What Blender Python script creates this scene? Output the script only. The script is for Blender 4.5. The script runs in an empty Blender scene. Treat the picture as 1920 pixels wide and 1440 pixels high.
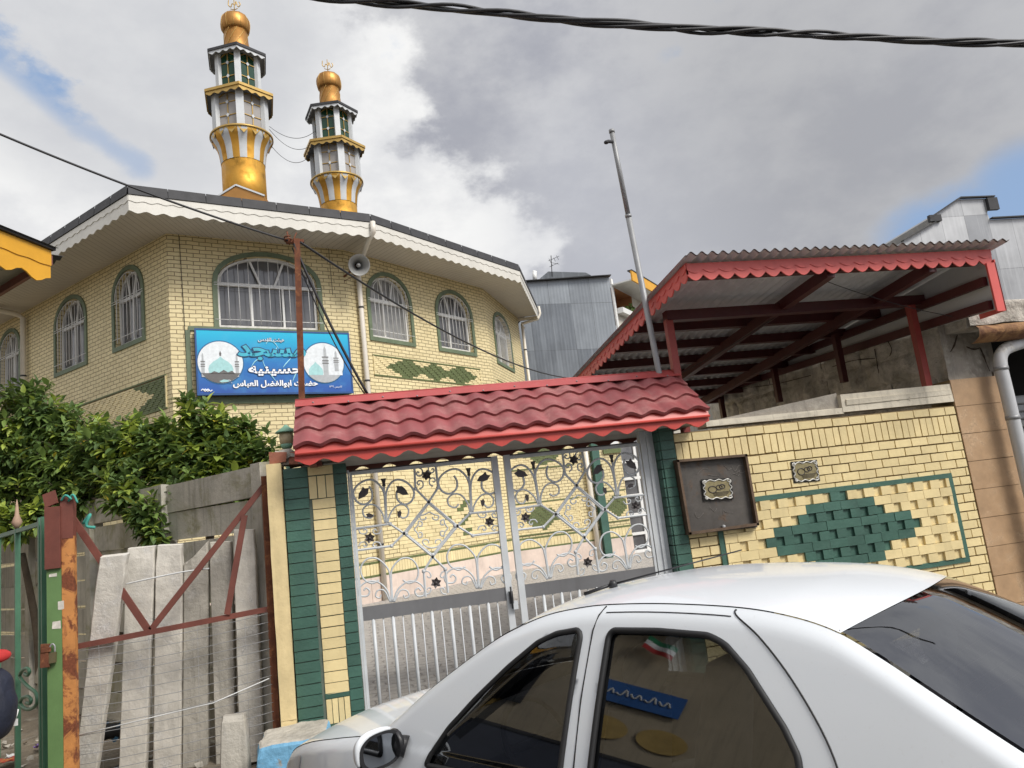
import bpy, math, random
import numpy as np
from mathutils import Vector, Matrix, noise as mnoise
random.seed(7)
sc = bpy.context.scene
COL = sc.collection
rad = math.radians
PI = math.pi

# ------------------------------------------------------------------ camera
F_PX = 1387.0
CAM = np.array([0.0, 0.0, 1.65])
_yaw, _pit, _rol = rad(77.54), rad(9.815), rad(-6.724)
Z3 = np.array([0, 0, 1.0])
_fw0 = np.array([math.cos(_yaw), math.sin(_yaw), 0]); _r0 = np.array([math.sin(_yaw), -math.cos(_yaw), 0])
FW = math.cos(_pit) * _fw0 + math.sin(_pit) * Z3
_u0 = np.cross(_r0, FW)
RT = math.cos(_rol) * _r0 + math.sin(_rol) * _u0
UP = -math.sin(_rol) * _r0 + math.cos(_rol) * _u0

def ray(x, y): return FW + RT * (x - 960) / F_PX - UP * (y - 720) / F_PX
def onY(x, y, Y): d = ray(x, y); return CAM + d * (Y / d[1])
def onX(x, y, X): d = ray(x, y); return CAM + d * (X / d[0])
def onZ(x, y, Z): d = ray(x, y); return CAM + d * ((Z - CAM[2]) / d[2])
def onP(x, y, p, n):
    d = ray(x, y); p = np.array(p, float); n = np.array(n, float)
    return CAM + d * (((p - CAM) @ n) / (d @ n))
def atD(x, y, D): return CAM + ray(x, y) * D
def dirv(a): a = rad(a); return np.array([math.cos(a), math.sin(a), 0.0])
def V(*a): return np.array(a, float)

cam = bpy.data.cameras.new('camera'); cam.sensor_width = 36; cam.lens = F_PX / 1920 * 36
cam.clip_start = 0.05; cam.clip_end = 3000
camo = bpy.data.objects.new('camera', cam); COL.objects.link(camo)
camo.matrix_world = Matrix(((RT[0], UP[0], -FW[0], CAM[0]), (RT[1], UP[1], -FW[1], CAM[1]), (RT[2], UP[2], -FW[2], CAM[2]), (0, 0, 0, 1)))
sc.camera = camo

# ------------------------------------------------------------------ materials
class NT:
    def __init__(s, name):
        s.m = bpy.data.materials.new(name); s.m.use_nodes = True
        s.t = s.m.node_tree; s.n = s.t.nodes; s.l = s.t.links
        s.b = s.n['Principled BSDF']; s.out = s.n['Material Output']
        s.tc = s.n.new('ShaderNodeTexCoord')
    def new(s, typ, **k):
        n = s.n.new(typ)
        for a, v in k.items(): setattr(n, a, v)
        return n
    def set(s, n, i, v):
        if isinstance(v, bpy.types.NodeSocket): s.l.new(v, n.inputs[i])
        else: n.inputs[i].default_value = v
    def noise(s, scale, detail=5, rough=.6, vec=None, dist=0):
        n = s.new('ShaderNodeTexNoise'); s.set(n, 'Scale', scale); s.set(n, 'Detail', detail); s.set(n, 'Roughness', rough); s.set(n, 'Distortion', dist)
        s.l.new(vec if vec else s.tc.outputs['Object'], n.inputs['Vector']); return n.outputs['Fac']
    def ramp(s, fac, lo, hi, a=0.0, b=1.0):
        n = s.new('ShaderNodeMapRange'); s.set(n, 0, fac); s.set(n, 1, lo); s.set(n, 2, hi); s.set(n, 3, a); s.set(n, 4, b); return n.outputs[0]
    def mix(s, fac, a, b, typ='MIX'):
        n = s.new('ShaderNodeMix', data_type='RGBA', blend_type=typ)
        s.set(n, 0, fac)
        for i, v in ((6, a), (7, b)):
            if isinstance(v, bpy.types.NodeSocket): s.l.new(v, n.inputs[i])
            else: n.inputs[i].default_value = (*v[:3], 1)
        return n.outputs[2]
    def math(s, op, a, b=0.0):
        n = s.new('ShaderNodeMath', operation=op); s.set(n, 0, a); s.set(n, 1, b); return n.outputs[0]
    def bump(s, h, strength=.3, dist=.01, prev=None):
        n = s.new('ShaderNodeBump'); s.set(n, 'Strength', strength); s.set(n, 'Distance', dist); s.set(n, 'Height', h)
        if prev: s.l.new(prev, n.inputs['Normal'])
        return n.outputs[0]
    def base(s, c):
        if isinstance(c, bpy.types.NodeSocket): s.l.new(c, s.b.inputs['Base Color'])
        else: s.b.inputs['Base Color'].default_value = (*c[:3], 1)
    def scaled(s, sx, sy, sz, src='Object'):
        n = s.new('ShaderNodeMapping'); n.inputs['Scale'].default_value = (sx, sy, sz)
        s.l.new(s.tc.outputs[src], n.inputs['Vector']); return n.outputs[0]

def mul(c, k): return tuple(min(1, x * k) for x in c[:3])

def mat(name, col, rough=.6, metal=0.0, var=.18, vs=2.5, bump=.15, bs=60, bd=.004, spec=.5, col2=None, m2=(.55, .65), s2=6, streak=0.0, stc=(.05, .045, .04), coat=0.0, isl=0.0):
    t = NT(name)
    n1 = t.noise(vs, 6, .62)
    c = t.mix(t.ramp(n1, .3, .72), mul(col, 1 - var), mul(col, 1 + var))
    n2 = t.noise(vs * 9, 4, .7)
    c = t.mix(t.ramp(n2, .35, .75, 0, var * .8), c, mul(col, .55))
    if isl:
        gi = t.new('ShaderNodeNewGeometry'); ri = gi.outputs['Random Per Island']
        c = t.mix(1.0, c, t.mix(ri, (1 - isl,) * 3, (1, 1, 1)), 'MULTIPLY')
    if streak:
        v = t.scaled(7, 7, .35)
        ns = t.noise(2.0, 5, .65, v)
        c = t.mix(t.ramp(ns, .52, .78, 0, streak), c, stc)
    r = rough
    if col2 is not None:
        nm = t.noise(s2, 7, .68, None, .6)
        f = t.ramp(nm, m2[0], m2[1])
        c = t.mix(f, c, t.mix(t.ramp(n2, .35, .7), mul(col2, .6), mul(col2, 1.25)))
        r = t.ramp(nm, m2[0], m2[1], rough, .85)
    t.base(c)
    t.set(t.b, 'Roughness', r); t.b.inputs['Metallic'].default_value = metal
    t.b.inputs['Specular IOR Level'].default_value = spec
    if coat: t.b.inputs['Coat Weight'].default_value = coat; t.b.inputs['Coat Roughness'].default_value = .04
    if bump:
        h = t.noise(bs, 5, .65)
        t.l.new(t.bump(h, bump, bd), t.b.inputs['Normal'])
    return t.m

def brick_mat(name, c1, c2, mortar, w=.25, h=.088, ms=.009, dirt=.25, bump=.6):
    t = NT(name)
    bk = t.new('ShaderNodeTexBrick'); bk.offset = .5
    for k, v in (('Color1', c1), ('Color2', c2), ('Mortar', mortar)): bk.inputs[k].default_value = (*v, 1)
    for k, v in (('Scale', 1.0), ('Mortar Size', ms), ('Mortar Smooth', .25), ('Bias', -.1), ('Brick Width', w), ('Row Height', h)): bk.inputs[k].default_value = v
    wv = t.noise(5, 2, .5)
    jit = t.new('ShaderNodeVectorMath', operation='ADD')
    off = t.new('ShaderNodeCombineXYZ'); t.set(off, 1, t.ramp(wv, .3, .7, -.006, .006)); t.set(off, 0, t.ramp(wv, .3, .7, .004, -.004))
    t.l.new(t.tc.outputs['UV'], jit.inputs[0]); t.l.new(off.outputs[0], jit.inputs[1]); t.l.new(jit.outputs[0], bk.inputs['Vector'])
    n = t.noise(1.3, 6, .65); n2 = t.noise(14, 5, .7)
    c = t.mix(t.ramp(n, .35, .75, 0, dirt), bk.outputs['Color'], mul(c1, .55))
    c = t.mix(t.ramp(n2, .5, .8, 0, .25), c, mul(c1, .7))
    st = t.noise(2.2, 5, .65, t.scaled(5, 5, .3))
    c = t.mix(t.ramp(st, .55, .8, 0, .28), c, (.22, .16, .09))
    t.base(c); t.b.inputs['Roughness'].default_value = .62
    inv = t.math('SUBTRACT', 1.0, bk.outputs['Fac'])
    hh = t.math('ADD', inv, t.math('MULTIPLY', n2, .35))
    t.l.new(t.bump(hh, bump, .012), t.b.inputs['Normal'])
    return t.m

YEL = (.79, .675, .39); YELD = (.69, .58, .32)
M = {}
M['brick'] = brick_mat('yellow_glazed_brick', YEL, YELD, (.24, .175, .09))
M['brick_far'] = brick_mat('yellow_yard_brick', YEL, YELD, (.17, .12, .06), w=.19, h=.088, ms=.008)
M['olive_brick'] = mat('olive_green_brick', (.12, .15, .055), .6, var=.25, vs=9)
M['yel_brick'] = mat('yellow_painted_brick', (.80, .65, .34), .55, isl=.13, var=.08, vs=4, bump=.5, bs=45, bd=.006, streak=.12)
M['yel_raised'] = mat('yellow_raised_brick', (.80, .675, .38), .6, isl=.14, var=.10, vs=6, bump=.4)
M['green_brick'] = mat('green_painted_brick', (.055, .135, .102), .5, isl=.2, var=.2, vs=3, bump=.6, bs=40, bd=.006, col2=(.12, .19, .15), m2=(.66, .76), s2=9)
M['mortar'] = mat('dark_mortar', (.22, .16, .08), .9, var=.3)
M['mortar_green'] = mat('green_grey_mortar', (.12, .15, .12), .9, var=.3)
M['pink_stone'] = mat('pale_pink_stone', (.70, .58, .50), .5, var=.16, vs=2, bump=.1, streak=.15)
M['white_paint'] = mat('white_paint', (.76, .76, .74), .45, var=.05, vs=3, bump=.03, streak=.12, stc=(.35, .33, .30))
M['pvc'] = mat('cream_pvc_pipe', (.72, .67, .58), .4, var=.08, bump=.02, streak=.2, stc=(.3, .25, .2))
M['soffit'] = None
M['green_trim'] = mat('dull_green_trim', (.13, .17, .10), .6, var=.22, vs=6, bump=.3, streak=.25)
M['slate'] = mat('dark_grey_metal_roof', (.05, .05, .053), .65, metal=.0, spec=.3, var=.25, vs=4, bump=.1)
M['iron_grey'] = mat('grey_painted_iron', (.56, .585, .60), .42, metal=.0, var=.10, vs=5, bump=.06, col2=(.24, .20, .16), m2=(.76, .82), s2=12)
M['iron_dark'] = mat('dark_grey_sheet_metal', (.17, .17, .175), .42, metal=.2, var=.12, vs=2, bump=.05, streak=.15)
M['iron_leaf'] = mat('blackened_iron', (.075, .065, .065), .5, metal=.3, var=.3, vs=14, bump=.3)
M['red_tile'] = mat('red_coated_roof_sheet', (.27, .068, .07), .58, var=.22, vs=2.5, bump=.12, bs=18, bd=.006, streak=.3, stc=(.33, .19, .17), col2=(.40, .19, .175), m2=(.48, .75), s2=3)
M['red_trim'] = mat('bright_red_trim', (.52, .065, .05), .42, var=.1, vs=3, bump=.05, streak=.15, stc=(.25, .06, .05))
M['coral_trim'] = mat('coral_red_shed_trim', (.68, .115, .095), .42, var=.12, vs=3, bump=.05, streak=.2, stc=(.35, .08, .07))
M['red_beam'] = mat('shaded_dark_red_steel', (.075, .011, .011), .5, var=.2, vs=5, bump=.1, streak=.2)  # dark red paint with the shed roof's shade put into the colour
M['gold'] = None
M['rust'] = mat('rusty_steel', (.16, .055, .026), .8, metal=.2, var=.35, vs=8, bump=.5, bs=70, col2=(.30, .12, .05), m2=(.5, .66), s2=14)
M['orange_rust'] = mat('orange_rusted_paint', (.56, .24, .07), .7, var=.22, vs=5, bump=.4, col2=(.20, .06, .025), m2=(.47, .56), s2=7)
M['brown_paint'] = mat('red_brown_primer', (.16, .05, .035), .6, var=.25, vs=5, bump=.25, col2=(.40, .27, .19), m2=(.70, .75), s2=9)
M['gate_green'] = mat('green_gate_paint', (.075, .19, .115), .45, var=.18, vs=5, bump=.15, col2=(.16, .11, .05), m2=(.70, .78), s2=11)
M['post_green'] = mat('leaf_green_post_paint', (.13, .23, .085), .5, var=.14, vs=4, bump=.15, streak=.15, col2=(.45, .45, .40), m2=(.76, .78), s2=16)
M['concrete'] = mat('weathered_concrete', (.46, .43, .37), .85, var=.24, vs=3, bump=.7, bs=28, bd=.012, streak=.5, stc=(.10, .095, .08), col2=(.50, .48, .44), m2=(.56, .72), s2=5)
M['concrete_pale'] = mat('pale_lichen_concrete', (.64, .605, .535), .85, var=.2, vs=7, bump=.5, bs=45, bd=.010, streak=.3, stc=(.14, .13, .11), col2=(.68, .66, .62), m2=(.52, .68), s2=6)
M['panel_conc'] = mat('stained_precast_concrete', (.52, .49, .42), .85, var=.25, vs=2, bump=.5, bs=30, bd=.01, streak=.6, stc=(.07, .07, .05), col2=(.25, .235, .10), m2=(.52, .7), s2=1.4)
M['stone'] = mat('rough_grey_stone', (.56, .515, .445), .9, var=.4, vs=3.5, bump=1.0, bs=14, bd=.04, col2=(.33, .30, .25), m2=(.5, .65), s2=3, streak=.4)
M['plaster'] = mat('stained_cement_plaster', (.36, .325, .275), .88, var=.25, vs=2.5, bump=.7, bs=20, bd=.015, col2=(.48, .44, .37), m2=(.5, .66), s2=4, streak=.4)
M['tan_tile'] = mat('tan_stone_tile', (.44, .285, .16), .5, var=.18, vs=5, bump=.2, bs=30, col2=(.52, .36, .22), m2=(.5, .68), s2=5)
M['whitewash'] = mat('flaking_whitewash', (.66, .60, .48), .85, var=.14, vs=4, bump=.5, bs=25, bd=.01, col2=(.28, .24, .18), m2=(.63, .72), s2=6, streak=.35)
M['yellow_plaster'] = mat('pale_yellow_plaster', (.70, .56, .30), .8, var=.16, vs=4, bump=.4, bs=30, bd=.008, streak=.35, stc=(.3, .22, .12))
M['blue_paint'] = mat('light_blue_limewash', (.17, .40, .60), .75, var=.15, vs=4, bump=.6, bs=26, bd=.012, col2=(.36, .32, .26), m2=(.53, .60), s2=5)
M['black_plastic'] = mat('black_plastic', (.018, .018, .02), .45, var=.1, bump=.02)
M['rubber'] = mat('black_rubber', (.014, .014, .015), .6, var=.1, bump=.05)
M['cable'] = mat('black_cable', (.02, .02, .022), .5, var=.1, bump=.05)
M['galv'] = mat('galvanised_pipe', (.30, .305, .31), .5, metal=.25, var=.15, vs=6, bump=.05, streak=.2)
M['soil'] = mat('trampled_soil', (.20, .165, .12), .95, var=.3, vs=3, bump=1.0, bs=16, bd=.03, col2=(.30, .27, .22), m2=(.5, .66), s2=5)
M['asphalt'] = mat('worn_asphalt', (.075, .073, .07), .9, var=.25, vs=1.2, bump=.6, bs=120, bd=.004)
M['pavement'] = mat('grey_concrete_pavement', (.30, .285, .26), .9, var=.2, vs=2, bump=.4, bs=40)
M['sheet_white'] = mat('white_sheet_metal', (.55, .55, .54), .5, var=.08, vs=1.5, bump=.03)
M['shop_yellow'] = mat('amber_yellow_fascia', (.72, .36, .022), .45, var=.1, vs=2, bump=.05, streak=.12, stc=(.4, .2, .03))
M['cream_wall'] = mat('cream_render', (.62, .58, .50), .85, var=.1, vs=1.5, bump=.2, streak=.2, stc=(.3, .27, .22))
M['orange_wall'] = mat('orange_render', (.55, .25, .11), .85, var=.1, bump=.1)
M['shade_black'] = mat('painted_shade_black', (.02, .019, .018), .95, var=.1, bump=0)  # near-black colour standing in for shade behind the shutter
M['navy'] = mat('navy_nylon', (.012, .016, .032), .6, var=.3, vs=9, bump=.5, bs=14, bd=.02)
M['red_cloth'] = mat('red_cloth', (.50, .03, .028), .75, var=.2, vs=9, bump=.4, bs=20)
M['skin'] = mat('skin', (.45, .27, .19), .5, var=.08, bump=.05)
M['hair'] = mat('dark_hair', (.015, .012, .010), .6, var=.3, vs=30, bump=.6, bs=120)
M['denim'] = mat('dark_trousers', (.03, .032, .04), .85, var=.2, bump=.3)
M['bark'] = mat('grey_brown_bark', (.14, .11, .08), .9, var=.3, vs=9, bump=.8, bs=40, bd=.01)

def soffit_mat():
    t = NT('pale_soffit_boards')
    bk = t.new('ShaderNodeTexBrick'); bk.offset = 0
    for k, v in (('Color1', (.60, .565, .51)), ('Color2', (.585, .55, .50)), ('Mortar', (.23, .21, .18))): bk.inputs[k].default_value = (*v, 1)
    for k, v in (('Scale', 1.0), ('Mortar Size', .006), ('Mortar Smooth', .3), ('Brick Width', .15), ('Row Height', 9.0)): bk.inputs[k].default_value = v
    t.l.new(t.tc.outputs['UV'], bk.inputs['Vector'])
    n = t.noise(2, 5, .6)
    t.base(t.mix(t.ramp(n, .4, .75, 0, .25), bk.outputs['Color'], (.42, .37, .31))); t.b.inputs['Roughness'].default_value = .5
    return t.m
M['soffit'] = soffit_mat()

def gold_mat(name, c1, c2, rough=.26, stripes=16):
    t = NT(name)
    sx = t.new('ShaderNodeSeparateXYZ'); t.l.new(t.tc.outputs['Object'], sx.inputs[0])
    at = t.math('ARCTAN2', sx.outputs[1], sx.outputs[0])
    seg = t.math('FLOOR', t.math('MULTIPLY', at, stripes / (2 * PI)))
    wn = t.new('ShaderNodeTexWhiteNoise', noise_dimensions='1D'); t.l.new(seg, wn.inputs['W'])
    n = t.noise(4, 5, .6)
    c = t.mix(wn.outputs[0], c1, c2)
    c = t.mix(t.ramp(n, .45, .8, 0, .4), c, mul(c2, .6))
    t.base(c); t.b.inputs['Metallic'].default_value = .9
    t.l.new(t.ramp(n, .3, .7, rough * .7, rough * 1.5), t.b.inputs['Roughness'])
    t.l.new(t.bump(t.noise(7, 3, .5), .12, .02), t.b.inputs['Normal'])
    return t.m
M['gold'] = gold_mat('gold_anodised_sheet', (.62, .35, .065), (.52, .27, .05), .52)
M['bronze'] = gold_mat('bronze_sheet', (.44, .23, .07), (.36, .18, .055), .5, 9)
M['gold_trim'] = mat('ochre_gold_trim', (.50, .33, .10), .4, metal=.5, var=.15, bump=.03)
M['white_sheet'] = mat('pale_grey_cladding', (.58, .60, .61), .55, var=.1, bump=.02, streak=.12, stc=(.4, .38, .35))
M['grey_sheet'] = mat('mid_grey_cladding', (.26, .27, .28), .45, var=.1, bump=.02)

def glass_mat(name, tint, rough=.03, trans=.0, ior=1.5, metal=0):
    t = NT(name); t.base(tint); t.b.inputs['Roughness'].default_value = rough; t.b.inputs['IOR'].default_value = ior
    t.b.inputs['Transmission Weight'].default_value = trans; t.b.inputs['Metallic'].default_value = metal
    t.l.new(t.bump(t.noise(1.5, 2, .5), .06, .02), t.b.inputs['Normal'])
    return t.m
def window_glass():
    t = NT('house_window_glass')
    n = t.noise(1.5, 3, .5)
    t.base(t.mix(t.ramp(n, .35, .7), (.085, .085, .09), (.16, .16, .165)))
    t.b.inputs['Roughness'].default_value = .09; t.b.inputs['Specular IOR Level'].default_value = .7
    t.l.new(t.bump(t.noise(2.5, 2, .5), .05, .03), t.b.inputs['Normal'])
    return t.m
M['win_glass'] = window_glass()
M['stained_green'] = glass_mat('green_window_glass', (.012, .05, .025), .08)
M['stained_pale'] = glass_mat('greyish_pink_window_glass', (.34, .32, .30), .1)

M['win_glass_pale'] = mat('pale_curtained_glass', (.27, .27, .265), .12, var=.25, vs=5, bump=0)
def corr_mat(name, col, period=.09, amp=.02, patch=True, metal=.35, rough=.45, axis='X'):
    t = NT(name)
    sx = t.new('ShaderNodeSeparateXYZ'); t.l.new(t.tc.outputs['UV'], sx.inputs[0])
    u = sx.outputs[0]; v = sx.outputs[1]
    h = t.math('SINE', t.math('MULTIPLY', u, 2 * PI / period))
    c = t.mix(t.ramp(t.noise(.8, 5, .6), .3, .7), mul(col, .82), mul(col, 1.15))
    if patch:
        bk = t.new('ShaderNodeTexBrick'); bk.offset = .0
        for k, w in (('Color1', (.62, .63, .65)), ('Color2', (1.12, 1.12, 1.12)), ('Mortar', (.5, .5, .5))): bk.inputs[k].default_value = (*w, 1)
        for k, w in (('Scale', 1.0), ('Mortar Size', .012), ('Mortar Smooth', .6), ('Brick Width', .85), ('Row Height', 1.9)): bk.inputs[k].default_value = w
        t.l.new(t.tc.outputs['UV'], bk.inputs['Vector'])
        c = t.mix(1.0, c, bk.outputs['Color'], 'MULTIPLY')
    st = t.noise(1.6, 5, .6, t.scaled(5, 5, .3))
    c = t.mix(t.ramp(st, .5, .78, 0, .4), c, mul(col, 1.5))
    t.base(c); t.b.inputs['Metallic'].default_value = metal; t.b.inputs['Roughness'].default_value = rough
    t.l.new(t.bump(h, .10, amp), t.b.inputs['Normal'])
    return t.m
M['corr_grey'] = corr_mat('grey_galvanised_cladding', (.23, .25, .27), .13, .012)
M['corr_pale'] = corr_mat('pale_galvanised_cladding', (.40, .405, .41), .16, .008)

def paver_mat():
    t = NT('courtyard_stone_pavers')
    bk = t.new('ShaderNodeTexBrick'); bk.offset = .5
    for k, v in (('Color1', (.46, .43, .39)), ('Color2', (.40, .375, .35)), ('Mortar', (.24, .22, .20))): bk.inputs[k].default_value = (*v, 1)
    for k, v in (('Scale', 1.0), ('Mortar Size', .012), ('Mortar Smooth', .4), ('Brick Width', .24), ('Row Height', .16)): bk.inputs[k].default_value = v
    n = t.noise(1.4, 5, .6); n3 = t.noise(20, 5, .7)
    d = t.new('ShaderNodeVectorMath', operation='ADD'); o = t.new('ShaderNodeCombineXYZ'); t.set(o, 0, t.ramp(t.noise(6, 3, .6), .3, .7, -.03, .03)); t.set(o, 1, t.ramp(t.noise(7, 3, .6), .3, .7, -.03, .03))
    t.l.new(t.tc.outputs['Object'], d.inputs[0]); t.l.new(o.outputs[0], d.inputs[1]); t.l.new(d.outputs[0], bk.inputs['Vector'])
    c = t.mix(t.ramp(n, .4, .7, 0, .6), bk.outputs['Color'], (.31, .285, .265)); c = t.mix(t.ramp(n3, .45, .75, 0, .55), c, (.55, .52, .48))
    t.base(c); t.b.inputs['Roughness'].default_value = .85
    t.l.new(t.bump(t.math('ADD', t.math('SUBTRACT', 1.0, bk.outputs['Fac']), n3), .8, .015), t.b.inputs['Normal'])
    return t.m
M['paver'] = paver_mat()

def leaf_mat(name, c1, c2, tr=.25):
    t = NT(name)
    n = t.noise(.9, 4, .6)
    gi = t.new('ShaderNodeNewGeometry')
    c = t.mix(t.ramp(n, .35, .68), c1, c2); c = t.mix(1.0, c, t.mix(gi.outputs['Random Per Island'], (.7, .74, .7), (1.2, 1.2, 1.15)), 'MULTIPLY')
    t.base(c); t.b.inputs['Roughness'].default_value = .55; t.b.inputs['Specular IOR Level'].default_value = .35
    tl = t.new('ShaderNodeBsdfTranslucent'); tl.inputs[0].default_value = (*mul(c2, 1.2), 1)
    mx = t.new('ShaderNodeMixShader'); mx.inputs[0].default_value = tr
    t.l.new(t.b.outputs[0], mx.inputs[1]); t.l.new(tl.outputs[0], mx.inputs[2]); t.l.new(mx.outputs[0], t.out.inputs[0])
    return t.m
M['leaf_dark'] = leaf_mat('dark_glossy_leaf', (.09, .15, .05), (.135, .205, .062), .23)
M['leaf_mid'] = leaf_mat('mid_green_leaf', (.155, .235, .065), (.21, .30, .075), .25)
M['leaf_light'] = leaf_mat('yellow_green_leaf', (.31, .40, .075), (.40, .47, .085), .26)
M['leaf_yellow'] = leaf_mat('yellow_leaf', (.48, .36, .03), (.50, .40, .05), .3)

# ------------------------------------------------------------------ mesh builder
class MB:
    def __init__(s): s.v = []; s.f = []; s.mi = []; s.uv = {}; s.sm = []
    def add(s, pts): k = len(s.v); s.v.extend([tuple(float(c) for c in p) for p in pts]); return k
    def face(s, idx, mi=0, uv=None, sm=False):
        if uv is not None: s.uv[len(s.f)] = uv
        s.f.append(tuple(idx)); s.mi.append(mi); s.sm.append(sm)
    def quad(s, a, b, c, d, mi=0, uv=None):
        k = s.add((a, b, c, d)); s.face((k, k + 1, k + 2, k + 3), mi, uv)
    def poly(s, pts, mi=0, uv=None):
        k = s.add(pts); s.face(range(k, k + len(pts)), mi, uv)
    def obox(s, p, ex, ey, ez, mi=0, jit=0):
        p, ex, ey, ez = [np.array(q, float) for q in (p, ex, ey, ez)]
        if np.dot(np.cross(ex, ey), ez) < 0: p = p + ex; ex = -ex
        P = [p, p + ex, p + ex + ey, p + ey, p + ez, p + ex + ez, p + ex + ey + ez, p + ey + ez]
        if jit: P = [q + np.array([random.uniform(-jit, jit) for _ in range(3)]) for q in P]
        k = s.add(P)
        for q in ((3, 2, 1, 0), (4, 5, 6, 7), (0, 1, 5, 4), (1, 2, 6, 5), (2, 3, 7, 6), (3, 0, 4, 7)): s.face([k + i for i in q], mi)
    def box(s, x0, x1, y0, y1, z0, z1, mi=0, jit=0): s.obox((x0, y0, z0), (x1 - x0, 0, 0), (0, y1 - y0, 0), (0, 0, z1 - z0), mi, jit)
    def bar(s, a, b, w, h, side=None, mi=0):
        a = np.array(a, float); b = np.array(b, float); d = b - a
        up = np.array(side if side is not None else (0, 0, 1.0), float)
        x = np.cross(d, up)
        if np.linalg.norm(x) < 1e-6: x = np.cross(d, (1.0, 0, 0))
        x /= np.linalg.norm(x); y = np.cross(x, d); y /= np.linalg.norm(y)
        s.obox(a - x * w / 2 - y * h / 2, x * w, y * h, d, mi)
    def tube(s, pts, r, n=6, closed=False, mi=0, cap=True, sm=True):
        P = [np.array(p, float) for p in pts]; m = len(P)
        if m < 2: return
        T = []
        for i in range(m):
            if closed: d = P[(i + 1) % m] - P[i - 1]
            else: d = P[min(i + 1, m - 1)] - P[max(i - 1, 0)]
            l = np.linalg.norm(d); T.append(d / l if l > 1e-9 else np.array([0, 0, 1.0]))
        ref = np.array([0, 0, 1.0]) if abs(T[0][2]) < .9 else np.array([1.0, 0, 0])
        x = np.cross(T[0], ref); x /= np.linalg.norm(x)
        k0 = len(s.v)
        for i in range(m):
            x = x - T[i] * np.dot(x, T[i]); l = np.linalg.norm(x)
            if l < 1e-6:
                x = np.cross(T[i], (0.3, .9, .2)); l = np.linalg.norm(x)
            x = x / l; y = np.cross(T[i], x)
            ri = r[i] if isinstance(r, (list, tuple)) else r
            s.add([P[i] + (x * math.cos(2 * PI * j / n) + y * math.sin(2 * PI * j / n)) * ri for j in range(n)])
        for i in range(m if closed else m - 1):
            a = k0 + i * n; b = k0 + ((i + 1) % m) * n
            for j in range(n): s.face((a + j, a + (j + 1) % n, b + (j + 1) % n, b + j), mi, None, sm)
        if cap and not closed:
            s.face([k0 + j for j in range(n)][::-1], mi); s.face([k0 + (m - 1) * n + j for j in range(n)], mi)
    def lathe(s, prof, n=24, c=(0, 0, 0), ph=0.0, mi=0, mif=None, sm=True, caps=True):
        k0 = len(s.v)
        for r, z in prof: s.add([(c[0] + r * math.cos(ph + 2 * PI * j / n), c[1] + r * math.sin(ph + 2 * PI * j / n), c[2] + z) for j in range(n)])
        for i in range(len(prof) - 1):
            a = k0 + i * n; b = a + n
            for j in range(n): s.face((a + j, a + (j + 1) % n, b + (j + 1) % n, b + j), mif(i, j) if mif else mi, None, sm)
        if caps:
            s.face([k0 + j for j in range(n)][::-1], mi); s.face([k0 + (len(prof) - 1) * n + j for j in range(n)], mi)
    def ring(s, inner, outer, n, depth, fm, mi=0):
        """band between two outlines (lists of 2-D points) mapped by fm(s,z,off); extruded by depth"""
        m = len(inner)
        for i in range(m - 1 if not n else m):
            j = (i + 1) % m
            a, b, c, d = fm(*inner[i], depth), fm(*inner[j], depth), fm(*outer[j], depth), fm(*outer[i], depth)
            s.quad(a, b, c, d, mi)
            s.quad(fm(*outer[i], 0), fm(*outer[i], depth), fm(*outer[j], depth), fm(*outer[j], 0), mi)
            s.quad(fm(*inner[j], 0), fm(*inner[j], depth), fm(*inner[i], depth), fm(*inner[i], 0), mi)
    def prism(s, pts, fm, d0, d1, mi=0):
        A = [fm(x, y, d1) for x, y in pts]; B = [fm(x, y, d0) for x, y in pts]; m = len(pts)
        k = s.add(A); s.face(range(k, k + m), mi)
        k2 = s.add(B); s.face(list(range(k2, k2 + m))[::-1], mi)
        for i in range(m):
            j = (i + 1) % m; s.face((k + i, k2 + i, k2 + j, k + j), mi)
    def grid(s, fn, nu, nv, mi=0, sm=True, uvf=None, skip=None, flip=False):
        k0 = len(s.v)
        for i in range(nu + 1):
            s.add([fn(i / nu, j / nv) for j in range(nv + 1)])
        for i in range(nu):
            for j in range(nv):
                if skip and skip((i + .5) / nu, (j + .5) / nv): continue
                a = k0 + i * (nv + 1) + j; b = a + nv + 1
                uv = None
                if uvf: uv = [uvf(*p) for p in ((i / nu, j / nv), ((i + 1) / nu, j / nv), ((i + 1) / nu, (j + 1) / nv), (i / nu, (j + 1) / nv))]
                s.face((a, a + 1, b + 1, b) if flip else (a, b, b + 1, a + 1), mi, uv, sm)
    def build(s, name, mats, parent=None, origin=None):
        me = bpy.data.meshes.new(name)
        vs = s.v
        if origin is not None:
            o = [float(c) for c in origin]; vs = [(p[0] - o[0], p[1] - o[1], p[2] - o[2]) for p in vs]
        me.from_pydata(vs, [], s.f)
        for m in (mats if isinstance(mats, (list, tuple)) else [mats]): me.materials.append(m)
        me.polygons.foreach_set('material_index', s.mi); me.polygons.foreach_set('use_smooth', s.sm)
        if s.uv:
            ul = me.uv_layers.new(name='UVMap')
            for fi, uv in s.uv.items():
                ls = me.polygons[fi].loop_start
                for q, c in enumerate(uv): ul.data[ls + q].uv = (float(c[0]), float(c[1]))
        me.update()
        ob = bpy.data.objects.new(name, me); COL.objects.link(ob)
        if origin is not None: ob.location = [float(c) for c in origin]
        if parent is not None:
            ob.parent = parent
            if origin is not None: ob.location = Vector([float(c) for c in origin]) - parent_world(parent)
            else: ob.location = -parent_world(parent)
        return ob

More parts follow.
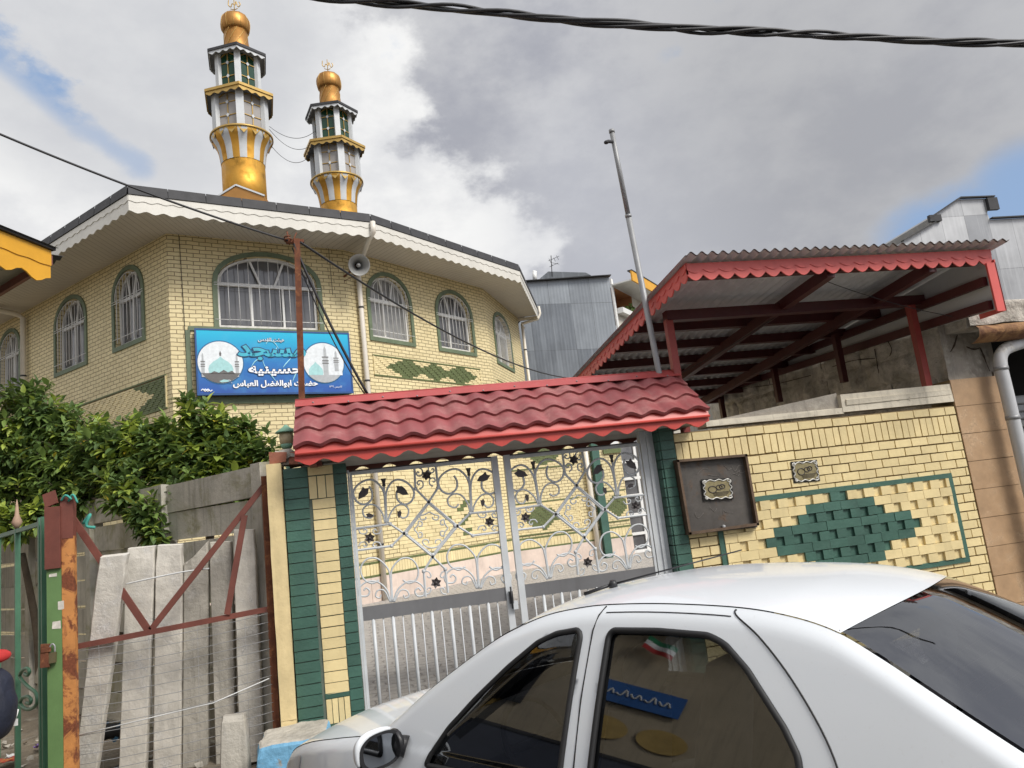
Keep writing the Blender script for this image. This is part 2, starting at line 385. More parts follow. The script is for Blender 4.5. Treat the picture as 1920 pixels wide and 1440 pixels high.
def parent_world(p):
    v = Vector((0, 0, 0))
    while p is not None: v += Vector(p.location); p = p.parent
    return v
def tag(o, label, cat, group=None, kind=None):
    if label: o['label'] = label
    if cat: o['category'] = cat
    if group: o['group'] = group
    if kind: o['kind'] = kind
    return o
def thing(name, loc, label, cat, group=None):
    o = bpy.data.objects.new(name, None); COL.objects.link(o); o.location = [float(c) for c in loc]; o.empty_display_size = .2
    return tag(o, label, cat, group)
def copy_tree(o, loc=None, parent=None):
    c = o.copy(); COL.objects.link(c)
    if loc is not None: c.location = [float(q) for q in loc]
    if parent is not None: c.parent = parent
    for ch in list(o.children): copy_tree(ch, None, c)
    return c
def structure(o): o['kind'] = 'structure'; return o
def crom(pts, k=6, closed=False):
    P = [np.array(p, float) for p in pts]; n = len(P); out = []
    for i in range(n if closed else n - 1):
        if closed: a, b, c, d = P[i - 1], P[i], P[(i + 1) % n], P[(i + 2) % n]
        else: a, b, c, d = P[max(i - 1, 0)], P[i], P[i + 1], P[min(i + 2, n - 1)]
        for q in range(k):
            t = q / k; out.append(.5 * ((2 * b) + (c - a) * t + (2 * a - 5 * b + 4 * c - d) * t * t + (3 * b - a - 3 * c + d) * t ** 3))
    if not closed: out.append(P[-1])
    return out
def sag(a, b, s, n=14):
    a = np.array(a, float); b = np.array(b, float)
    return [a + (b - a) * (i / n) - Z3 * (4 * s * (i / n) * (1 - i / n)) for i in range(n + 1)]
def scallop(x0, x1, zt, zb, amp, per, step=6):
    """outline of a board hung from zt with a scalloped lower edge"""
    n = max(2, int(round((x1 - x0) / per))) * step
    low = []
    for i in range(n + 1):
        t = i / step * PI; low.append((x0 + (x1 - x0) * i / n, zb + amp * (1 - abs(math.sin(t)))))
    return [(x0, zt)] + low + [(x1, zt)]
def board(mb, x0, x1, zt, zb, amp, per, fm, d0, d1, mi=0, step=6, wave=False):
    n = max(2, int(round((x1 - x0) / per))) * step
    pts = []
    for i in range(n + 1):
        t = i / step * PI
        z = zb + (amp * (1 - abs(math.sin(t))) if not wave else amp * (.5 + .5 * math.cos(2 * t)))
        pts.append((x0 + (x1 - x0) * i / n, z))
    for i in range(n):
        (a, za), (b, zb_) = pts[i], pts[i + 1]
        mb.quad(fm(a, za, d1), fm(b, zb_, d1), fm(b, zt, d1), fm(a, zt, d1), mi)
        mb.quad(fm(b, zb_, d0), fm(a, za, d0), fm(a, zt, d0), fm(b, zt, d0), mi)
        mb.quad(fm(a, za, d0), fm(b, zb_, d0), fm(b, zb_, d1), fm(a, za, d1), mi)
    mb.quad(fm(x0, zt, d0), fm(x0, zt, d1), fm(x1, zt, d1), fm(x1, zt, d0), mi)
    mb.quad(fm(x0, pts[0][1], d0), fm(x0, pts[0][1], d1), fm(x0, zt, d1), fm(x0, zt, d0), mi)
    mb.quad(fm(x1, pts[-1][1], d1), fm(x1, pts[-1][1], d0), fm(x1, zt, d0), fm(x1, zt, d1), mi)
def plane_map(A, d, n):
    A = np.array(A, float); d = np.array(d, float); n = np.array(n, float)
    return lambda s, z, o=0.0: A + d * s + n * o + Z3 * (z - A[2])
# ------------------------------------------------------------------ mosque
AF, AR1, AR2, AL = 20.3, 42.0, 63.0, 133.4
dF, dR1, dR2, dL = dirv(AF), dirv(AR1), dirv(AR2), dirv(AL)
def nout(d): return np.array([d[1], -d[0], 0])       # outward for faces running to the right
nF, nR1, nR2, nL = nout(dF), nout(dR1), nout(dR2), -nout(dL)
C1 = V(-3.47, 15.52, 0); C2 = V(.09, 16.84, 0); C3 = V(3.96, 20.33, 0); C4 = V(5.72, 23.79, 0)
LENF = np.linalg.norm(C2 - C1); LENR1 = np.linalg.norm(C3 - C2); LENR2 = np.linalg.norm(C4 - C3); LENL = 14.0
WT = 8.2
M['eave_cream'] = mat('cream_painted_eave_board', (.63, .61, .55), .5, var=.08, vs=2, bump=.03, streak=.2, stc=(.36, .33, .28))
mosque = thing('mosque', (0.5, 20, 0.1), 'two storey yellow brick mosque with arched barred windows and white eaves', 'mosque')

def outline(s0, s1, zb, zs, zc, w=0.0, n=14, wb=None):
    wb = w if wb is None else wb
    a = (s1 - s0) / 2 + w; sm = (s0 + s1) / 2; h = zc - zs + w
    pts = [(sm - a, zb - wb)]
    for k in range(n + 1):
        t = PI - PI * k / n; pts.append((sm + a * math.cos(t), zs + h * math.sin(t) ** .9 if 0 < k < n else zs))
    pts.append((sm + a, zb - wb))
    return pts

def facade(mb, A, d, n, L, z0, z1, ops, rev=.2, flip=False, extra=()):
    P = plane_map(A, d, n)
    def q(sa, za, sb, zb):
        if sb - sa < 1e-4 or zb - za < 1e-4: return
        c = [(sa, za), (sb, za), (sb, zb), (sa, zb)]
        if flip: c = c[::-1]
        mb.quad(*[P(*x) for x in c], 0, c)
    cur = 0.0
    for (s0, s1, zb, zs, zc) in sorted(ops):
        q(cur, z0, s0, z1); q(s0, z0, s1, zb)
        o = outline(s0, s1, zb, zs, zc)
        for i in range(1, len(o) - 2):
            (a, za), (b, zb2) = o[i], o[i + 1]
            c = [(a, za), (b, zb2), (b, z1), (a, z1)]
            if flip: c = c[::-1]
            mb.quad(*[P(*x) for x in c], 0, c)
        for i in range(len(o)):
            a, b = o[i], o[(i + 1) % len(o)]
            mb.quad(P(*a), P(*b), P(*b, -rev), P(*a, -rev), 0, [(0, a[1]), (0, b[1]), (.2, b[1]), (.2, a[1])])
        cur = s1
    q(cur, z0, L, z1)

def arch_window(A, d, n, s0, s1, zb, zs, zc, label=None, slides=1, vmull=None, depth=.13, outer=.1, close=False):
    P = plane_map(A, d, n); w = s1 - s0; sm = (s0 + s1) / 2
    o0 = outline(s0 + .012, s1 - .012, zb + .012, zs, zc - .012)
    mb = MB()
    fr = .06
    inner = outline(s0 + fr, s1 - fr, zb + fr, zs, zc - fr)
    mb.ring(inner, o0, True, .05, lambda s, z, o: P(s, z, o - depth - .03))
    mb.obox(P(s0 + .03, zs - .03, -depth - .03), d * (w - .06), n * .055, Z3 * .07)
    mb.obox(P(s0 + .03, zb + .01, -depth - .03), d * (w - .06), n * .06, Z3 * .07)
    ms = vmull or [sm]
    for m_ in ms: mb.obox(P(m_ - .022, zb + .03, -depth - .028), d * .044, n * .05, Z3 * (zs - zb - .03))
    # V shaped fan bars above the transom
    for k in (-1, 1):
        a = P(sm + k * .06 * w / .9, zs, -depth + .03); b = P(sm + k * w * .17, zs + (zc - zs) * .86, -depth + .03)
        mb.bar(a, b, .045, .03, n)
    f = mb.build('window', M['white_paint'], mosque)
    if label: f['label'] = label
    g = MB(); g.prism(o0, P, -depth - .045, -depth - .03); g.build('pane', M['win_glass_pale'] if random.random() < .3 else M['win_glass'], f)
    s_ = MB(); s_.ring(outline(s0, s1, zb, zs, zc), outline(s0, s1, zb, zs, zc, outer), True, .03, P)
    s_.build('surround', M['green_trim'], f)
    r = MB(); k = max(6, int(round(w / (.205 if w > 2 else .135))))
    for i in range(1, k):
        s = s0 + w * i / k; x = (s - sm) / (w / 2)
        top = zs + (zc - zs) * math.sqrt(max(0, 1 - x * x)) - .05
        r.tube([P(s, zb + .07, .035), P(s, top, .035)], .0085, 5)
    for z in (zb + .17, zs - .06, zs - .01): r.tube([P(s0 - .07, z, .028), P(s1 + .07, z, .028)], .008, 5)
    r.tube([P(x, y, .03) for x, y in outline(s0 + .06, s1 - .06, zb + .4, zs, zc - .06)[1:-1]], .008, 5)
    r.build('grille', M['white_paint'], f)
    return f

winF = [(.945, 3.09, 6.15, 7.14, 7.80)]
winR1 = [(.68, 2.03, 6.12, 7.08, 7.74), (3.1, 4.47, 6.12, 7.08, 7.72)]
winR2 = [(.72, 2.45, 6.1, 7.1, 7.66)]
winL = [(1.0, 2.12, 6.16, 7.2, 7.78), (3.45, 4.85, 6.16, 7.2, 7.80), (6.85, 8.0, 6.16, 7.2, 7.78), (9.4, 10.6, 6.16, 7.2, 7.78), (12.0, 13.1, 6.16, 7.2, 7.78)]
mb = MB()
facade(mb, C1, dF, nF, LENF, 0.0, WT, winF)
facade(mb, C2, dR1, nR1, LENR1, 0.0, WT, winR1)
facade(mb, C3, dR2, nR2, LENR2, 0.0, WT, winR2)
facade(mb, C1, dL, nL, LENL, 0.0, WT, winL, flip=True)
CL = C1 + dL * LENL
B1 = C4 + dirv(95) * 12; B2 = V(-6, 41, 0)
for a, b in ((C4, B1), (B1, B2), (B2, CL)):
    L_ = np.linalg.norm(b - a); mb.quad(a, b, b + Z3 * WT, a + Z3 * WT, 0, [(0, 0), (L_, 0), (L_, WT), (0, WT)])
mb.build('brick_wall', M['brick'], mosque)
arch_window(C1, dF, nF, *winF[0], label='wide flat arched window with three sliding panes', vmull=[1.66, 2.34])
for w in winR1: arch_window(C2, dR1, nR1, *w, vmull=[(w[0] * .6 + w[1] * .4)])
for w in winR2: arch_window(C3, dR2, nR2, *w)
for w in winL: arch_window(C1, dL, nL, *w)
# sliding-pane frame of the wide window stands proud
# opaque panes carry the interior darkness in their own base colour
# corner bead joints (plain brick ends on the corners)
# ---- plinth, soldier band
def band(nm, A, d, n, L, z0, z1, th, m, flip=False):
    b = MB(); P = plane_map(A, d, n); b.obox(P(0, z0, 0), d * L, n * th, Z3 * (z1 - z0)); return b.build(nm, m, mosque)
for A, d, n, L in ((C1, dF, nF, LENF), (C2, dR1, nR1, LENR1)):
    band('plinth', A, d, n, L, 0.1, .62, .03, M['pink_stone'])
    b = MB(); P = plane_map(A, d, n); k = int(L / .088)
    for i in range(k): b.obox(P(L * i / k + .004, .668, 0), d * (L / k - .008), n * .022, Z3 * .235)
    b.build('soldier_course', M['yel_raised'], mosque)
    for z in (.622, .908): band('green_string_course', A, d, n, L, z, z + .045, .03, M['olive_brick'])

def relief(A, d, n, s0, s1, z0, z1, test, bw=.125, bh=.044, proud=.02, parent=mosque, name='patterned_brick_panel', mats=None, seed=1, frame=True):
    P = plane_map(A, d, n); b = MB(); rr = random.Random(seed)
    b.obox(P(s0, z0, 0), d * (s1 - s0), n * .006, Z3 * (z1 - z0), 2)
    nr = int((z1 - z0) / bh)
    for r in range(nr):
        z = z0 + r * bh; off = (r % 2) * bw / 2
        k = int((s1 - s0) / bw) + 1
        for i in range(k):
            a = s0 + i * bw - off; e = min(a + bw - .008, s1); a = max(a, s0)
            if e - a < .02: continue
            g = test((a + e) / 2, z + bh / 2)
            pr = proud * (1 if (i + r // 2) % 2 else .55) + rr.uniform(0, .003)
            b.obox(P(a, z + .003, .004), d * (e - a), n * pr, Z3 * (bh - .007), 1 if g else 0)
    if frame:
        for (sa, za, sb, zb_) in ((s0 - .03, z0 - .03, s1 + .03, z0), (s0 - .03, z1, s1 + .03, z1 + .03), (s0 - .03, z0, s0, z1), (s1, z0, s1 + .03, z1)):
            b.obox(P(sa, za, 0), d * (sb - sa), n * .022, Z3 * (zb_ - za), 1 if (zb_ - za) < .1 else 0)
    return b.build(name, mats or [M['yel_raised'], M['olive_brick'], M['mortar']], parent)
def diam(cs, cz, hw, hh): return lambda s, z: abs(s - cs) / hw + abs(z - cz) / hh < 1
d1, d2, d3 = diam(1.75, 5.42, .78, .26), diam(2.75, 5.42, .72, .24), diam(3.75, 5.42, .78, .26)
relief(C2, dR1, nR1, .66, 4.62, 5.2, 5.65, lambda s, z: d1(s, z) or d2(s, z) or d3(s, z))
relief(C3, dR2, nR2, .4, 3.6, 5.0, 5.45, lambda s, z: False)
relief(C1, dL, nL, .22, 5.4, 4.52, 5.16, lambda s, z: s - .22 < .45 + .85 * abs(z - 4.84) / .32 or s > 4.6)
dd = diam(3.35, 1.75, .8, .5)
relief(C2, dR1, nR1, .95, 4.5, 1.05, 3.2, lambda s, z: dd(s, z) and (int(s * 5.3) * 7 + int(z * 11) * 5) % 4 == 0, bw=.25, bh=.088, frame=False)
# ---- eaves
OV = 1.2
def off_pt(p, n1, n2):
    return p + (n1 + n2) * OV / (1 + n1 @ n2)
E1 = off_pt(C1, nL, nF); E2 = off_pt(C2, nF, nR1); E3 = off_pt(C3, nR1, nR2)
E4 = onZ(1006, 574, 8.45); E4[2] = 0
EL = E1 + dL * 15.5
SZ = 8.13
so = MB()
def sof(a, b, c, d_):
    L_ = np.linalg.norm(b - a)
    so.quad(*[p + Z3 * SZ for p in (a, b, c, d_)], 0, [(0, 0), (L_, 0), (L_, OV), (0, OV)])
sof(EL, E1, C1, CL); sof(E1, E2, C2, C1); sof(E2, E3, C3, C2); sof(E3, E4, C4, C3)
so.build('soffit', M['soffit'], mosque)
def eave(a, b, nm='fascia'):
    d = (b - a) / np.linalg.norm(b - a); n = nout(d); L = np.linalg.norm(b - a); P = plane_map(a, d, n)
    f = MB(); board(f, 0, L, 8.36, 7.985, .05, .30, P, -.02, 0, wave=True)
    board(f, 0.002, L - .002, 8.335, 8.20, .03, .26, P, 0.0, .012, wave=True); f.build('fascia', M['eave_cream'], mosque)
    r = MB(); k = max(2, int(L / .62))
    for i in range(k):
        s0 = L * i / k; s1 = L * (i + 1) / k - .012
        r.quad(P(s0, 8.35, .03), P(s1, 8.35, .03), P(s1, 8.55, -.0), P(s0, 8.55, -.0))
        r.quad(P(s0, 8.35, -.02), P(s1, 8.35, -.02), P(s1, 8.35, .03), P(s0, 8.35, .03))
        r.quad(P(s1, 8.35, .02), P(s1 + .012, 8.35, .02), P(s1 + .012, 8.55, -.03), P(s1, 8.55, -.03))
    r.build('roof_edge', M['slate'], mosque)
eave(EL, E1); eave(E1, E2); eave(E2, E3); eave(E3, E4)
rf = MB(); apex = V(1.2, 25.5, 9.7)
ring = [EL, E1, E2, E3, E4, B1 + V(1, 0, 0), B2 + V(0, 1, 0)]
for i in range(len(ring)):
    a, b = ring[i] + Z3 * 8.5, ring[(i + 1) % len(ring)] + Z3 * 8.5
    k = rf.add((a, b, apex)); rf.face((k, k + 1, k + 2))
rf.build('roof', M['slate'], mosque)
# end board of the eaves with gutter outlet
g = MB(); p = E4 + Z3 * 8.34; q_ = C4 + nR2 * .08
g.bar(E4 + Z3 * 8.06, C4 + Z3 * 8.06, .05, .1); g.tube([E4 + V(.08, .05, 8.45), E4 + V(.1, .05, 8.2), E4 + V(.02, .05, 8.02), C4 + nR2 * .12 + Z3 * 7.9, C4 + nR2 * .12 + V(.08, .08, 7.75)], .05, 8)
g.build('gutter_outlet', M['pvc'], mosque)
# ---- downpipes
def pipe_thing(pts, r, nm='downpipe', rings=()):
    t = MB(); t.tube(pts, r, 10); o = t.build(nm, M['pvc'], mosque)
    c = MB()
    for p in rings: c.tube([p - Z3 * .02, p + Z3 * .02], r + .008, 10)
    if rings: c.build('pipe_clip', M['slate'], o)
b0 = C2 + dR1 * .30 + nR1 * .1
e0 = E2 + (nF + nR1) * .035
pipe_thing([e0 + Z3 * 8.34, e0 + Z3 * 8.1, e0 - (nF + nR1) * .12 + Z3 * 7.98, b0 + Z3 * 7.72, b0 + Z3 * 7.6, b0 + Z3 * .1], .06, rings=[b0 + Z3 * z for z in (6.75, 5.0, 3.2, 1.3)])
bl = C1 + dL * 6.4 + nL * .1
pipe_thing([bl + nL * 1.1 + Z3 * 8.08, bl + nL * .15 + Z3 * 7.98, bl + Z3 * 7.9, bl + Z3 * .1], .065, rings=[bl + Z3 * 6.4])
b4 = C4 + nR2 * .12 + dR2 * .06
pipe_thing([b4 + Z3 * 7.9, b4 + Z3 * .1], .05, rings=[b4 + Z3 * 7.0])
# thin drop wires on the front wall
P = plane_map(C1, dF, nF)
cw = MB(); cw.tube([P(.23, 8.12, .03), P(.25, 7.6, .02), P(.27, 6.6, .02), P(.29, 5.0, .02)], .006, 4)
cw.build('wall_wire', M['cable'], mosque); cw = MB(); cw.tube([P(3.42, 8.12, .03), P(3.44, 7.0, .02)], .005, 4)
cw.build('wall_wire', M['cable'], mosque)

# ------------------------------------------------------------------ minarets
def hexpts(r, ph): return [(r * math.cos(ph + k * PI / 3), r * math.sin(ph + k * PI / 3)) for k in range(6)]
def make_minaret(base, label, ph):
    t = thing('minaret', base, label, 'minaret', 'gold and white minarets on the mosque roof')
    X, Y, Z = base
    o = lambda z: V(X, Y, Z + z)
    # heights above base (m)
    zs_, zf, zg1, ze1, zg2, ze2, zc, zd = MIN_Z
    a = MB(); a.lathe([(.52, -1.2), (.52, zs_)], 24, (0, 0, 0)); a.v = [(p[0] + X, p[1] + Y, p[2] + Z) for p in a.v]
    a.build('shaft', M['gold'], t, origin=o(0))
    # pediment base on the camera side
    pb = MB(); pb.prism([(-.66, -1.6), (.66, -1.6), (.66, -1.12), (0, -.78), (-.66, -1.12)], lambda s, z, off: o(z) + V(math.cos(ph), math.sin(ph), 0) * 0 + V(.97, -.2, 0) * s + V(-.2, -.97, 0) * off, .3, .62)
    pdo = pb.build('pediment', mat('bronze_pediment_sheet', (.42, .21, .06), .5, metal=.5, var=.15, bump=.03), t)
    pe = MB(); pw = lambda s, z, off: o(z) + V(.97, -.2, 0) * s + V(-.2, -.97, 0) * off
    for a_, b_ in (((-.68, -1.13), (0, -.775)), ((0, -.775), (.68, -1.13))): pe.bar(pw(*a_, .63), pw(*b_, .63), .04, .03, (0, -1, 0))
    pe.build('pediment_trim', M['white_sheet'], pdo)
    # flared collar of alternating gold and white sheets
    fl = MB(); n = 24
    prof = [(.525, zs_), (.54, zs_ + .12), (.565, zs_ + .3), (.61, zs_ + .45), (.68, zs_ + .56), (.73, zf - .06), (.735, zf)]
    k0 = None
    fl.lathe(prof, 40, (X, Y, Z), 0, mif=lambda i, j: (j // 2) % 2, caps=False)
    # zigzag crown of small teeth
    for j in range(16):
        a0 = 2 * PI * (j + .0) / 16; am = 2 * PI * (j + .5) / 16; a1 = 2 * PI * (j + 1) / 16
        R = .745
        pts = [o(zf) + V(R * math.cos(a0), R * math.sin(a0), 0), o(zf) + V(R * math.cos(a1), R * math.sin(a1), 0), o(zf - .16) + V((R - .03) * math.cos(am), (R - .03) * math.sin(am), 0)]
        k = fl.add(pts); fl.face((k, k + 1, k + 2), 2)
    fl.lathe([(.735, zf), (.76, zf), (.76, zf + .05), (.3, zf + .06)], 48, (X, Y, Z), 0, mi=2, caps=False)
    fl.build('flared_collar', [M['gold'], M['white_sheet'], M['gold_trim']], t, origin=o(0))
    def gallery(r, z0, z1, glass, nm):
        g = MB(); H = hexpts(r, ph)
        for k in range(6):
            p = V(X + H[k][0], Y + H[k][1], Z + z0)
            dk = V(H[k][0], H[k][1], 0) / r; g.bar(p, p + Z3 * (z1 - z0), .17 * r / .6, .10 * r / .6, dk)
        c = g.build(nm, [M['white_sheet']], t)
        for k in range(6):
            p = V(X + H[k][0], Y + H[k][1], Z + z0); q = V(X + H[(k + 1) % 6][0], Y + H[(k + 1) % 6][1], Z + z0)
            d = (q - p) / np.linalg.norm(q - p); nn = nout(d); L = np.linalg.norm(q - p); P = plane_map(p, d, nn)
            w = MB(); h = z1 - z0
            w.obox(P(.02, p[2], -.03), d * (L - .04), nn * .02, Z3 * h)
            wp = w.build('glazed_panel', glass, c)
            b = MB(); m = L / 2
            b.bar(P(m, p[2], 0), P(m, p[2] + h, 0), .02, .02, nn)
            for q3 in (.36, .70): b.bar(P(.06, p[2] + h * q3, 0), P(L - .06, p[2] + h * q3, 0), .018, .018)
            for q3 in (.36, .70):
                zz = p[2] + h * q3
                b.prism([(m - .045, zz), (m, zz - .055), (m + .045, zz), (m, zz + .055)], P, 0, .02, 1)
            b.bar(P(.06, p[2] + h * .85, 0), P(m, p[2] + h * .97, 0), .02, .02); b.bar(P(m, p[2] + h * .97, 0), P(L - .06, p[2] + h * .85, 0), .02, .02)
            b.build('glazing_bar', [M['gold_trim'], M['white_sheet']], wp)
    def hexeave(R, z0, z1, m_, nm):
        H = hexpts(R, ph); e = MB()
        for k in range(6):
            p = V(X + H[k][0], Y + H[k][1], Z); q = V(X + H[(k + 1) % 6][0], Y + H[(k + 1) % 6][1], Z)
            d = (q - p) / np.linalg.norm(q - p); nn = nout(d); L = np.linalg.norm(q - p); P = plane_map(p, d, nn)
            board(e, 0, L, Z + z1 - .0, Z + z0, .055, L / 4, P, -.015, 0, 0, 6, wave=True)
            e.obox(P(-.01, Z + z1 - .05, -.01), d * (L + .02), nn * .035, Z3 * .07, 1)
            c = o(z1 + .12); kk = e.add((p + Z3 * (z1 + .02), q + Z3 * (z1 + .02), c)); e.face((kk, kk + 1, kk + 2), 1)
        kk = e.add([V(X + h[0] * .99, Y + h[1] * .99, Z + z1 - .06) for h in H]); e.face(list(range(kk, kk + 6))[::-1], 2)
        e.build(nm, m_, t)
    gallery(.66, zg1, ze1, M['stained_pale'], 'lower_gallery')
    hexeave(.90, ze1 - .17, ze1, [M['gold_trim'], M['gold_trim'], M['grey_sheet']], 'lower_eave')
    gallery(.535, zg2, ze2, M['stained_green'], 'upper_gallery')
    hexeave(.77, ze2 - .15, ze2, [M['white_sheet'], M['slate'], M['grey_sheet']], 'upper_eave')
    c = MB(); c.lathe([(.325, ze2 + .02), (.318, ze2 + .2), (.285, zc)], 24, (X, Y, Z)); co = c.build('tapered_neck', M['bronze'], t, origin=o(0))
    s = MB()
    for k in range(9):
        a0 = 2 * PI * k / 9; pts = []
        for i in range(13):
            u = i / 12; r = .325 + (.285 - .325) * u + .004; aa = a0 + u * 1.5
            pts.append(o(ze2 + .02 + (zc - ze2 - .02) * u) + V(r * math.cos(aa), r * math.sin(aa), 0))
        s.tube(pts, .008, 4)
    s.build('spiral_rib', M['gold_trim'], co)
    dm = MB(); pr = [(.285, zc - .01), (.34, zc + .04), (.358, zc + .14), (.36, zc + .24), (.345, zc + .34), (.30, zc + .42), (.2, zc + .49), (.09, zc + .53), (.02, zd)]
    dm.lathe(pr, 24, (X, Y, Z)); do = dm.build('onion_dome', M['bronze'], t, origin=o(0))
    s = MB()
    for k in range(12):
        a0 = 2 * PI * k / 12
        s.tube([o(z) + V((r + .003) * math.cos(a0), (r + .003) * math.sin(a0), 0) for r, z in pr[:-1]], .006, 4)
    s.build('dome_seam', M['gold_trim'], do)
    # finial with the looped script emblem
    f = MB(); b = o(zd - .02); e = V(.97, -.2, 0)
    f.tube([b, b + Z3 * .40], .012, 6)
    f.tube(crom([b + e * -.14 + Z3 * .36, b + e * -.15 + Z3 * .22, b + e * -.09 + Z3 * .16, b + e * -.05 + Z3 * .25, b + e * .02 + Z3 * .2, b + e * .05 + Z3 * .30, b + e * .10 + Z3 * .14, b + e * .16 + Z3 * .2, b + e * .13 + Z3 * .28], 5), .013, 5)
    f.tube(crom([b + e * -.10 + Z3 * .1, b + e * 0 + Z3 * .07, b + e * .09 + Z3 * .1], 4), .011, 5)
    f.build('finial', M['gold_trim'], t)
    return t
# px -> metres on the left tower (depth 18.5)
def axis_z(x, y, D): return atD(x, y, D)[2]
PL = atD(456.5, 313, 18.5); PR = atD(634, 376, 21.5)
def lz(x, y): # height of a silhouette pixel on the vertical plane through the tower axis
    n_ = np.array([FW[0], FW[1], 0]); return onP(x, y, PL, n_ / np.linalg.norm(n_))[2]
zb_ = lz(456.5, 313)
MIN_Z = tuple(lz(x, y) - zb_ for x, y in ((456.5, 313), (454, 264), (453.5, 262), (450.5, 192), (450, 187), (448, 115), (445, 61), (442.5, 21)))
n_ = np.array([FW[0], FW[1], 0]); n_ /= np.linalg.norm(n_)
PL = onP(456.5, 313, PL, n_)
PR = onP(634, 372, PR, n_); PR[2] = PL[2] + .02
min1 = make_minaret(PL, 'nearer and larger gold and white minaret on the left of the mosque roof', math.atan2(-PL[1], -PL[0]))
min2 = copy_tree(min1, PR); min2['label'] = 'smaller looking farther minaret on the mosque roof, standing to the right'
min2.rotation_euler = (0, 0, rad(8))
# festoon cables between the towers
for (a, b), s in (((497, 230), (592, 245)), .33), (((497, 232), (588, 268)), .42), (((500, 262), (583, 290)), .42):
    pa = onP(*a, PL, n_); pb = onP(*b, PR, n_)
    c = MB(); c.tube(sag(pa, pb, s, 18), .0075, 4); o = c.build('festoon_cable', M['cable'])
    tag(o, {245: 'highest of the three thin cables looping between the two minarets', 268: 'middle one of the three thin cables looping between the minarets', 290: 'lowest hanging thin cable looping between the two minarets'}[b[1]], 'cable', 'cables looping between the minarets')

# ------------------------------------------------------------------ signboard
AR = {'ا': ('FE8D', 'FE8E', 0, 0), 'ب': ('FE8F', 'FE90', 'FE91', 'FE92'), 'ت': ('FE95', 'FE96', 'FE97', 'FE98'), 'ث': ('FE99', 'FE9A', 'FE9B', 'FE9C'), 'ج': ('FE9D', 'FE9E', 'FE9F', 'FEA0'), 'ح': ('FEA1', 'FEA2', 'FEA3', 'FEA4'),
      'د': ('FEA9', 'FEAA', 0, 0), 'ر': ('FEAD', 'FEAE', 0, 0), 'س': ('FEB1', 'FEB2', 'FEB3', 'FEB4'), 'ش': ('FEB5', 'FEB6', 'FEB7', 'FEB8'), 'ض': ('FEBD', 'FEBE', 'FEBF', 'FEC0'), 'ع': ('FEC9', 'FECA', 'FECB', 'FECC'),
      'ف': ('FED1', 'FED2', 'FED3', 'FED4'), 'ق': ('FED5', 'FED6', 'FED7', 'FED8'), 'ل': ('FEDD', 'FEDE', 'FEDF', 'FEE0'), 'م': ('FEE1', 'FEE2', 'FEE3', 'FEE4'), 'ن': ('FEE5', 'FEE6', 'FEE7', 'FEE8'), 'ه': ('FEE9', 'FEEA', 'FEEB', 'FEEC'),
      'و': ('FEED', 'FEEE', 0, 0), 'ی': ('FEF1', 'FEF2', 'FEF3', 'FEF4'), 'ئ': ('FE89', 'FE8A', 'FE8B', 'FE8C'), 'ط': ('FEC1', 'FEC2', 'FEC3', 'FEC4')}
def shape_ar(s):
    out = []
    for w in s.split(' '):
        r = []
        for i, ch in enumerate(w):
            if ch not in AR: r.append(ch); continue
            pj = i > 0 and w[i - 1] in AR and AR[w[i - 1]][2] != 0
            nj = i < len(w) - 1 and w[i + 1] in AR and AR[ch][2] != 0
            r.append(chr(int(AR[ch][(3 if nj else 1) if pj else (2 if nj else 0)], 16)))
        out.append(''.join(r) if w and w[0] in '۰۱۲۳۴۵۶۷۸۹' else ''.join(r[::-1]))
    return ' '.join(out[::-1])
def text_mesh(body, offset=0.0, ext=.5):
    c = bpy.data.curves.new('lettering', 'FONT'); c.body = body; c.extrude = 0.02; c.offset = offset; c.resolution_u = 3
    o = bpy.data.objects.new('lettering', c); COL.objects.link(o)
    dg = bpy.context.evaluated_depsgraph_get(); dg.update()
    me = bpy.data.meshes.new_from_object(o.evaluated_get(dg)); bpy.data.objects.remove(o); bpy.data.curves.remove(c)
    v = [tuple(p.co) for p in me.vertices]; f = [tuple(p.vertices) for p in me.polygons]; bpy.data.meshes.remove(me)
    return v, f
def put_text(mb, body, P, s0, s1, z0, z1, o0, th, offset=0.0, mi=0, ref=None):
    """fits the word in the rectangle s0..s1, z0..z1 of a plane map P, raised from o0 by th"""
    v, f = text_mesh(body, offset)
    rv = ref if ref else v
    xs = [p[0] for p in rv]; ys = [p[1] for p in rv]; zz = [p[2] for p in v]
    x0, x1, y0, y1 = min(xs), max(xs), min(ys), max(ys); za, zb2 = min(zz), max(zz)
    k = mb.add([P(s0 + (p[0] - x0) / (x1 - x0) * (s1 - s0), z0 + (p[1] - y0) / (y1 - y0) * (z1 - z0), o0 + th * (p[2] - za) / (zb2 - za + 1e-9)) for p in v])
    for q in f: mb.face([k + i for i in q], mi)
    return v
SG = plane_map(C1, dF, nF)
S0, S1, Z0_, Z1_ = .44, 3.67, 4.68, 6.05
def sgrad():
    t = NT('printed_blue_sign_face')
    sx = t.new('ShaderNodeSeparateXYZ'); t.l.new(t.tc.outputs['Object'], sx.inputs[0])
    r = t.new('ShaderNodeValToRGB'); r.color_ramp.elements[0].color = (.018, .075, .33, 1); r.color_ramp.elements[1].color = (.0, .46, .68, 1)
    e = r.color_ramp.elements.new(.48); e.color = (.01, .16, .46, 1)
    t.set(r, 0, t.ramp(sx.outputs[2], Z0_, Z1_)); n = t.noise(1.6, 4, .6)
    c = t.mix(t.ramp(n, .5, .75, 0, .35), r.outputs[0], (.10, .45, .68))
    t.base(c); t.b.inputs['Roughness'].default_value = .35; return t.m
M['sign_face'] = sgrad()
sign = thing('signboard', SG(2.05, Z0_, .08), 'blue mosque signboard with white and turquoise Persian lettering and two round pictures', 'sign')
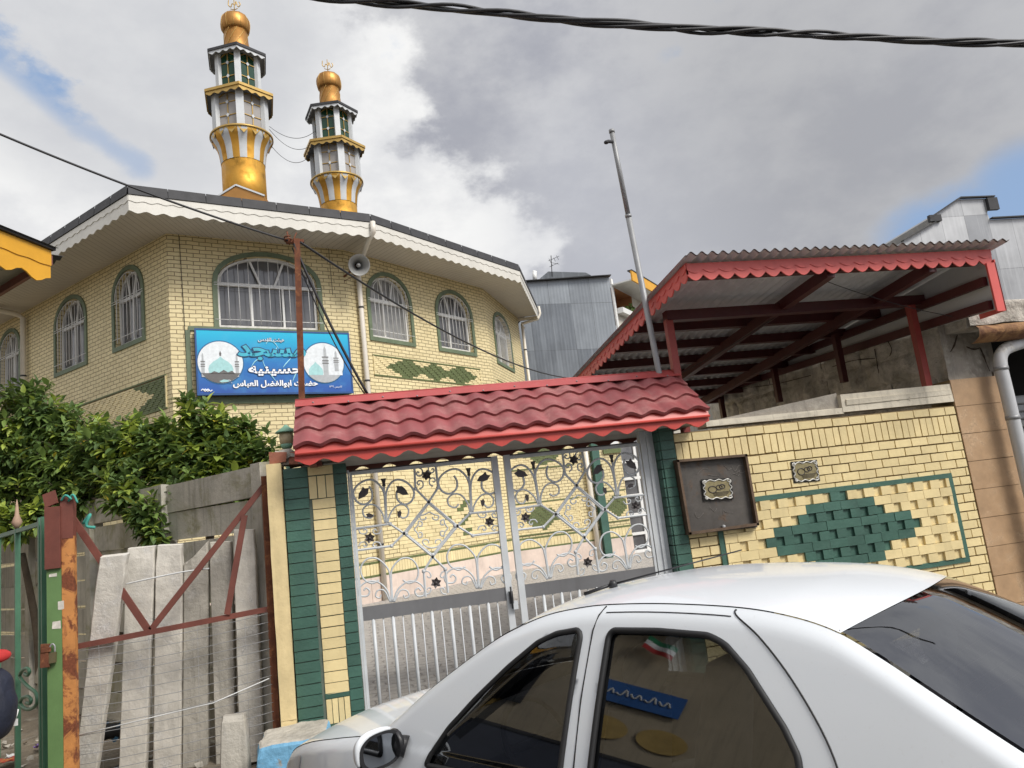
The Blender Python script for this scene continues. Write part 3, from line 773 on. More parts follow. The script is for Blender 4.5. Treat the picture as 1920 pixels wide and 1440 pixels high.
b = MB(); b.obox(SG(S0, Z0_, .05), dF * (S1 - S0), nF * .13, Z3 * (Z1_ - Z0_)); b.build('sign_box', M['black_plastic'], sign)
b = MB(); b.obox(SG(S0 + .02, Z0_ + .03, .181), dF * (S1 - S0 - .04), nF * .012, Z3 * (Z1_ - Z0_ - .05)); b.build('sign_face', M['sign_face'], sign)
b = MB()
for (sa, za, sb, zc_) in ((S0 - .012, Z0_ - .01, S1 + .012, Z0_ + .03), (S0 - .012, Z1_ - .02, S1 + .012, Z1_ + .012), (S0 - .012, Z0_ + .03, S0 + .02, Z1_ - .02), (S1 - .02, Z0_ + .03, S1 + .012, Z1_ - .02)):
    b.obox(SG(sa, za, .18), dF * (sb - sa), nF * .022, Z3 * (zc_ - za))
b.build('sign_rim', mat('dark_blue_rim', (.012, .07, .22), .4, bump=0), sign)
# brick border behind the sign
b = MB()
for (sa, za, sb, zc_) in ((S0 - .07, Z0_ - .16, S1 + .03, Z0_ - .01), (S0 - .1, Z1_ + .012, S1 + .06, Z1_ + .1), (S0 - .16, Z0_ - .16, S0 - .07, Z1_ + .012)):
    b.obox(SG(sa, za, 0), dF * (sb - sa), nF * .035, Z3 * (zc_ - za))
b.build('sign_brick_border', M['green_trim'], mosque)
def sg_uv(x, y):
    p = onP(x, y, SG(0, Z0_, .19), nF); return float((p - C1) @ dF), float(p[2])
def disc(cx, cy, r, left):
    s, z = sg_uv(cx, cy); R = abs(sg_uv(cx, cy - r)[1] - z)
    m1 = [M['pic_sky'], M['pic_dark'], M['pic_dome'], M['pic_grey'], M['pic_rim']]
    d = MB(); n = 40
    d.prism([(s + (R + .022) * math.cos(2 * PI * k / n), z + (R + .022) * math.sin(2 * PI * k / n)) for k in range(n)], SG, .193, .197, 4)
    d.prism([(s + R * math.cos(2 * PI * k / n), z + R * math.sin(2 * PI * k / n)) for k in range(n)], SG, .1975, .2, 0)
    def clip(pts): return [(s + max(-1, min(1, a)) * R, z + b_ * R) for a, b_ in pts]
    def chord(y0, m_, lo=-.98, o=.2002):
        a0 = math.asin(max(-1, min(1, y0))); pts = [(R * .99 * math.cos(t) + s, R * .99 * math.sin(t) + z) for t in [PI - a0 + (2 * a0 + PI) * k / 16 for k in range(17)]]
        d.prism(pts, SG, o - .0005, o + .0008, m_)
    def dome(cx_, y0, r_, hh, m_, o=.2014):
        pts = [(-r_, 0), (-1.06 * r_, .25 * hh), (-.95 * r_, .5 * hh), (-.6 * r_, .75 * hh), (-.2 * r_, .93 * hh), (0, 1.08 * hh), (.2 * r_, .93 * hh), (.6 * r_, .75 * hh), (.95 * r_, .5 * hh), (1.06 * r_, .25 * hh), (r_, 0)]
        d.prism(clip([(cx_ + a, y0 + b_) for a, b_ in pts]), SG, o, o + .0012, m_)
    def tower(cx_, y0, y1, w, m_, o=.203):
        d.prism(clip([(cx_ - w, y0), (cx_ + w, y0), (cx_ + w, y0 + .62 * (y1 - y0)), (cx_ + .6 * w, y0 + .64 * (y1 - y0)), (cx_ + .5 * w, y0 + .9 * (y1 - y0)), (cx_, y1), (cx_ - .5 * w, y0 + .9 * (y1 - y0)), (cx_ - .6 * w, y0 + .64 * (y1 - y0)), (cx_ - w, y0 + .62 * (y1 - y0))]), SG, o, o + .001, m_)
        for q in (.62, .42, .5): d.prism(clip([(cx_ - 1.35 * w, y0 + q * (y1 - y0)), (cx_ + 1.35 * w, y0 + q * (y1 - y0)), (cx_ + 1.35 * w, y0 + (q + .035) * (y1 - y0)), (cx_ - 1.35 * w, y0 + (q + .035) * (y1 - y0))]), SG, o + .001, o + .0018, 1)
    if left:
        dome(0, -.5, .52, .72, 0 if False else 2); tower(-.78, -.7, .45, .07, 3); tower(.72, -.7, .45, .07, 3)
        d.prism(clip([(-.03, .3), (.03, .3), (.05, .42), (0, .56), (-.05, .42)]), SG, .2014, .2026, 1)
        chord(-.52, 1, o=.2052); d.prism(clip([(-.52, -.56), (-.3, -.42), (-.1, -.5), (.12, -.36), (.3, -.48), (.5, -.4), (.62, -.56)]), SG, .2052, .206, 1)
        d.prism(clip([(-.1, -.9), (.1, -.82), (.4, -.86), (.3, -.93), (0, -.96)]), SG, .2062, .2068, 2)
    else:
        dome(-.42, -.62, .34, .62, 2); tower(.08, -.7, .85, .12, 3, .203); tower(.62, -.42, .62, .1, 3, .203)
        d.prism(clip([(.3, -.62), (.9, -.62), (.9, -.4), (.3, -.4)]), SG, .2014, .2022, 0)
        chord(-.62, 3, o=.2052)
    return d.build('picture_disc', m1, sign)
for k_, c_ in (('pic_sky', (.72, .76, .78)), ('pic_dark', (.13, .125, .12)), ('pic_dome', (.36, .62, .62)), ('pic_grey', (.42, .44, .45)), ('pic_rim', (.01, .11, .25))): M[k_] = mat(k_.replace('pic', 'printed'), c_, .35, var=.12, vs=14, bump=0)
disc(413.5, 679.5, 39, True); disc(607, 680.5, 37, False)
M['ink_teal'] = mat('turquoise_ink', (.05, .42, .55), .35, var=.15, vs=5, bump=0)
M['ink_white'] = mat('white_ink', (.85, .87, .9), .35, var=.04, bump=0)
M['ink_navy'] = mat('navy_ink', (.006, .04, .12), .4, bump=0)
M['ink_glow'] = mat('pale_cyan_print', (.35, .72, .85), .4, var=.2, vs=6, bump=0)
def sign_line(body, x0, y0, x1, y1, m_, offs, back, boff, raise_=.2):
    (s0, zt), (s1, zb2) = sg_uv(x0, (y0)), sg_uv(x1, y1)
    zt = (sg_uv(x0, y0)[1] + sg_uv(x1, y0)[1]) / 2; zb2 = (sg_uv(x0, y1)[1] + sg_uv(x1, y1)[1]) / 2
    w = MB(); t = shape_ar(body); ref = put_text(w, t, SG, s0, s1, zb2, zt, .2085, .004, offs, 0)
    if back is not None: put_text(w, t, SG, s0, s1, zb2, zt, .206, .002, boff, 1, ref)
    return w.build('lettering', [M[m_], M[back or m_]], sign)
# soft light swirls printed behind the words
w = MB()
for pts in ([(470, 690), (478, 678), (490, 672), (494, 682)], [(492, 676), (498, 690), (510, 706), (518, 716)], [(548, 716), (553, 704), (560, 690)], [(520, 668), (516, 660), (520, 650)], [(498, 646), (503, 640), (513, 642), (523, 655)], [(545, 672), (536, 682), (530, 690)]):
    q = [SG(*sg_uv(*p), .197) for p in crom([V(*p) for p in pts], 5)]; w.tube(q, [.003 + .012 * math.sin(PI * i / (len(q) - 1)) for i in range(len(q))], 5)
w.build('printed_swirl', M['ink_glow'], sign)
sign_line('هیئت القدس', 483, 634, 533, 642.5, 'ink_white', .008, 'ink_navy', .05)
sign_line('مسجد', 444, 648, 574, 676, 'ink_teal', .035, 'ink_navy', .075)
sign_line('حسینیه', 465, 687, 566, 705, 'ink_white', .03, 'ink_navy', .07)
sign_line('حضرت ابوالفضل العباس', 436, 713, 596, 727.5, 'ink_white', .035, 'ink_navy', .06)
sign_line('ع', 427, 712, 435, 719, 'ink_white', .02, 'ink_navy', .05)
sign_line('تاسیس ۱۳۶۹', 617, 723, 641, 728, 'ink_white', .0, None, 0)
w = MB()
for dx in (0, 5, 10): w.tube(crom([SG(*sg_uv(377 + dx, 733), .2), SG(*sg_uv(380 + dx, 730), .2), SG(*sg_uv(384 + dx, 734), .2), SG(*sg_uv(388 + dx, 731.5), .2)], 4), .012, 5)
w.build('small_emblem', M['ink_white'], sign)

# ------------------------------------------------------------------ loudspeaker on the corner
hp = C2 + nF * .45 + nR1 * .2 + Z3 * 7.62 + dR1 * .02
hp = onP(673, 497, C2 + (nF + nR1) * .36, nF)
ls = thing('loudspeaker', hp, 'grey horn loudspeaker on a bracket at the mosque corner', 'loudspeaker')
ax = V(.12, -.95, -.28); ax /= np.linalg.norm(ax); e1 = np.cross(ax, Z3); e1 /= np.linalg.norm(e1); e2 = np.cross(e1, ax)
def lat(mb, prof, n=24, mi=0):
    k0 = len(mb.v)
    for r, z in prof: mb.add([hp + ax * z + e1 * r * math.cos(2 * PI * j / n) + e2 * r * math.sin(2 * PI * j / n) for j in range(n)])
    for i in range(len(prof) - 1):
        for j in range(n): a = k0 + i * n; mb.face((a + j, a + (j + 1) % n, a + n + (j + 1) % n, a + n + j), mi, None, True)
M['horn'] = mat('grey_horn_metal', (.40, .40, .385), .45, metal=.3, var=.12, bump=.05, streak=.2)
b = MB(); lat(b, [(.05, -.36), (.07, -.22), (.12, -.1), (.19, -.02), (.235, .03), (.245, .035), (.24, .045), (.225, .03), (.17, -.03), (.1, -.13), (.06, -.25)]); b.build('horn', M['horn'], ls)
b = MB(); lat(b, [(0, -.02), (.035, -.03), (.05, -.06), (.045, -.15), (.03, -.22)]); b.build('horn_plug', M['horn'], ls)
b = MB(); lat(b, [(0, -.56), (.07, -.55), (.085, -.5), (.085, -.4), (.05, -.36)]); b.build('driver', M['slate'], ls)
b = MB(); wp = C2 + dF * -.05 + Z3 * (hp[2] - .05); b.bar(hp - ax * .3, wp, .035, .035); b.bar(hp - ax * .3 + e1 * -.1, hp - ax * .3 + e1 * .1, .03, .03); b.tube([hp - ax * .45, hp - ax * .5 + Z3 * -.2, wp + Z3 * -.1], .008, 5); b.build('bracket', M['rust'], ls)
# ------------------------------------------------------------------ ground
RZ = -0.232
g = MB(); g.quad((-300, -300, RZ - .03), (300, -300, RZ - .03), (300, 300, RZ - .03), (-300, 300, RZ - .03)); structure(g.build('ground', M['soil']))
g = MB(); g.box(-60, 60, -5.2, 5.0, RZ - .02, RZ); structure(g.build('road', M['asphalt']))
g = MB(); g.box(-.75, 60, 5.0, 6.25, RZ - .02, -.10); structure(g.build('pavement', M['pavement']))
g = MB(); g.obox((-.7, 6.25, -.2), (9.7, 0, 0), (0, 22, 0), (0, 0, .3)); structure(g.build('courtyard', M['paver']))
def soil_fn(u, v):
    x = -14 + 13.3 * u; y = 5.0 + 12 * v
    h = -.14 + .14 * min(1, v * 3) + .10 * mnoise.noise(Vector((x * .9, y * .9, 0))) + .03 * mnoise.noise(Vector((x * 4, y * 4, 3)))
    return (x, y, h)
g = MB(); g.grid(soil_fn, 60, 60); structure(g.build('soil_plot', M['soil']))

# ------------------------------------------------------------------ boundary wall of modelled bricks
WY = 6.30; GY = 6.42
def wallP(x, z, o=0.0): return V(x, WY - o, z)
CH = .0845; BWD = .182
X0w, X1w = 2.83, 5.865
wall = thing('boundary_wall', (4.3, WY, 0), 'yellow painted brick boundary wall with a green stepped diamond, right of the gate', 'wall')
core = MB(); core.box(X0w, X1w, WY + .012, WY + .2, -.1, 2.19); core.build('wall_core', M['mortar'], wall)
zt = 2.185
rows = [(zt - .082, zt)]; sold = (zt - .082 - .185, zt - .085); z = sold[0] - .003
while z > 0.0: rows.append((z - CH, z)); z -= CH
fz1 = 1.495; fx1 = 5.60; fx0 = 3.16
fr_rows = [i for i, (a, b) in enumerate(rows) if i > 0 and b <= fz1 + .02 and a >= fz1 - 9.6 * CH]
rb = random.Random(3)
yb = MB(); gb = MB()
def brick(mb, a, b, z0, z1, proud, g=.005, gz=.0055):
    j = lambda: rb.uniform(-.0016, .0016)
    mb.obox(wallP(a + g + j(), z0 + gz + j(), -.02), (b - a - 2 * g, 0, 0), (0, -(proud + .02) + j(), 0), (0, 0, z1 - z0 - 2 * gz + j()), 0, .0014)
cxd = (onY(1575, 985, WY)[0])
top_i = fr_rows[0] if fr_rows else 5
nfr = 9
for i, (a, b) in enumerate(rows):
    inside_row = top_i <= i < top_i + nfr
    off = BWD / 2 if i % 2 else 0
    xs = []; x = X0w - off
    while x < X1w - .005: xs.append((max(x, X0w), min(x + BWD, X1w))); x += BWD
    for k, (p, q) in enumerate(xs):
        if q - p < .02: continue
        if inside_row and q > fx0 - .01 and p < fx1 + .01:
            # clip at the frame
            for (pp, qq, ins) in ((p, min(q, fx0), False), (max(p, fx0), min(q, fx1), True), (max(p, fx1), q, False)):
                if qq - pp < .025: continue
                if not ins: brick(yb, pp, qq, a, b, .004); continue
                r = i - top_i; half = (4 - abs(4 - r)) + .5
                c = (pp + qq) / 2
                g_ = abs(c - cxd) / BWD < half + .25
                tgt = gb if g_ else yb
                if i % 2 == 0 and qq - pp > .12:
                    sp_ = pp + (qq - pp) * .56; brick(tgt, pp, sp_ + .004, a, b, .028, .0015, .002); brick(tgt, sp_ - .01, qq + .004, a, b, .004, 0, 0)
                else: brick(tgt, pp, qq, a, b, .028 + rb.uniform(-.002, .001), .0015, .002)
        else: brick(yb, p, q, a, b, .004)
x = X0w
while x < X1w - .03:
    w = rb.choice((.072, .072, .068, .086)); brick(yb, x, min(x + w, X1w), sold[0], sold[1], .004); x += w
yb.build('yellow_bricks', M['yel_brick'], wall); gb.build('green_diamond', M['green_brick'], wall)
fb = MB(); zb0 = rows[top_i + nfr - 1][0]; zt0 = rows[top_i][1]
for (sa, za, sb, zc_) in ((fx0 - .05, zt0, fx1 + .05, zt0 + .045), (fx0 - .05, zb0 - .045, fx1 + .05, zb0), (fx0 - .05, zb0, fx0, zt0), (fx1, zb0, fx1 + .05, zt0)):
    fb.box(sa, sb, WY - .018, WY + .01, za, zc_)
fb.build('green_frame', M['green_brick'], wall)
cp = MB(); cp.grid(lambda u, v: (4.62 + 1.25 * u, WY + .02 - .01 * math.sin(u * 9) + .0 * v, 2.235 + .18 * v + .012 * mnoise.noise(Vector((u * 6, v * 3, 0)))), 24, 4)
cp = MB(); cp.obox((4.62, WY + .0, 2.235), (1.25, 0, 0), (0, .24, 0), (0, 0, .175), 0, .008); cp.obox((3.18, WY + .01, 2.225), (1.44, 0, 0), (0, .2, 0), (0, 0, .05), 0, .006)
cp.obox((4.66, WY - .012, 2.30), (1.2, 0, 0), (0, .014, 0), (0, 0, .05), 0, .006)
cp.build('coping', M['whitewash'], wall)
wd = MB(); k = wd.add([(3.2, WY + .06, 2.27), (4.62, WY + .06, 2.27), (4.62, WY + .06, 2.43), (3.2, WY + .25, 2.27), (4.62, WY + .25, 2.27), (4.62, WY + .25, 2.43)])
for q in ((0, 1, 2), (5, 4, 3), (0, 2, 5, 3), (1, 4, 5, 2)): wd.face([k + i for i in q])
wd.build('mortar_wedge', M['plaster'], wall)
pl = MB(); pl.box(X0w, X1w, WY - .03, WY + .01, -.12, .0); pl.build('plinth', M['pink_stone'], wall)

# ------------------------------------------------------------------ gate pillars
def pillar(name, label, segs, z0, z1, yf, depth, extra=None):
    """segs: list of (x0,x1,kind)"""
    xs0 = min(s[0] for s in segs); xs1 = max(s[1] for s in segs)
    t = thing(name, ((xs0 + xs1) / 2, yf, 0), label, 'pillar')
    c = MB(); c.box(xs0 + .004, xs1 - .004, yf + .008, yf + depth, z0 - .3, z1); c.build('pillar_core', M['mortar_green'], t)
    mats_ = {'g': MB(), 'y': MB()}
    for a, b, kd in segs:
        zc = z1; r = 0
        if kd == 'y' :
            mats_['y'].obox((a + .004, yf - .004, zc - .075), (b - a - .008, 0, 0), (0, .03, 0), (0, 0, .07), 0, .001); zc -= .08
            for q in range(3): w = (b - a) / 3; mats_['y'].obox((a + w * q + .004, yf - .004, zc - .185), (w - .008, 0, 0), (0, .03, 0), (0, 0, .18), 0, .001)
            zc -= .19
            a2, b2 = a + .02, b - .0
        else: a2, b2 = a, b
        bot = z0 + (.27 if kd == 'y' else 0)
        while zc - CH > bot - .02:
            mats_[kd].obox((a2 + .003, yf - .001 - rb.uniform(0, .003), zc - CH + .004), (b2 - a2 - .006, 0, 0), (0, .03, 0), (0, 0, CH - .007 + rb.uniform(-.002, .001)), 0, .0015); zc -= CH
        if kd == 'y':
            mats_['g'].obox((a2, yf - .002, z0 + .225), (b2 - a2, 0, 0), (0, .03, 0), (0, 0, .04), 0, .001)
            for q in range(4): w = (b2 - a2) / 4; mats_['y'].obox((a2 + w * q + .003, yf - .003, z0 + .04), (w - .006, 0, 0), (0, .03, 0), (0, 0, .18), 0, .001)
            mats_['g'].obox((a2, yf - .002, z0), (b2 - a2, 0, 0), (0, .03, 0), (0, 0, .036), 0, .001)
    mats_['g'].build('green_bricks', M['green_brick'], t)
    if mats_['y'].f: mats_['y'].build('yellow_bricks', M['yel_brick'], t)
    return t
lp = pillar('gate_pillar', 'green and yellow brick gate pillar between the fence and the gate', [(-.595, -.40, 'g'), (-.40, -.195, 'y'), (-.195, -.088, 'g')], .17, 2.215, WY, .26)
b = MB(); b.box(-.6, -.09, WY - .03, WY + .2, -.2, .168); b.build('pillar_plinth', M['pink_stone'], lp)
rp = pillar('gate_pillar', 'narrow green brick pillar between the gate and the metal cabinet', [(2.69, 2.828, 'g')], .05, 2.3, WY - .01, .26)
b = MB(); zc = 2.3
while zc > .1:
    b.obox((2.675, WY, zc - CH + .004), (.02, 0, 0), (0, .24, 0), (0, 0, CH - .008), 0, .001); zc -= CH
b.build('reveal_bricks', M['green_brick'], rp)
# rendered post with rubble on top, left of the pillar
yp = thing('rendered_post', (-.66, WY, 0), 'pale yellow rendered post with broken bricks on top, left of the green pillar', 'post')
b = MB(); b.grid(lambda u, v: (-.715 + .115 * u + .006 * mnoise.noise(Vector((u * 2, v * 9, 1))), WY - .06 + .008 * mnoise.noise(Vector((u * 3, v * 7, 5))), .3 + 1.96 * v), 4, 24)
b.box(-.713, -.602, WY - .055, WY + .2, -.1, 2.255, 0, .003); b.build('post_body', M['yellow_plaster'], yp)
b = MB(); b.obox((-.69, WY - .03, 2.262), (.13, 0, 0), (0, .2, 0), (.0, 0, .09), 0, .012); b.obox((-.54, WY, 2.24), (.09, 0, 0), (0, .16, 0), (0, 0, .1), 0, .014); b.build('broken_brick', mat('broken_red_brick', (.36, .14, .09), .9, var=.3, bump=.8), yp)
b = MB(); b.grid(lambda u, v: (-.70 + .26 * u, WY - .02 + .22 * v, 2.30 + .085 * math.sin(PI * u) * math.sin(PI * v) ** .5 + .03 * mnoise.noise(Vector((u * 5, v * 5, 2)))), 12, 10)
b.box(-.66, -.46, WY + .02, WY + .18, 2.24, 2.36, 0, .02); b.build('mortar_cap', M['stone'], yp)
# garden lantern peeping behind the post
lc = onY(537, 822, 6.75)
lt = thing('garden_lantern', lc, 'small cream lantern with a green cap behind the pillar top', 'lantern')
b = MB(); b.lathe([(.055, -.05), (.062, .02), (.055, .05)], 12, lc); b.build('lantern_body', mat('cream_lantern_glass', (.62, .52, .34), .4, bump=0), lt)
b = MB(); b.lathe([(.095, .05), (.09, .062), (.03, .1), (.012, .12)], 12, lc); b.lathe([(.04, -.09), (.055, -.05)], 12, lc); b.tube([lc - Z3 * .08, V(lc[0], lc[1], 1.2)], .018, 8); b.build('lantern_cap', mat('pale_green_lantern_paint', (.20, .38, .27), .5, bump=.05), lt)

# ------------------------------------------------------------------ gate canopy
RYr, RZr, EYr, EZr = 6.52, 2.80, 5.98, 2.375
gx0, gx1 = -.475, 3.06
gr = thing('gate_canopy', (1.3, 6.4, 2.2), 'red pressed metal tile canopy over the courtyard gate', 'canopy')
def tile_fn(sgn, y0):
    def f(u, v):
        x = gx0 + (gx1 - gx0) * u + .06 * 0
        per = .207; w = abs(math.sin(PI * (x - gx0) / per)) ** .8
        st = v * 3.0; fr = st - math.floor(st) if v < 1 else 1.0
        h = .030 * (1 - w) + .020 * fr + .012
        y = RYr + sgn * (RYr - EYr) * v; z = RZr + (EZr - RZr) * v - .03
        nn = V(0, sgn * (RZr - EZr), RYr - EYr); nn /= np.linalg.norm(nn)
        return V(x, y, z) + nn * h
    return f
def tiles(sgn):
    b = MB(); nu = 204; per = .207
    nn = V(0, sgn * (RZr - EZr), RYr - EYr); nn /= np.linalg.norm(nn)
    prev = None
    for st in range(3):
        rowsv = []
        for k in range(5):
            fr = k / 4; v = (st + fr) / 3 + .0
            pts = []
            for i in range(nu + 1):
                x = gx0 + (gx1 - gx0) * i / nu; c = .5 - .5 * math.cos(2 * PI * (x - gx0) / per)
                c = c ** .75
                vv = v + .022 * (1 - c) * fr * 1.2
                h = .029 * c + .024 * fr + .004 * mnoise.noise(Vector((x * 2.3, vv * 3, sgn * 4))) + .003 * mnoise.noise(Vector((x * 7, vv * 9, 2))) + (.004 if (x - gx0) % 1.04 < .52 else 0)
                pts.append(V(x, RYr + sgn * (RYr - EYr) * vv, RZr - .035 + (EZr - RZr) * vv) + nn * h)
            rowsv.append(b.add(pts))
        for k in range(4):
            for i in range(nu): b.face((rowsv[k] + i, rowsv[k] + i + 1, rowsv[k + 1] + i + 1, rowsv[k + 1] + i), 0, None, True)
        # riser
        last = [np.array(b.v[rowsv[4] + i]) for i in range(nu + 1)]
        dn = b.add([p - nn * .03 + V(0, -sgn * .004, 0) for p in last]); up = b.add(last)
        for i in range(nu): b.face((up + i, up + i + 1, dn + i + 1, dn + i), 0, None, False)
    return b
tiles(-1).build('tile_sheet', M['red_tile'], gr); tiles(1).build('tile_sheet', M['red_tile'], gr)
b = MB(); 
b.obox((gx0, RYr, RZr + .012), (gx1 - gx0, 0, 0), (0, -.105, -.075), (0, -.004, .004)); b.obox((gx0, RYr, RZr + .012), (gx1 - gx0, 0, 0), (0, .105, -.075), (0, .004, .004))
b.tube([(gx0, RYr, RZr + .012), (gx1, RYr, RZr + .012)], .012, 6)
rc = b.build('ridge_cap', M['red_trim'], gr); rc.data.materials[0] = mat('faded_red_flashing', (.42, .075, .07), .42, var=.14, streak=.2, stc=(.4, .2, .18))
b = MB()
for i in range(12): x = gx0 + .15 + i * .295; b.lathe([(.008, -.004), (.008, .006), (.003, .009)], 6, (x, RYr - .075 - .03 * (i % 2), RZr - .032 - .022 * (i % 2)))
b.build('screw_head', M['galv'], rc)
FP = lambda x, z, o=0.0: V(x, EYr + .02 - o, z)
b = MB(); b.obox((gx0 + .01, EYr + .02, 2.285), (gx1 - gx0 - .02, 0, 0), (0, -.03, 0), (0, .03, .085)); b.tube([(gx0 + .01, EYr - .012, 2.285), (gx1 - .01, EYr - .012, 2.285)], .012, 6)
board(b, gx0 + .005, gx1 - .01, 2.285, 2.196, .045, .215, FP, -.012, .012, wave=True); b.build('fascia', M['red_trim'], gr)
BP = lambda x, z, o=0.0: V(x, 7.03 + o, z)
b = MB(); board(b, gx0 + .02, gx1 - .02, 2.36, 2.183, .05, .245, BP, -.012, .012, step=10, wave=True); b.build('rear_fascia', M['brown_paint'], gr)
b = MB(); b.box(gx0 + .02, gx1 - .02, EYr + .06, 7.0, 2.245, 2.258)
for x in (gx0 + .004, gx1 - .014):
    k = b.add([(x, EYr + .03, 2.28), (x, 7.02, 2.28), (x, RYr, RZr - .03)]); b.face((k, k + 1, k + 2)); k = b.add([(x + .008, EYr + .03, 2.28), (x + .008, 7.02, 2.28), (x + .008, RYr, RZr - .03)]); b.face((k + 2, k + 1, k))
b.build('soffit_sheet', mat('grey_soffit_sheet', (.33, .31, .28), .7, var=.15), gr)
b = MB(); b.box(gx0 + .1, gx0 + .16, EYr + .05, 7.0, 2.20, 2.262); b.box(-.35, -.28, 6.2, 6.9, 2.205, 2.26); b.build('timber_bearer', M['brown_paint'], gr)

# ------------------------------------------------------------------ gate leaves
def gp(x, y, o=0.0): p = onY(x, y, GY); return V(p[0], GY - o, p[2])
GX = (-.07, 1.205, 1.262, 2.535); GT, GB = 2.145, .14
def Zl(zx, zy):  # zoom pixels of the left-leaf study (4x, origin 640,820)
    p = onY(640 + zx / 4, 820 + zy / 4, GY); return (p[0], p[2])
LS = []   # strokes: (points, radius, smooth)
def st(pts, r=.0075, sm=True): LS.append(([Zl(*p) for p in pts], r, sm))
# straight lattice
for p in ([(547, 212), (555, 385), (655, 485), (870, 665), (985, 737), (1232, 705)], [(706, 200), (725, 378), (655, 485), (470, 720), (376, 815), (98, 850)],
          [(84, 688), (365, 650), (470, 720), (685, 895), (780, 988), (800, 1165)], [(1208, 548), (965, 570), (870, 665), (685, 895), (618, 1005), (632, 1195)]): st(p, .0095, False)
# inner doubled diamond
st([(655, 497), (852, 663), (685, 880), (487, 722), (655, 497)], .007, False)
# flower square scrolls
for (cx_, cy_) in ((578, 270), (682, 245), (583, 345), (690, 325)):
    sx = -1 if cx_ < 635 else 1; sy = -1 if cy_ < 300 else 1
    st([(cx_ - sx * 2 + sx * 0, cy_ + sy * 42), (cx_ + sx * -28, cy_ + sy * 25), (cx_ + sx * -26, cy_ - sy * 12), (cx_, cy_ - sy * 20), (cx_ + sx * 14, cy_ - sy * 4), (cx_ + sx * 4, cy_ + sy * 10), (cx_ - sx * 6, cy_ + sy * 2)], .006)
def tree_top(x0, y0, flip=1, wide=1.0, two=True, hook=True):
    """branching motif: stem foot at (x0,y0)"""
    for s in (-1, 1):
        w = s * wide
        st([(x0 + s * 4, y0 - 5), (x0 + s * 3 - 8, y0 - 180), (x0 + w * 20 - 12, y0 - 260), (x0 + w * 70 - 18, y0 - 318), (x0 + w * 130 - 18, y0 - 325), (x0 + w * 195 - 20, y0 - 288 ), (x0 + w * 228 - 20, y0 - 230), (x0 + w * 205 - 18, y0 - 165), (x0 + w * 150 - 15, y0 - 142), (x0 + w * 100 - 15, y0 - 175), (x0 + w * 92 - 15, y0 - 230), (x0 + w * 115 - 15, y0 - 278)], .0085)
        st([(x0 + s * 10, y0 - 5), (x0 + w * 28, y0 - 70), (x0 + w * 75, y0 - 130), (x0 + w * 130 - 2, y0 - 140), (x0 + w * 170 - 5, y0 - 105), (x0 + w * 162 - 5, y0 - 55), (x0 + w * 120, y0 - 40), (x0 + w * 95, y0 - 65)], .007)
    st([(x0, y0), (x0 - 20, y0 - 290)], .008, False)
    a = Zl(x0 - 20, y0 - 300); FIN.append(a)
FIN = []
tree_top(338, 645); tree_top(975, 565)
def tree_low(x0, y0):
    for s in (-1, 1):
        st([(x0 + s * 4, y0), (x0 + s * 4 - 12, y0 - 190), (x0 + s * 22 - 18, y0 - 260), (x0 + s * 90 - 22, y0 - 325), (x0 + s * 170 - 24, y0 - 320), (x0 + s * 215 - 22, y0 - 250), (x0 + s * 200 - 16, y0 - 175), (x0 + s * 140 - 12, y0 - 140), (x0 + s * 90 - 10, y0 - 165)], .007)
        st([(x0 + s * 10, y0), (x0 + s * 40, y0 - 90), (x0 + s * 110, y0 - 150), (x0 + s * 190 - 4, y0 - 150), (x0 + s * 245 - 6, y0 - 100), (x0 + s * 240 - 6, y0 - 50), (x0 + s * 190, y0 - 45), (x0 + s * 170, y0 - 80), (x0 + s * 195, y0 - 105), (x0 + s * 215, y0 - 85)], .007)
        st([(x0 + s * 16, y0), (x0 + s * 60, y0 - 85), (x0 + s * 110, y0 - 85), (x0 + s * 125, y0 - 45), (x0 + s * 95, y0 - 30), (x0 + s * 85, y0 - 55)], .006)
tree_low(382, 1235); tree_low(1030, 1135)
# c scrolls in the diamond
for (a, b, cx_, cy_) in ((660, 590, 660, 560), (580, 690, 545, 690), (770, 680, 800, 680), (680, 790, 680, 830)):
    hor = abs(cx_ - a) < 5
    for s in (-1, 1):
        if hor: q = [(cx_, cy_), (cx_ + s * 40, b - 10 if cy_ < b else b + 30), (cx_ + s * 70, b), (cx_ + s * 60, b + 28 if cy_ < b else b - 22), (cx_ + s * 30, b + 24 if cy_ < b else b - 18), (cx_ + s * 25, b + 5)]
        else: q = [(cx_, cy_), (a - 5 if a > cx_ else a + 5, cy_ + s * 35), (a, cy_ + s * 62), (a + (25 if a > cx_ else -25), cy_ + s * 52), (a + (22 if a > cx_ else -22), cy_ + s * 25), (a, cy_ + s * 25)]
        st(q, .0055)
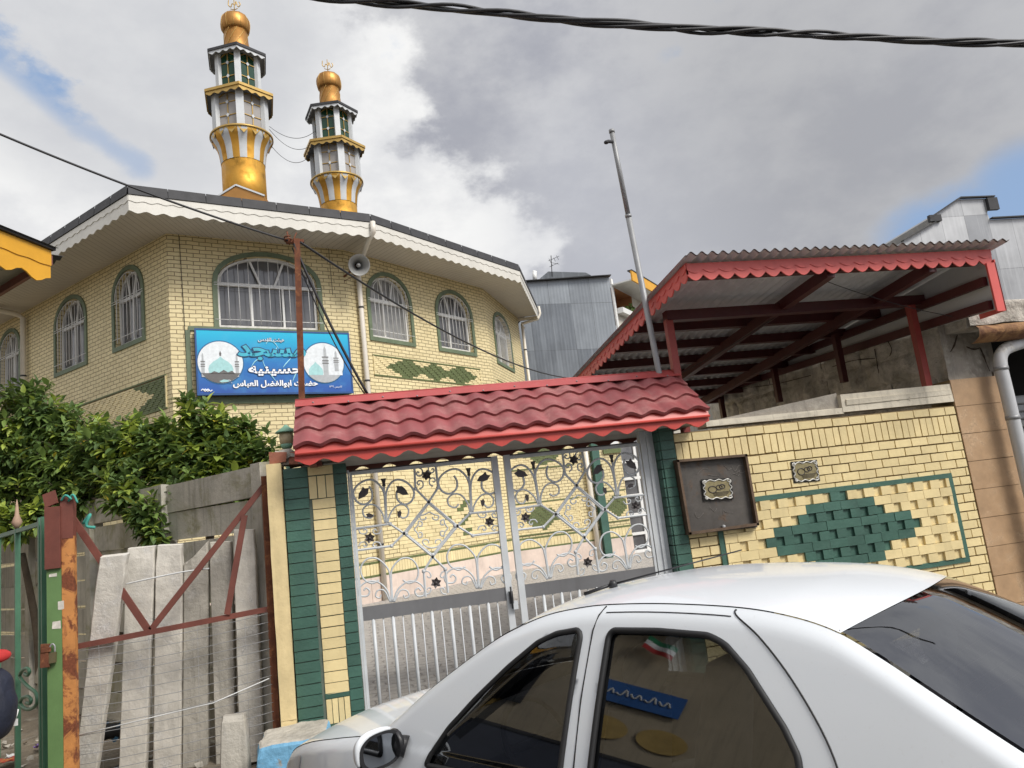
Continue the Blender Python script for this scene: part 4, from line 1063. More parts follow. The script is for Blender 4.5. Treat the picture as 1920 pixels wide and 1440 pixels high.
# scrolls round the side flowers
for (cx_, cy_) in ((215, 755), (1108, 632)):
    for sx in (-1, 1):
        for sy in (-1, 1): st([(cx_ + sx * 85, cy_ + sy * 62), (cx_ + sx * 70, cy_ + sy * 35), (cx_ + sx * 35, cy_ + sy * 32), (cx_ + sx * 22, cy_ + sy * 55), (cx_ + sx * 40, cy_ + sy * 66), (cx_ + sx * 48, cy_ + sy * 52)], .0055)
for sx in (-1, 1):
    for sy in (-1, 1): st([(708 + sx * 80, 1090 + sy * 88), (708 + sx * 50, 1090 + sy * 80), (708 + sx * 35, 1090 + sy * 50), (708 + sx * 52, 1090 + sy * 38), (708 + sx * 65, 1090 + sy * 52)], .0055)
FLOW = [Zl(637, 286), Zl(212, 755), Zl(1108, 634), Zl(708, 1090)]
LEAF = [(*Zl(165, 420), 1.0, .6), (*Zl(455, 400), 1.0, 2.3), (*Zl(1065, 305), 1.0, .15), (*Zl(213, 585), .55, 2.7), (*Zl(435, 575), .55, 1.2), (*Zl(1060, 490), .55, 1.3)]
def leaf_shape(cx_, cz_, s, a):
    base = [(-.062, -.012), (-.03, .022), (.0, .03), (.03, .046), (.034, .02), (.062, .004), (.04, -.012), (.028, -.026), (-.01, -.028)]
    return [(cx_ + s * (x * math.cos(a) - y * math.sin(a)), cz_ + s * (x * math.sin(a) + y * math.cos(a))) for x, y in base]
def make_leaf(x0, x1, mirror, label):
    xa, xb = (x0, x1)
    t = thing('gate_leaf', ((x0 + x1) / 2, GY, .1), label, 'gate', 'two leaves of the courtyard gate')
    xm = lambda x: x if not mirror else (GX[1] + GX[2]) - x
    FPn = lambda x, z, o=0.0: V(xm(x), GY - o, z)
    b = MB(); L0, L1 = GX[0], GX[1]
    for (a, c, z0, z1, w) in ((L0, L0 + .022, GB, GT, .03), (L1 - .055, L1, GB, GT + .01, .05)): 
        p, q = sorted((xm(a), xm(c))); b.box(p, q, GY - w / 2, GY + w / 2, z0, z1)
    p, q = sorted((xm(L0 + .022), xm(L1 - .055)))
    b.box(p, q, GY - .016, GY + .016, GT - .028, GT); b.box(p, q, GY - .016, GY + .016, GB, GB + .035)
    b.build('frame', M['iron_grey'], t)
    d = MB(); d.box(p, q, GY - .011, GY + .011, GT - .001, GT + .012); d.build('top_channel', M['iron_leaf'], t)
    d = MB(); d.box(p, q, GY - .012, GY + .012, .925, 1.035); d.build('kick_panel', M['iron_dark'], t)
    n = 15
    for i in range(1, n):
        x = L0 + .022 + (L1 - .055 - L0 - .022) * i / n; w = .0145 if i % 2 else .006
        d = MB(); d.tube([FPn(x, GB + .03), FPn(x, .93)], w, 6 if w < .01 else 8); d.build('bar', M['iron_grey'], t)
    s = MB()
    for pts, r, sm in LS:
        P3 = [FPn(x, z, .0) for x, z in pts]
        if sm: P3 = crom(P3, 5)
        s.tube(P3, r * 1.18, 6, cap=True, sm=sm)
        if not sm:
            for (x, z) in pts[1:-1]: s.lathe([(.004, -.016), (.016, -.01), (.016, .01), (.004, .016)], 6, FPn(x, z, 0))
    s.build('scrollwork', M['iron_grey'], t)
    for (x, z) in FIN:
        f = MB(); c = FPn(x, z, 0); f.lathe([(.006, -.08), (.008, -.03), (.016, -.02), (.012, .0), (.022, .035), (.026, .04)], 6, c); f.build('finial', M['iron_leaf'], t)
    for (x, z) in FLOW:
        f = MB(); c = FPn(x, z, .012)
        for k in range(6):
            a = k * PI / 3 + .3; d1 = V(math.cos(a), 0, math.sin(a)); d2 = V(-math.sin(a), 0, math.cos(a))
            q = [c, c + d1 * .022 + d2 * .018 + V(0, -.006, 0), c + d1 * .048 + V(0, -.02, 0), c + d1 * .022 - d2 * .018 + V(0, -.006, 0)]
            f.poly(q); f.poly([p + V(0, .003, 0) for p in q[::-1]])
        f.lathe([(.002, -.012), (.015, -.006), (.012, .008), (.002, .012)], 8, c + V(0, -.012, 0)); f.build('iron_flower', M['iron_leaf'], t)
    for (x, z, sc_, a) in LEAF:
        f = MB(); f.prism(leaf_shape(x, z, sc_ * 1.05, a), FPn, .004, .010); f.build('iron_leaf', M['iron_leaf'], t)
    return t
gl = make_leaf(GX[0], GX[1], False, 'left leaf of the grey scrolled iron gate, beside the striped pillar')
gr2 = make_leaf(GX[2], GX[3], True, 'right leaf of the grey scrolled iron gate, partly behind the white car')
lk = thing('gate_latch', (1.2, GY - .04, .95), 'small black sliding latch where the two gate leaves meet', 'latch')
b = MB(); b.box(1.17, 1.2, GY - .06, GY - .026, .9, 1.0); b.tube([(1.185, GY - .065, .86), (1.185, GY - .065, 1.04)], .008, 6); b.build('bolt', M['black_plastic'], lk)
b = MB(); b.box(1.195, 1.235, GY - .06, GY - .03, .85, .92); b.build('keeper', M['iron_grey'], lk)
jp = MB(); jp.box(2.545, 2.672, GY - .02, GY + .05, .05, 2.25); jp.box(2.60, 2.63, GY - .035, GY - .02, .05, 2.25)
tag(jp.build('gate_jamb', M['iron_dark']), 'wide grey steel jamb post at the right edge of the gate', 'post').data.materials[0] = M['iron_grey']
jl = MB(); jl.box(-.086, -.072, GY - .03, GY + .03, .05, 2.16)
tag(jl.build('gate_jamb', M['iron_grey']), 'thin grey steel jamb at the left edge of the gate', 'post')

# ------------------------------------------------------------------ metal cabinet and plates
cq = [onY(x, y, WY - .1) for x, y in ((1269, 862), (1401, 851), (1424, 985), (1293, 1003))]
cab = thing('meter_cabinet', (cq[0] + cq[2]) / 2, 'dark brown metal cabinet with a raised rim on the yellow brick wall', 'cabinet')
cdark = mat('brown_black_sheet_metal', (.10, .09, .08), .5, metal=.35, var=.3, vs=6, bump=.15, col2=(.14, .09, .06), m2=(.55, .7), s2=8, streak=.2, stc=(.2, .17, .14))
crim = mat('rusted_cabinet_rim', (.13, .085, .055), .7, metal=.3, var=.35, vs=12, bump=.3)
yy = V(0, 1, 0)
b = MB()
c0, ca, cb_, cc = [c + yy * .055 for c in cq]
b.poly([cc, cb_, ca, c0][::-1]); b.obox(c0 + yy * .002, ca - c0, cc - c0, yy * .05); b.build('door_panel', cdark, cab)
b = MB()
for i in range(4):
    p, q = cq[i], cq[(i + 1) % 4]; ctr = sum(cq) / 4; d = (q - p); L = np.linalg.norm(d); d /= L; inn = np.cross(d, V(0, -1, 0)); inn = inn if inn @ (ctr - p) > 0 else -inn
    b.obox(p, d * L, inn * .022, yy * .105)
b.build('rim', crim, cab)
kn = onY(1357, 988, WY - .06); b = MB(); b.lathe([(.004, -.02), (.018, -.012), (.018, .012), (.004, .02)], 10, kn); b.build('knob', M['galv'], cab)
# scratched chalk scribbles on the cabinet
rs = random.Random(5); ms_ = mat('grey_scratch', (.22, .20, .18), .8, bump=0)
for k in range(9):
    px_, py_ = rs.uniform(1300, 1385), rs.choice((rs.uniform(940, 970), rs.uniform(868, 890)))
    pts = [onY(px_ + 6 * i + rs.uniform(-5, 5), py_ + rs.uniform(-7, 7), WY - .048) for i in range(4)]
    b = MB(); b.tube(crom(pts, 4), .0016, 4); b.build('chalk_scribble', ms_, cab)
def plate(c4, off, label):
    q = [onY(x, y, WY - off) for x, y in c4]; t = thing('house_plate', sum(q) / 4, label, 'plate', 'ornamental plates on the street wall')
    ex = q[1] - q[0]; ey = q[3] - q[0]
    P = lambda u, v, o=0.0: q[0] + ex * u + ey * v - yy * o
    b = MB(); b.prism([(0, 0), (1, 0), (1, 1), (0, 1)], lambda u, v, o: P(u, v, o), 0, .006); b.build('backing', mat('black_enamel', (.02, .02, .018), .35, bump=0), t)
    b = MB(); b.prism([(.08, .1), (.92, .1), (.92, .9), (.08, .9)], P, .006, .009); b.build('brass_field', mat('tarnished_brass_plate', (.33, .28, .15), .4, metal=.5, var=.3, vs=30, bump=.3, bs=200), t)
    b = MB()
    def bp(u):  # wavy ornamental border
        return u
    for (a, c) in (((.06, .08), (.94, .08)), ((.94, .08), (.94, .92)), ((.94, .92), (.06, .92)), ((.06, .92), (.06, .08))):
        pts = []
        for i in range(25):
            k = i / 24; x = a[0] + (c[0] - a[0]) * k; y = a[1] + (c[1] - a[1]) * k; w = .035 * math.sin(k * 6 * PI)
            pts.append(P(x + (w if a[0] == c[0] else 0), y + (w if a[1] == c[1] else 0), .011))
        b.tube(pts, .006, 5)
    for (u, v) in ((.1, .12), (.9, .12), (.9, .88), (.1, .88)): b.tube([P(u + .05 * math.cos(k), v + .06 * math.sin(k), .011) for k in np.linspace(0, 2 * PI, 12)], .005, 5)
    b.build('border_scroll', mat('silvered_relief', (.55, .54, .5), .35, metal=.3, bump=0), t)
    b = MB(); rr = random.Random(int(c4[0][0]))
    for (cx_, cy_, r_) in ((.33, .5, .14), (.56, .42, .1), (.66, .38, .09)): b.tube([P(cx_ + r_ * math.cos(k), cy_ + r_ * 1.1 * math.sin(k), .010) for k in np.linspace(0, 2 * PI, 16)], .005, 5)
    for k in range(4): b.tube([P(.3 + .02 * k, .66 + .05 * k, .010), P(.88 - .03 * k, .62 + .055 * k, .010)], .0028, 4)
    b.build('engraving', mat('dark_engraving', (.05, .04, .03), .5, bump=0), t)
plate([(1314, 899), (1370, 896), (1373, 933), (1319, 939)], .053, 'small ornamental metal plate fixed on the dark cabinet door')
plate([(1482, 866), (1531, 862), (1536, 900), (1488, 906)], .006, 'small ornamental metal plate fixed straight on the yellow bricks')

# ------------------------------------------------------------------ rusty cable pole and cables
pb0 = onY(566, 745, 6.75); pt = onY(557, 449, 6.75)
pole = thing('cable_pole', (pb0[0], pb0[1], 0), 'rusty square steel pole holding cables in front of the signboard', 'pole')
b = MB(); bdir = (pt - pb0); base = pb0 - bdir / bdir[2] * (pb0[2] - .1); b.bar(base, pt, .052, .052, (0, 1, 0)); b.build('post', M['rust'], pole)
b = MB(); b.bar(pt + V(-.10, 0, -.02), pt + V(.06, 0, -.02), .04, .03); b.tube([pt + V(-.07, 0, -.05), pt + V(-.085, 0, .08)], .008, 5); b.tube([pt + V(-.05, -.02, -.05), pt + V(.0, -.02, .06)], .007, 5)
b.tube([pt + V(-.08, -.03, -.03) + V(.03 * math.cos(k), .03 * math.sin(k), .004 * k) for k in np.linspace(0, 12, 30)], .007, 5); b.build('bracket', M['rust'], pole)
def cable(name, pts, r, label, cat='cable', m_='cable', grp=None, n=5):
    c = MB(); c.tube(pts, r, n); return tag(c.build(name, M[m_]), label, cat, grp)
cable('service_cable', sag(atD(-420, 60, 5.2), pt + V(-.08, -.03, -.02), .10, 24), .010, 'black cable running from the upper left to the rusty pole top')
cable('service_cable', sag(pt + V(.03, -.03, -.04), onP(1066, 709, V(6, 14, 0), V(0, 1, 0)), .25, 20), .012, 'long black cable slanting from the pole down past the arched windows')
d1 = onY(691, 742, 6.9); d2 = onY(686, 742, 6.9)
cable('drop_cable', sag(pt + V(-.03, -.02, -.05), d1, .07, 14), .013, 'thick black drop cable crossing the right part of the signboard')
cable('drop_cable', sag(pt + V(-.05, .02, -.07), d2, .12, 14), .006, 'thin drop cable beside the thick one over the signboard')
bundle = thing('overhead_cable_bundle', atD(1250, 45, 5.2), 'twisted bundle of black overhead cables across the top of the sky', 'cable bundle')
A_ = atD(380, -34, 5.6); B_ = atD(2150, 82, 6.2)
for k in range(4):
    base = sag(A_, B_, .13, 90); pts = []
    for i, p in enumerate(base):
        a = i * .36 + k * PI / 2 + .5 * math.sin(i * .21 + k); rr_ = .022 + .011 * math.sin(i * .17 + k * 2.1); pts.append(p + V(0, .5, .86) * rr_ * math.cos(a) + V(0, .86, -.5) * rr_ * math.sin(a))
    c = MB(); c.tube(pts, .0135, 6); c.build('strand', M['cable'], bundle)
c = MB(); c.tube([p + Z3 * (.02 + .022 * math.sin(i * .5)) for i, p in enumerate(sag(A_, B_, .15, 90))], .006, 5); c.build('strand', M['cable'], bundle)

# ------------------------------------------------------------------ flag pole
f0 = atD(1236, 700, 7.06); f1 = atD(1147.5, 249, 6.9)
fp = thing('flag_pole', (f0[0], f0[1], 0), 'tall bare galvanised flag pole leaning slightly left beside the red shed', 'pole')
dd_ = (f1 - f0); base = f0 - dd_ / dd_[2] * (f0[2] - .1); mid = f0 + dd_ * .66
b = MB(); b.tube([base, mid], .028, 10); b.tube([mid, f1], .023, 10); b.tube([mid - dd_ * .006, mid + dd_ * .006], .031, 10); b.tube([f1, f1 + Z3 * .03], .027, 10); b.build('tube', M['galv'], fp)
pq = atD(1148, 268, 6.9); b = MB(); b.tube([pq + V(0, -.02, 0), pq + V(-.05, -.03, .0), pq + V(-.08, -.03, -.01)], .016, 6); b.lathe([(.02, -.01), (.024, 0), (.02, .01)], 10, pq + V(-.07, -.03, -.01)); b.build('pulley', M['slate'], fp)

# ------------------------------------------------------------------ red shed
SX0, SX1, SYF, SYB = 2.87, 5.98, 5.60, 11.2
rzf = lambda y: 3.60 - .085 * (y - SYF)
shed = thing('red_shed_roof', (4.4, 7.5, 2.4), 'open shed with a red scalloped fascia and corrugated roof on red steel posts', 'shed')
b = MB()
def roof_fn(u, v):
    x = SX0 - .06 + (SX1 + .16 - SX0) * u; y = SYF - .12 + (SYB - SYF) * v
    return (x, y, rzf(y) - .01 + .016 * math.sin(2 * PI * x / .098))
b.grid(roof_fn, 330, 4)
ro = b.build('corrugated_sheet', corr_mat('dull_corrugated_iron', (.58, .58, .585), .5, 0, False, .1, .6), shed)
b = MB(); b.grid(lambda u, v: V(*roof_fn(u, v)) + V(0, -.015, .005), 330, 4); b.build('weathered_top_sheet', mat('weathered_brown_roof_sheet', (.16, .135, .125), .75, var=.25, vs=3, bump=.1, streak=.3), shed)
SP = lambda x, z, o=0.0: V(x, SYF - o, z)
b = MB(); board(b, SX0, SX1, 3.565, 3.41, .05, .148, SP, -.012, 0); board(b, SX0 + .001, SX1 - .001, 3.562, 3.475, .03, .148, SP, 0, .006); b.build('front_fascia', M['coral_trim'], shed)
RP = lambda y, z, o=0.0: V(SX0 - o, y, z + rzf(y))
b = MB(); board(b, SYF, SYB - .2, -.03, -.185, .05, .148, RP, -.012, 0); board(b, SYF + .001, SYB - .21, -.033, -.11, .03, .148, RP, 0, .006); b.build('side_fascia', M['coral_trim'], shed)
for y in (5.74, 7.15, 7.8, 8.45, 9.1, 9.75, 10.4, 11.0):
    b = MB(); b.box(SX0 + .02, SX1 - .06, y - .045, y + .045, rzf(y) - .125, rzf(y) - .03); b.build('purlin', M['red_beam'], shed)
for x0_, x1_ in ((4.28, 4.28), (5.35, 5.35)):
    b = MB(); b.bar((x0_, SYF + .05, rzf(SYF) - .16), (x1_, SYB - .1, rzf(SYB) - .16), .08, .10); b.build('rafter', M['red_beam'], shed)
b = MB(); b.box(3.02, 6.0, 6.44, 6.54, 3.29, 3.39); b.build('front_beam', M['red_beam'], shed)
for x, zb2, m_ in ((5.76, 2.40, 'red_trim'), (3.04, .1, 'red_trim')):
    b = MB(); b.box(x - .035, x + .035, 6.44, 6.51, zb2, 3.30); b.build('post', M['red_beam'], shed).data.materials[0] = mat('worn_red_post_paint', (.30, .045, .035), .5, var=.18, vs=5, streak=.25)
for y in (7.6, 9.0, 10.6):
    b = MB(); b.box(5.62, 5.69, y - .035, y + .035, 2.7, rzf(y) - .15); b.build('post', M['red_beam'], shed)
# white side sheet with two girts, bottom edge rising to the back
skz = lambda y: 2.99 + .035 * (y - SYF)
b = MB(); SXs = 5.93
for i in range(10):
    y0 = SYF + .03 + (SYB - SYF - .1) * i / 10; y1 = SYF + .03 + (SYB - SYF - .1) * (i + 1) / 10
    if skz(y1) > rzf(y1) - .04: break
    b.quad((SXs, y0, skz(y0)), (SXs, y1, skz(y1)), (SXs, y1, rzf(y1) - .03), (SXs, y0, rzf(y0) - .03)); b.quad((SXs + .006, y1, skz(y1)), (SXs + .006, y0, skz(y0)), (SXs + .006, y0, rzf(y0) - .03), (SXs + .006, y1, rzf(y1) - .03))
b.build('side_sheet', M['sheet_white'], shed)
for k0, k1 in ((.05, .03), (.28, .16)):
    b = MB(); b.bar((SXs - .035, SYF + .05, skz(SYF) + k0), (SXs - .035, 10.6, skz(10.6) + k1), .05, .085); b.build('girt', M['red_beam'], shed)
b = MB(); b.obox((SX1 - .09, SYF - .015, 2.96), (.10, 0, 0), (0, .02, 0), (-.0, 0, .47)); b.obox((SX1 + .0, SYF - .015, 2.96), (.012, 0, 0), (0, .3, 0), (0, 0, .5)); b.build('corner_trim', M['coral_trim'], shed)
w = MB(); w.tube([V(*q) for q in sag(onY(1548, 527, 6.0), onY(1830, 600, 6.1), .05, 12)] + list(sag(onY(1830, 600, 6.1), onY(1990, 640, 6.1), .01, 6)), .004, 4)
w.tube(sag(onY(1548, 527, 6.0), V(3.6, 9.2, 3.0), .1, 10), .004, 4); w.build('hanging_wire', M['cable'], shed)

# ------------------------------------------------------------------ neighbour's wall on the right
NX = 5.95
M['crack'] = mat('dark_crack', (.07, .05, .035), .95, bump=.5)
nw = thing('stone_wall', (6.1, 8.5, 0), 'rough grey block and plaster side wall under the red shed', 'wall')
def wtop(y): return 3.03 + .03 * (y - 6.3) + .04 * mnoise.noise(Vector((0, y * 1.3, 0)))
b = MB(); b.grid(lambda u, v: (NX + .035 * mnoise.noise(Vector((u * 22, v * 9, 7))) + .02 * mnoise.noise(Vector((u * 60, v * 25, 2))), WY + .02 + 5.2 * u, 0.0 + wtop(WY + 5.2 * u) * v), 90, 40)
b.grid(lambda u, v: (NX + .45 * v, WY + .02 + 5.2 * u, wtop(WY + 5.2 * u) + .02 * mnoise.noise(Vector((u * 30, v * 4, 1)))), 60, 6)
b.build('rubble_face', M['stone'], nw)
# block courses (joint grooves and individual blocks standing proud)
rr = random.Random(11)
for row, (z0, z1) in enumerate(((2.28, 2.55), (2.57, 2.84), (2.86, 3.06))):
    y = WY + .25 + .2 * row
    while y < 11.2:
        L = rr.uniform(.5, .85); m_ = MB(); pr = rr.uniform(.015, .055)
        dz = .03 * (y - 6.3)
        m_.grid(lambda u, v: (NX - pr * (1 - (2 * abs(v - .5)) ** 6) * (1 - (2 * abs(u - .5)) ** 8) + .018 * mnoise.noise(Vector((u * 5 + y, v * 4, row))), y + .012 + (L - .024) * u, z0 + dz + (z1 - z0) * v), 14, 8)
        if row < 2 or rr.random() < .8: m_.build('stone_block', M['stone'], nw)
        y += L
b = MB(); b.grid(lambda u, v: (NX - .06 + .52 * u + .01 * mnoise.noise(Vector((u * 3, v * 9, 8))), WY + .015 + .012 * mnoise.noise(Vector((u * 8, v * 12, 3))), 2.452 + (.62 + .05 * mnoise.noise(Vector((u * 6, 3, 1)))) * v), 30, 30)
b.grid(lambda u, v: (NX + .46 + .004 * v, WY + .015 + .5 * u, 2.0 + 1.05 * v), 4, 4)
b.build('plaster_end', M['plaster'], nw)
b = MB()
for pts in ([(1795, 628), (1789, 648), (1782, 660)], [(1838, 652), (1845, 668), (1850, 682), (1856, 696)], [(1812, 650), (1826, 655), (1838, 652)]):
    b.tube(crom([onY(x, y, WY + .004) for x, y in pts], 5), [.003, .006, .008, .006, .008, .010, .008, .006, .005, .004, .003, .003, .003, .003, .003, .003][:len(crom([V(0, 0, 0)] * len(pts), 5))], 5)
b.build('crack', M['crack'], nw)
for pts in ([(1640, 654), (1643, 672), (1648, 700)], [(1438, 697), (1444, 722)], [(1537, 672), (1540, 692)], [(1345, 742), (1400, 728), (1455, 720), (1520, 704)], [(1560, 688), (1600, 676), (1640, 672)], [(1665, 640), (1672, 655), (1668, 668)]):
    q_ = crom([onX(x, y, NX - .05) for x, y in pts], 5); b = MB(); b.tube(q_, [.003 + .008 * abs(mnoise.noise(Vector((i * .8, x * .1, 1)))) for i in range(len(q_))], 5); b.build('block_joint', M['crack'], nw)
tp = thing('tiled_pier', (6.15, WY, 0), 'tan stone tiled pier at the right end of the brick wall', 'pier')
b = MB(); b.box(5.872, 6.42, WY + .002, WY + .3, -.1, 2.45); b.build('pier_core', M['mortar'], tp)
z = 2.45; rr = random.Random(2)
while z > -.05:
    h = .276; b = MB(); b.obox((5.873, WY - .012, max(z - h + .004, -.1)), (.545, 0, 0), (0, .02, 0), (0, 0, h - .005), 0, .0012); b.build('tile', M['tan_tile'], tp); z -= h
b = MB(); b.box(6.42, 6.47, WY - .0, WY + .3, -.1, 2.5); b.build('render_edge', M['plaster'], tp)
# eaves lintel, rusted gutter, plastic pipe, shutter
nb = thing('neighbour_building', (8.5, 7.5, 0), 'shabby neighbouring building with a concrete lintel and a grey shutter at the right edge', 'building')
b = MB(); b.grid(lambda u, v: (5.97 + 4 * u, 6.0 + .03 * mnoise.noise(Vector((u * 19, v * 3, 1))), 2.93 + .23 * v + .05 * u + .015 * mnoise.noise(Vector((u * 14, v * 2, 4)))), 40, 6)
b.obox((5.97, 6.03, 2.93), (4, 0, .05), (0, .6, 0), (0, 0, .23), 0, .012); b.build('concrete_lintel', M['stone'], nb)
b = MB(); k = 10
b.grid(lambda u, v: V(6.02 + .05 * abs(v - .5) + 3.4 * u, 6.12 - .16 * math.sin(PI * v) + .03 * mnoise.noise(Vector((u * 24, v * 4, 3))), 2.855 - .085 * math.cos(PI * v) + .015 * u + .02 * v + .03 * mnoise.noise(Vector((u * 30, v * 3, 8)))), 30, 10)
b.build('rusted_gutter', mat('rust_streaked_gutter', (.36, .20, .085), .85, var=.4, vs=5, bump=.8, bs=30, bd=.012, col2=(.15, .065, .03), m2=(.44, .6), s2=5, streak=.6), nb)
b = MB(); b.box(6.42, 6.52, WY + .05, WY + .5, -.1, 3.05); b.box(6.5, 10.5, 7.4, 7.6, -.1, 3.1); b.box(6.0, 10.5, 6.6, 10.5, 3.0, 3.06); b.build('wall', M['plaster'], nb)
b = MB(); b.box(6.5, 10.5, 7.38, 7.398, 2.1, 3.0); b.build('shade_sheet', M['shade_black'], nb)  # near-black sheet paints in the shade above the shutter
b = MB()
for i in range(26): b.obox((6.55, 6.85 + .02, .05 + i * .085), (3.8, 0, 0), (0, -.02, .02), (0, .012, .062))
b.box(6.5, 10.4, 6.9, 6.95, 0, 2.28); b.build('shutter', M['corr_pale'].copy(), nb).data.materials[0] = mat('grey_shutter_slat', (.33, .34, .34), .5, metal=.3, var=.12, streak=.3)
b = MB(); b.bar((6.6, 6.78, 1.2), (7.6, 6.78, 2.35), .05, .05); b.build('brace', M['galv'], nb)
PXP = float(onY(1877, 690, 6.15)[0])
b = MB(); b.tube(crom([onY(2040, 598, 6.15), onY(1950, 632, 6.15), onY(1900, 648, 6.15), onY(1880, 660, 6.15), onY(1876, 684, 6.15), V(PXP, 6.15, 2.2), V(PXP, 6.15, 1.2), V(PXP, 6.15, -.2)], 6), .062, 14)
q = onY(1871, 672, 6.15); 
pp = tag(b.build('drain_pipe', mat('grey_white_plastic_pipe', (.50, .51, .52), .45, var=.1, streak=.4, stc=(.2, .18, .15), col2=(.60, .59, .55), m2=(.5, .56), s2=2)), 'thick grey white plastic drain pipe with an elbow at the right edge', 'pipe')
b = MB(); 
for z in (2.5, 2.0): b.tube([V(PXP, 6.15, z - .02), V(PXP, 6.15, z + .02)], .066, 14)
b.build('pipe_joint', M['galv'], pp)

# ------------------------------------------------------------------ yard wall seen through the gate
ya = C3 + V(.05, .05, 0); yd = dirv(4.0); yn = nout(yd); YL = 5.2
yw = thing('yard_wall', ya + yd * 2.5, 'yellow brick yard wall with olive patterned panels seen through the right gate leaf', 'wall')
b = MB(); P = plane_map(ya, yd, yn)
def yq(a, za, c, zc): b.quad(P(a, za), P(c, za), P(c, zc), P(a, zc), 0, [(a, za), (c, za), (c, zc), (a, zc)])
yq(0, 0, 3.55, 4.0); b.quad(P(3.55, 0), P(3.55, 0, -.3), P(3.55, 4, -.3), P(3.55, 4), 0, [(0, 0), (.3, 0), (.3, 4), (0, 4)]); b.obox(P(0, 0, -.3), yd * 3.55, yn * .28, Z3 * 4.0)
b.build('brick_face', M['brick_far'], yw)
def yuv(x, y): p = onP(x, y, ya, yn); return float((p - ya) @ yd), float(p[2])
for (xa, y_a, xb, y_b, cx_, cy_, hw, hh) in ((962, 950, 1092, 1000, 1017, 970, .62, .36), (955, 832, 1075, 880, 1018, 848, .75, .4), (1134, 928, 1192, 965, 1158, 948, .42, .34)):
    (s0, z1), (s1, z0) = yuv(xa, y_a), yuv(xb, y_b); (cs, cz) = yuv(cx_, cy_)
    z0 = cz - .42; z1 = cz + .42; s0 = max(s0, .05); s1 = min(s1, 3.5)
    if s1 > s0 + .2: relief(ya, yd, yn, s0, s1, z0, z1, diam(cs, cz, hw, hh), bw=.14, bh=.06, parent=yw, name='patterned_panel', mats=[M['yel_raised'], M['olive_brick'], M['yel_raised']])
b = MB(); b.obox(P(0, .1, 0), yd * 3.55, yn * .03, Z3 * .5); b.build('plinth', M['pink_stone'], yw)
b = MB()
for i in range(36): b.obox(P(.005 + i * .0985, .645, 0), yd * .09, yn * .022, Z3 * .235)
b.build('soldier_course', M['yel_raised'], yw)
b = MB(); b.obox(P(0, .6, 0), yd * 3.55, yn * .03, Z3 * .045); b.obox(P(0, .88, 0), yd * 3.55, yn * .03, Z3 * .045); b.build('green_string_course', M['olive_brick'], yw)
s_, z_ = yuv(1110, 960); b = MB(); b.tube([P(s_, 4.0, .1), P(s_, .1, .1)], .075, 10); b.build('downpipe', M['pvc'], yw)
sg_, _ = yuv(1127, 960); b = MB(); b.obox(P(sg_ - .11, .1, 0), yd * .22, yn * .2, Z3 * 3.9); b.build('green_column', M['green_brick'], yw)
# white glazed door wing at the right
dw = thing('glazed_yard_door', P(4.1, .1, -.5), 'white framed glazed door at the far right behind the gate', 'door')
PD = plane_map(P(3.55, 0, -.25), yd, yn)
b = MB(); b.obox(PD(0, .1, 0), yd * 1.6, yn * .02, Z3 * 3.4); b.build('pane', M['win_glass'], dw)
b = MB()
for s in (0, .5, 1.02, 1.52): b.obox(PD(s, .1, .021), yd * .08, yn * .05, Z3 * 3.4)
for z in (.1, .6, 1.15, 1.7, 2.2, 2.7, 3.42): b.obox(PD(0, z, .024), yd * 1.6, yn * .05, Z3 * .08)
b.build('frame', M['white_paint'], dw)
s_, z_ = yuv(1130, 845); b = MB(); b.obox(P(s_, z_ - .1, .02), yd * (3.55 - s_), yn * .04, Z3 * .2); b.build('window_sill_band', M['olive_brick'], yw)
b = MB(); b.obox(P(s_ + .1, z_ + .12, .02), yd * (3.4 - s_), yn * .05, Z3 * .12); 
for q in (.2, .65, 1.05): b.obox(P(s_ + q, z_ + .24, .02), yd * .07, yn * .05, Z3 * .8)
wf = b.build('window_frame', M['white_paint'], yw); b = MB(); b.obox(P(s_ + .1, z_ + .2, .004), yd * (3.4 - s_), yn * .01, Z3 * .8); b.build('pane', M['win_glass'], wf)
# ------------------------------------------------------------------ precast concrete garden wall
W0 = V(-.74, 6.62, 0); wdv = dirv(130.5); wnv = -nout(wdv)     # wnv points to the street side
cwl = thing('concrete_panel_wall', W0 + wdv * 3, 'stained grey precast concrete panel wall under the citrus bushes', 'wall')
WP = plane_map(W0, wdv, wnv)
posts_s = [.08, 1.75, 3.35, 5.05, 6.8, 8.6]
rr = random.Random(8)
for i, s in enumerate(posts_s):
    b = MB(); b.obox(WP(s - .065, -.3, -.07), wdv * .13, wnv * .15, Z3 * (2.62), 0, .006); b.build('wall_post', M['panel_conc'], cwl)
    if i == len(posts_s) - 1: break
    L = posts_s[i + 1] - s - .13
    z = -.28
    for k in range(9):
        h = .29; tilt = rr.uniform(-.012, .012)
        b = MB(); b.obox(WP(s + .065, z + .012 + tilt, -.03 + rr.uniform(-.018, .018)), wdv * L + Z3 * rr.uniform(-.02, .02), wnv * .05, Z3 * (h - .026), 0, .004)
        b.build('wall_panel', M['panel_conc'], cwl); z += h

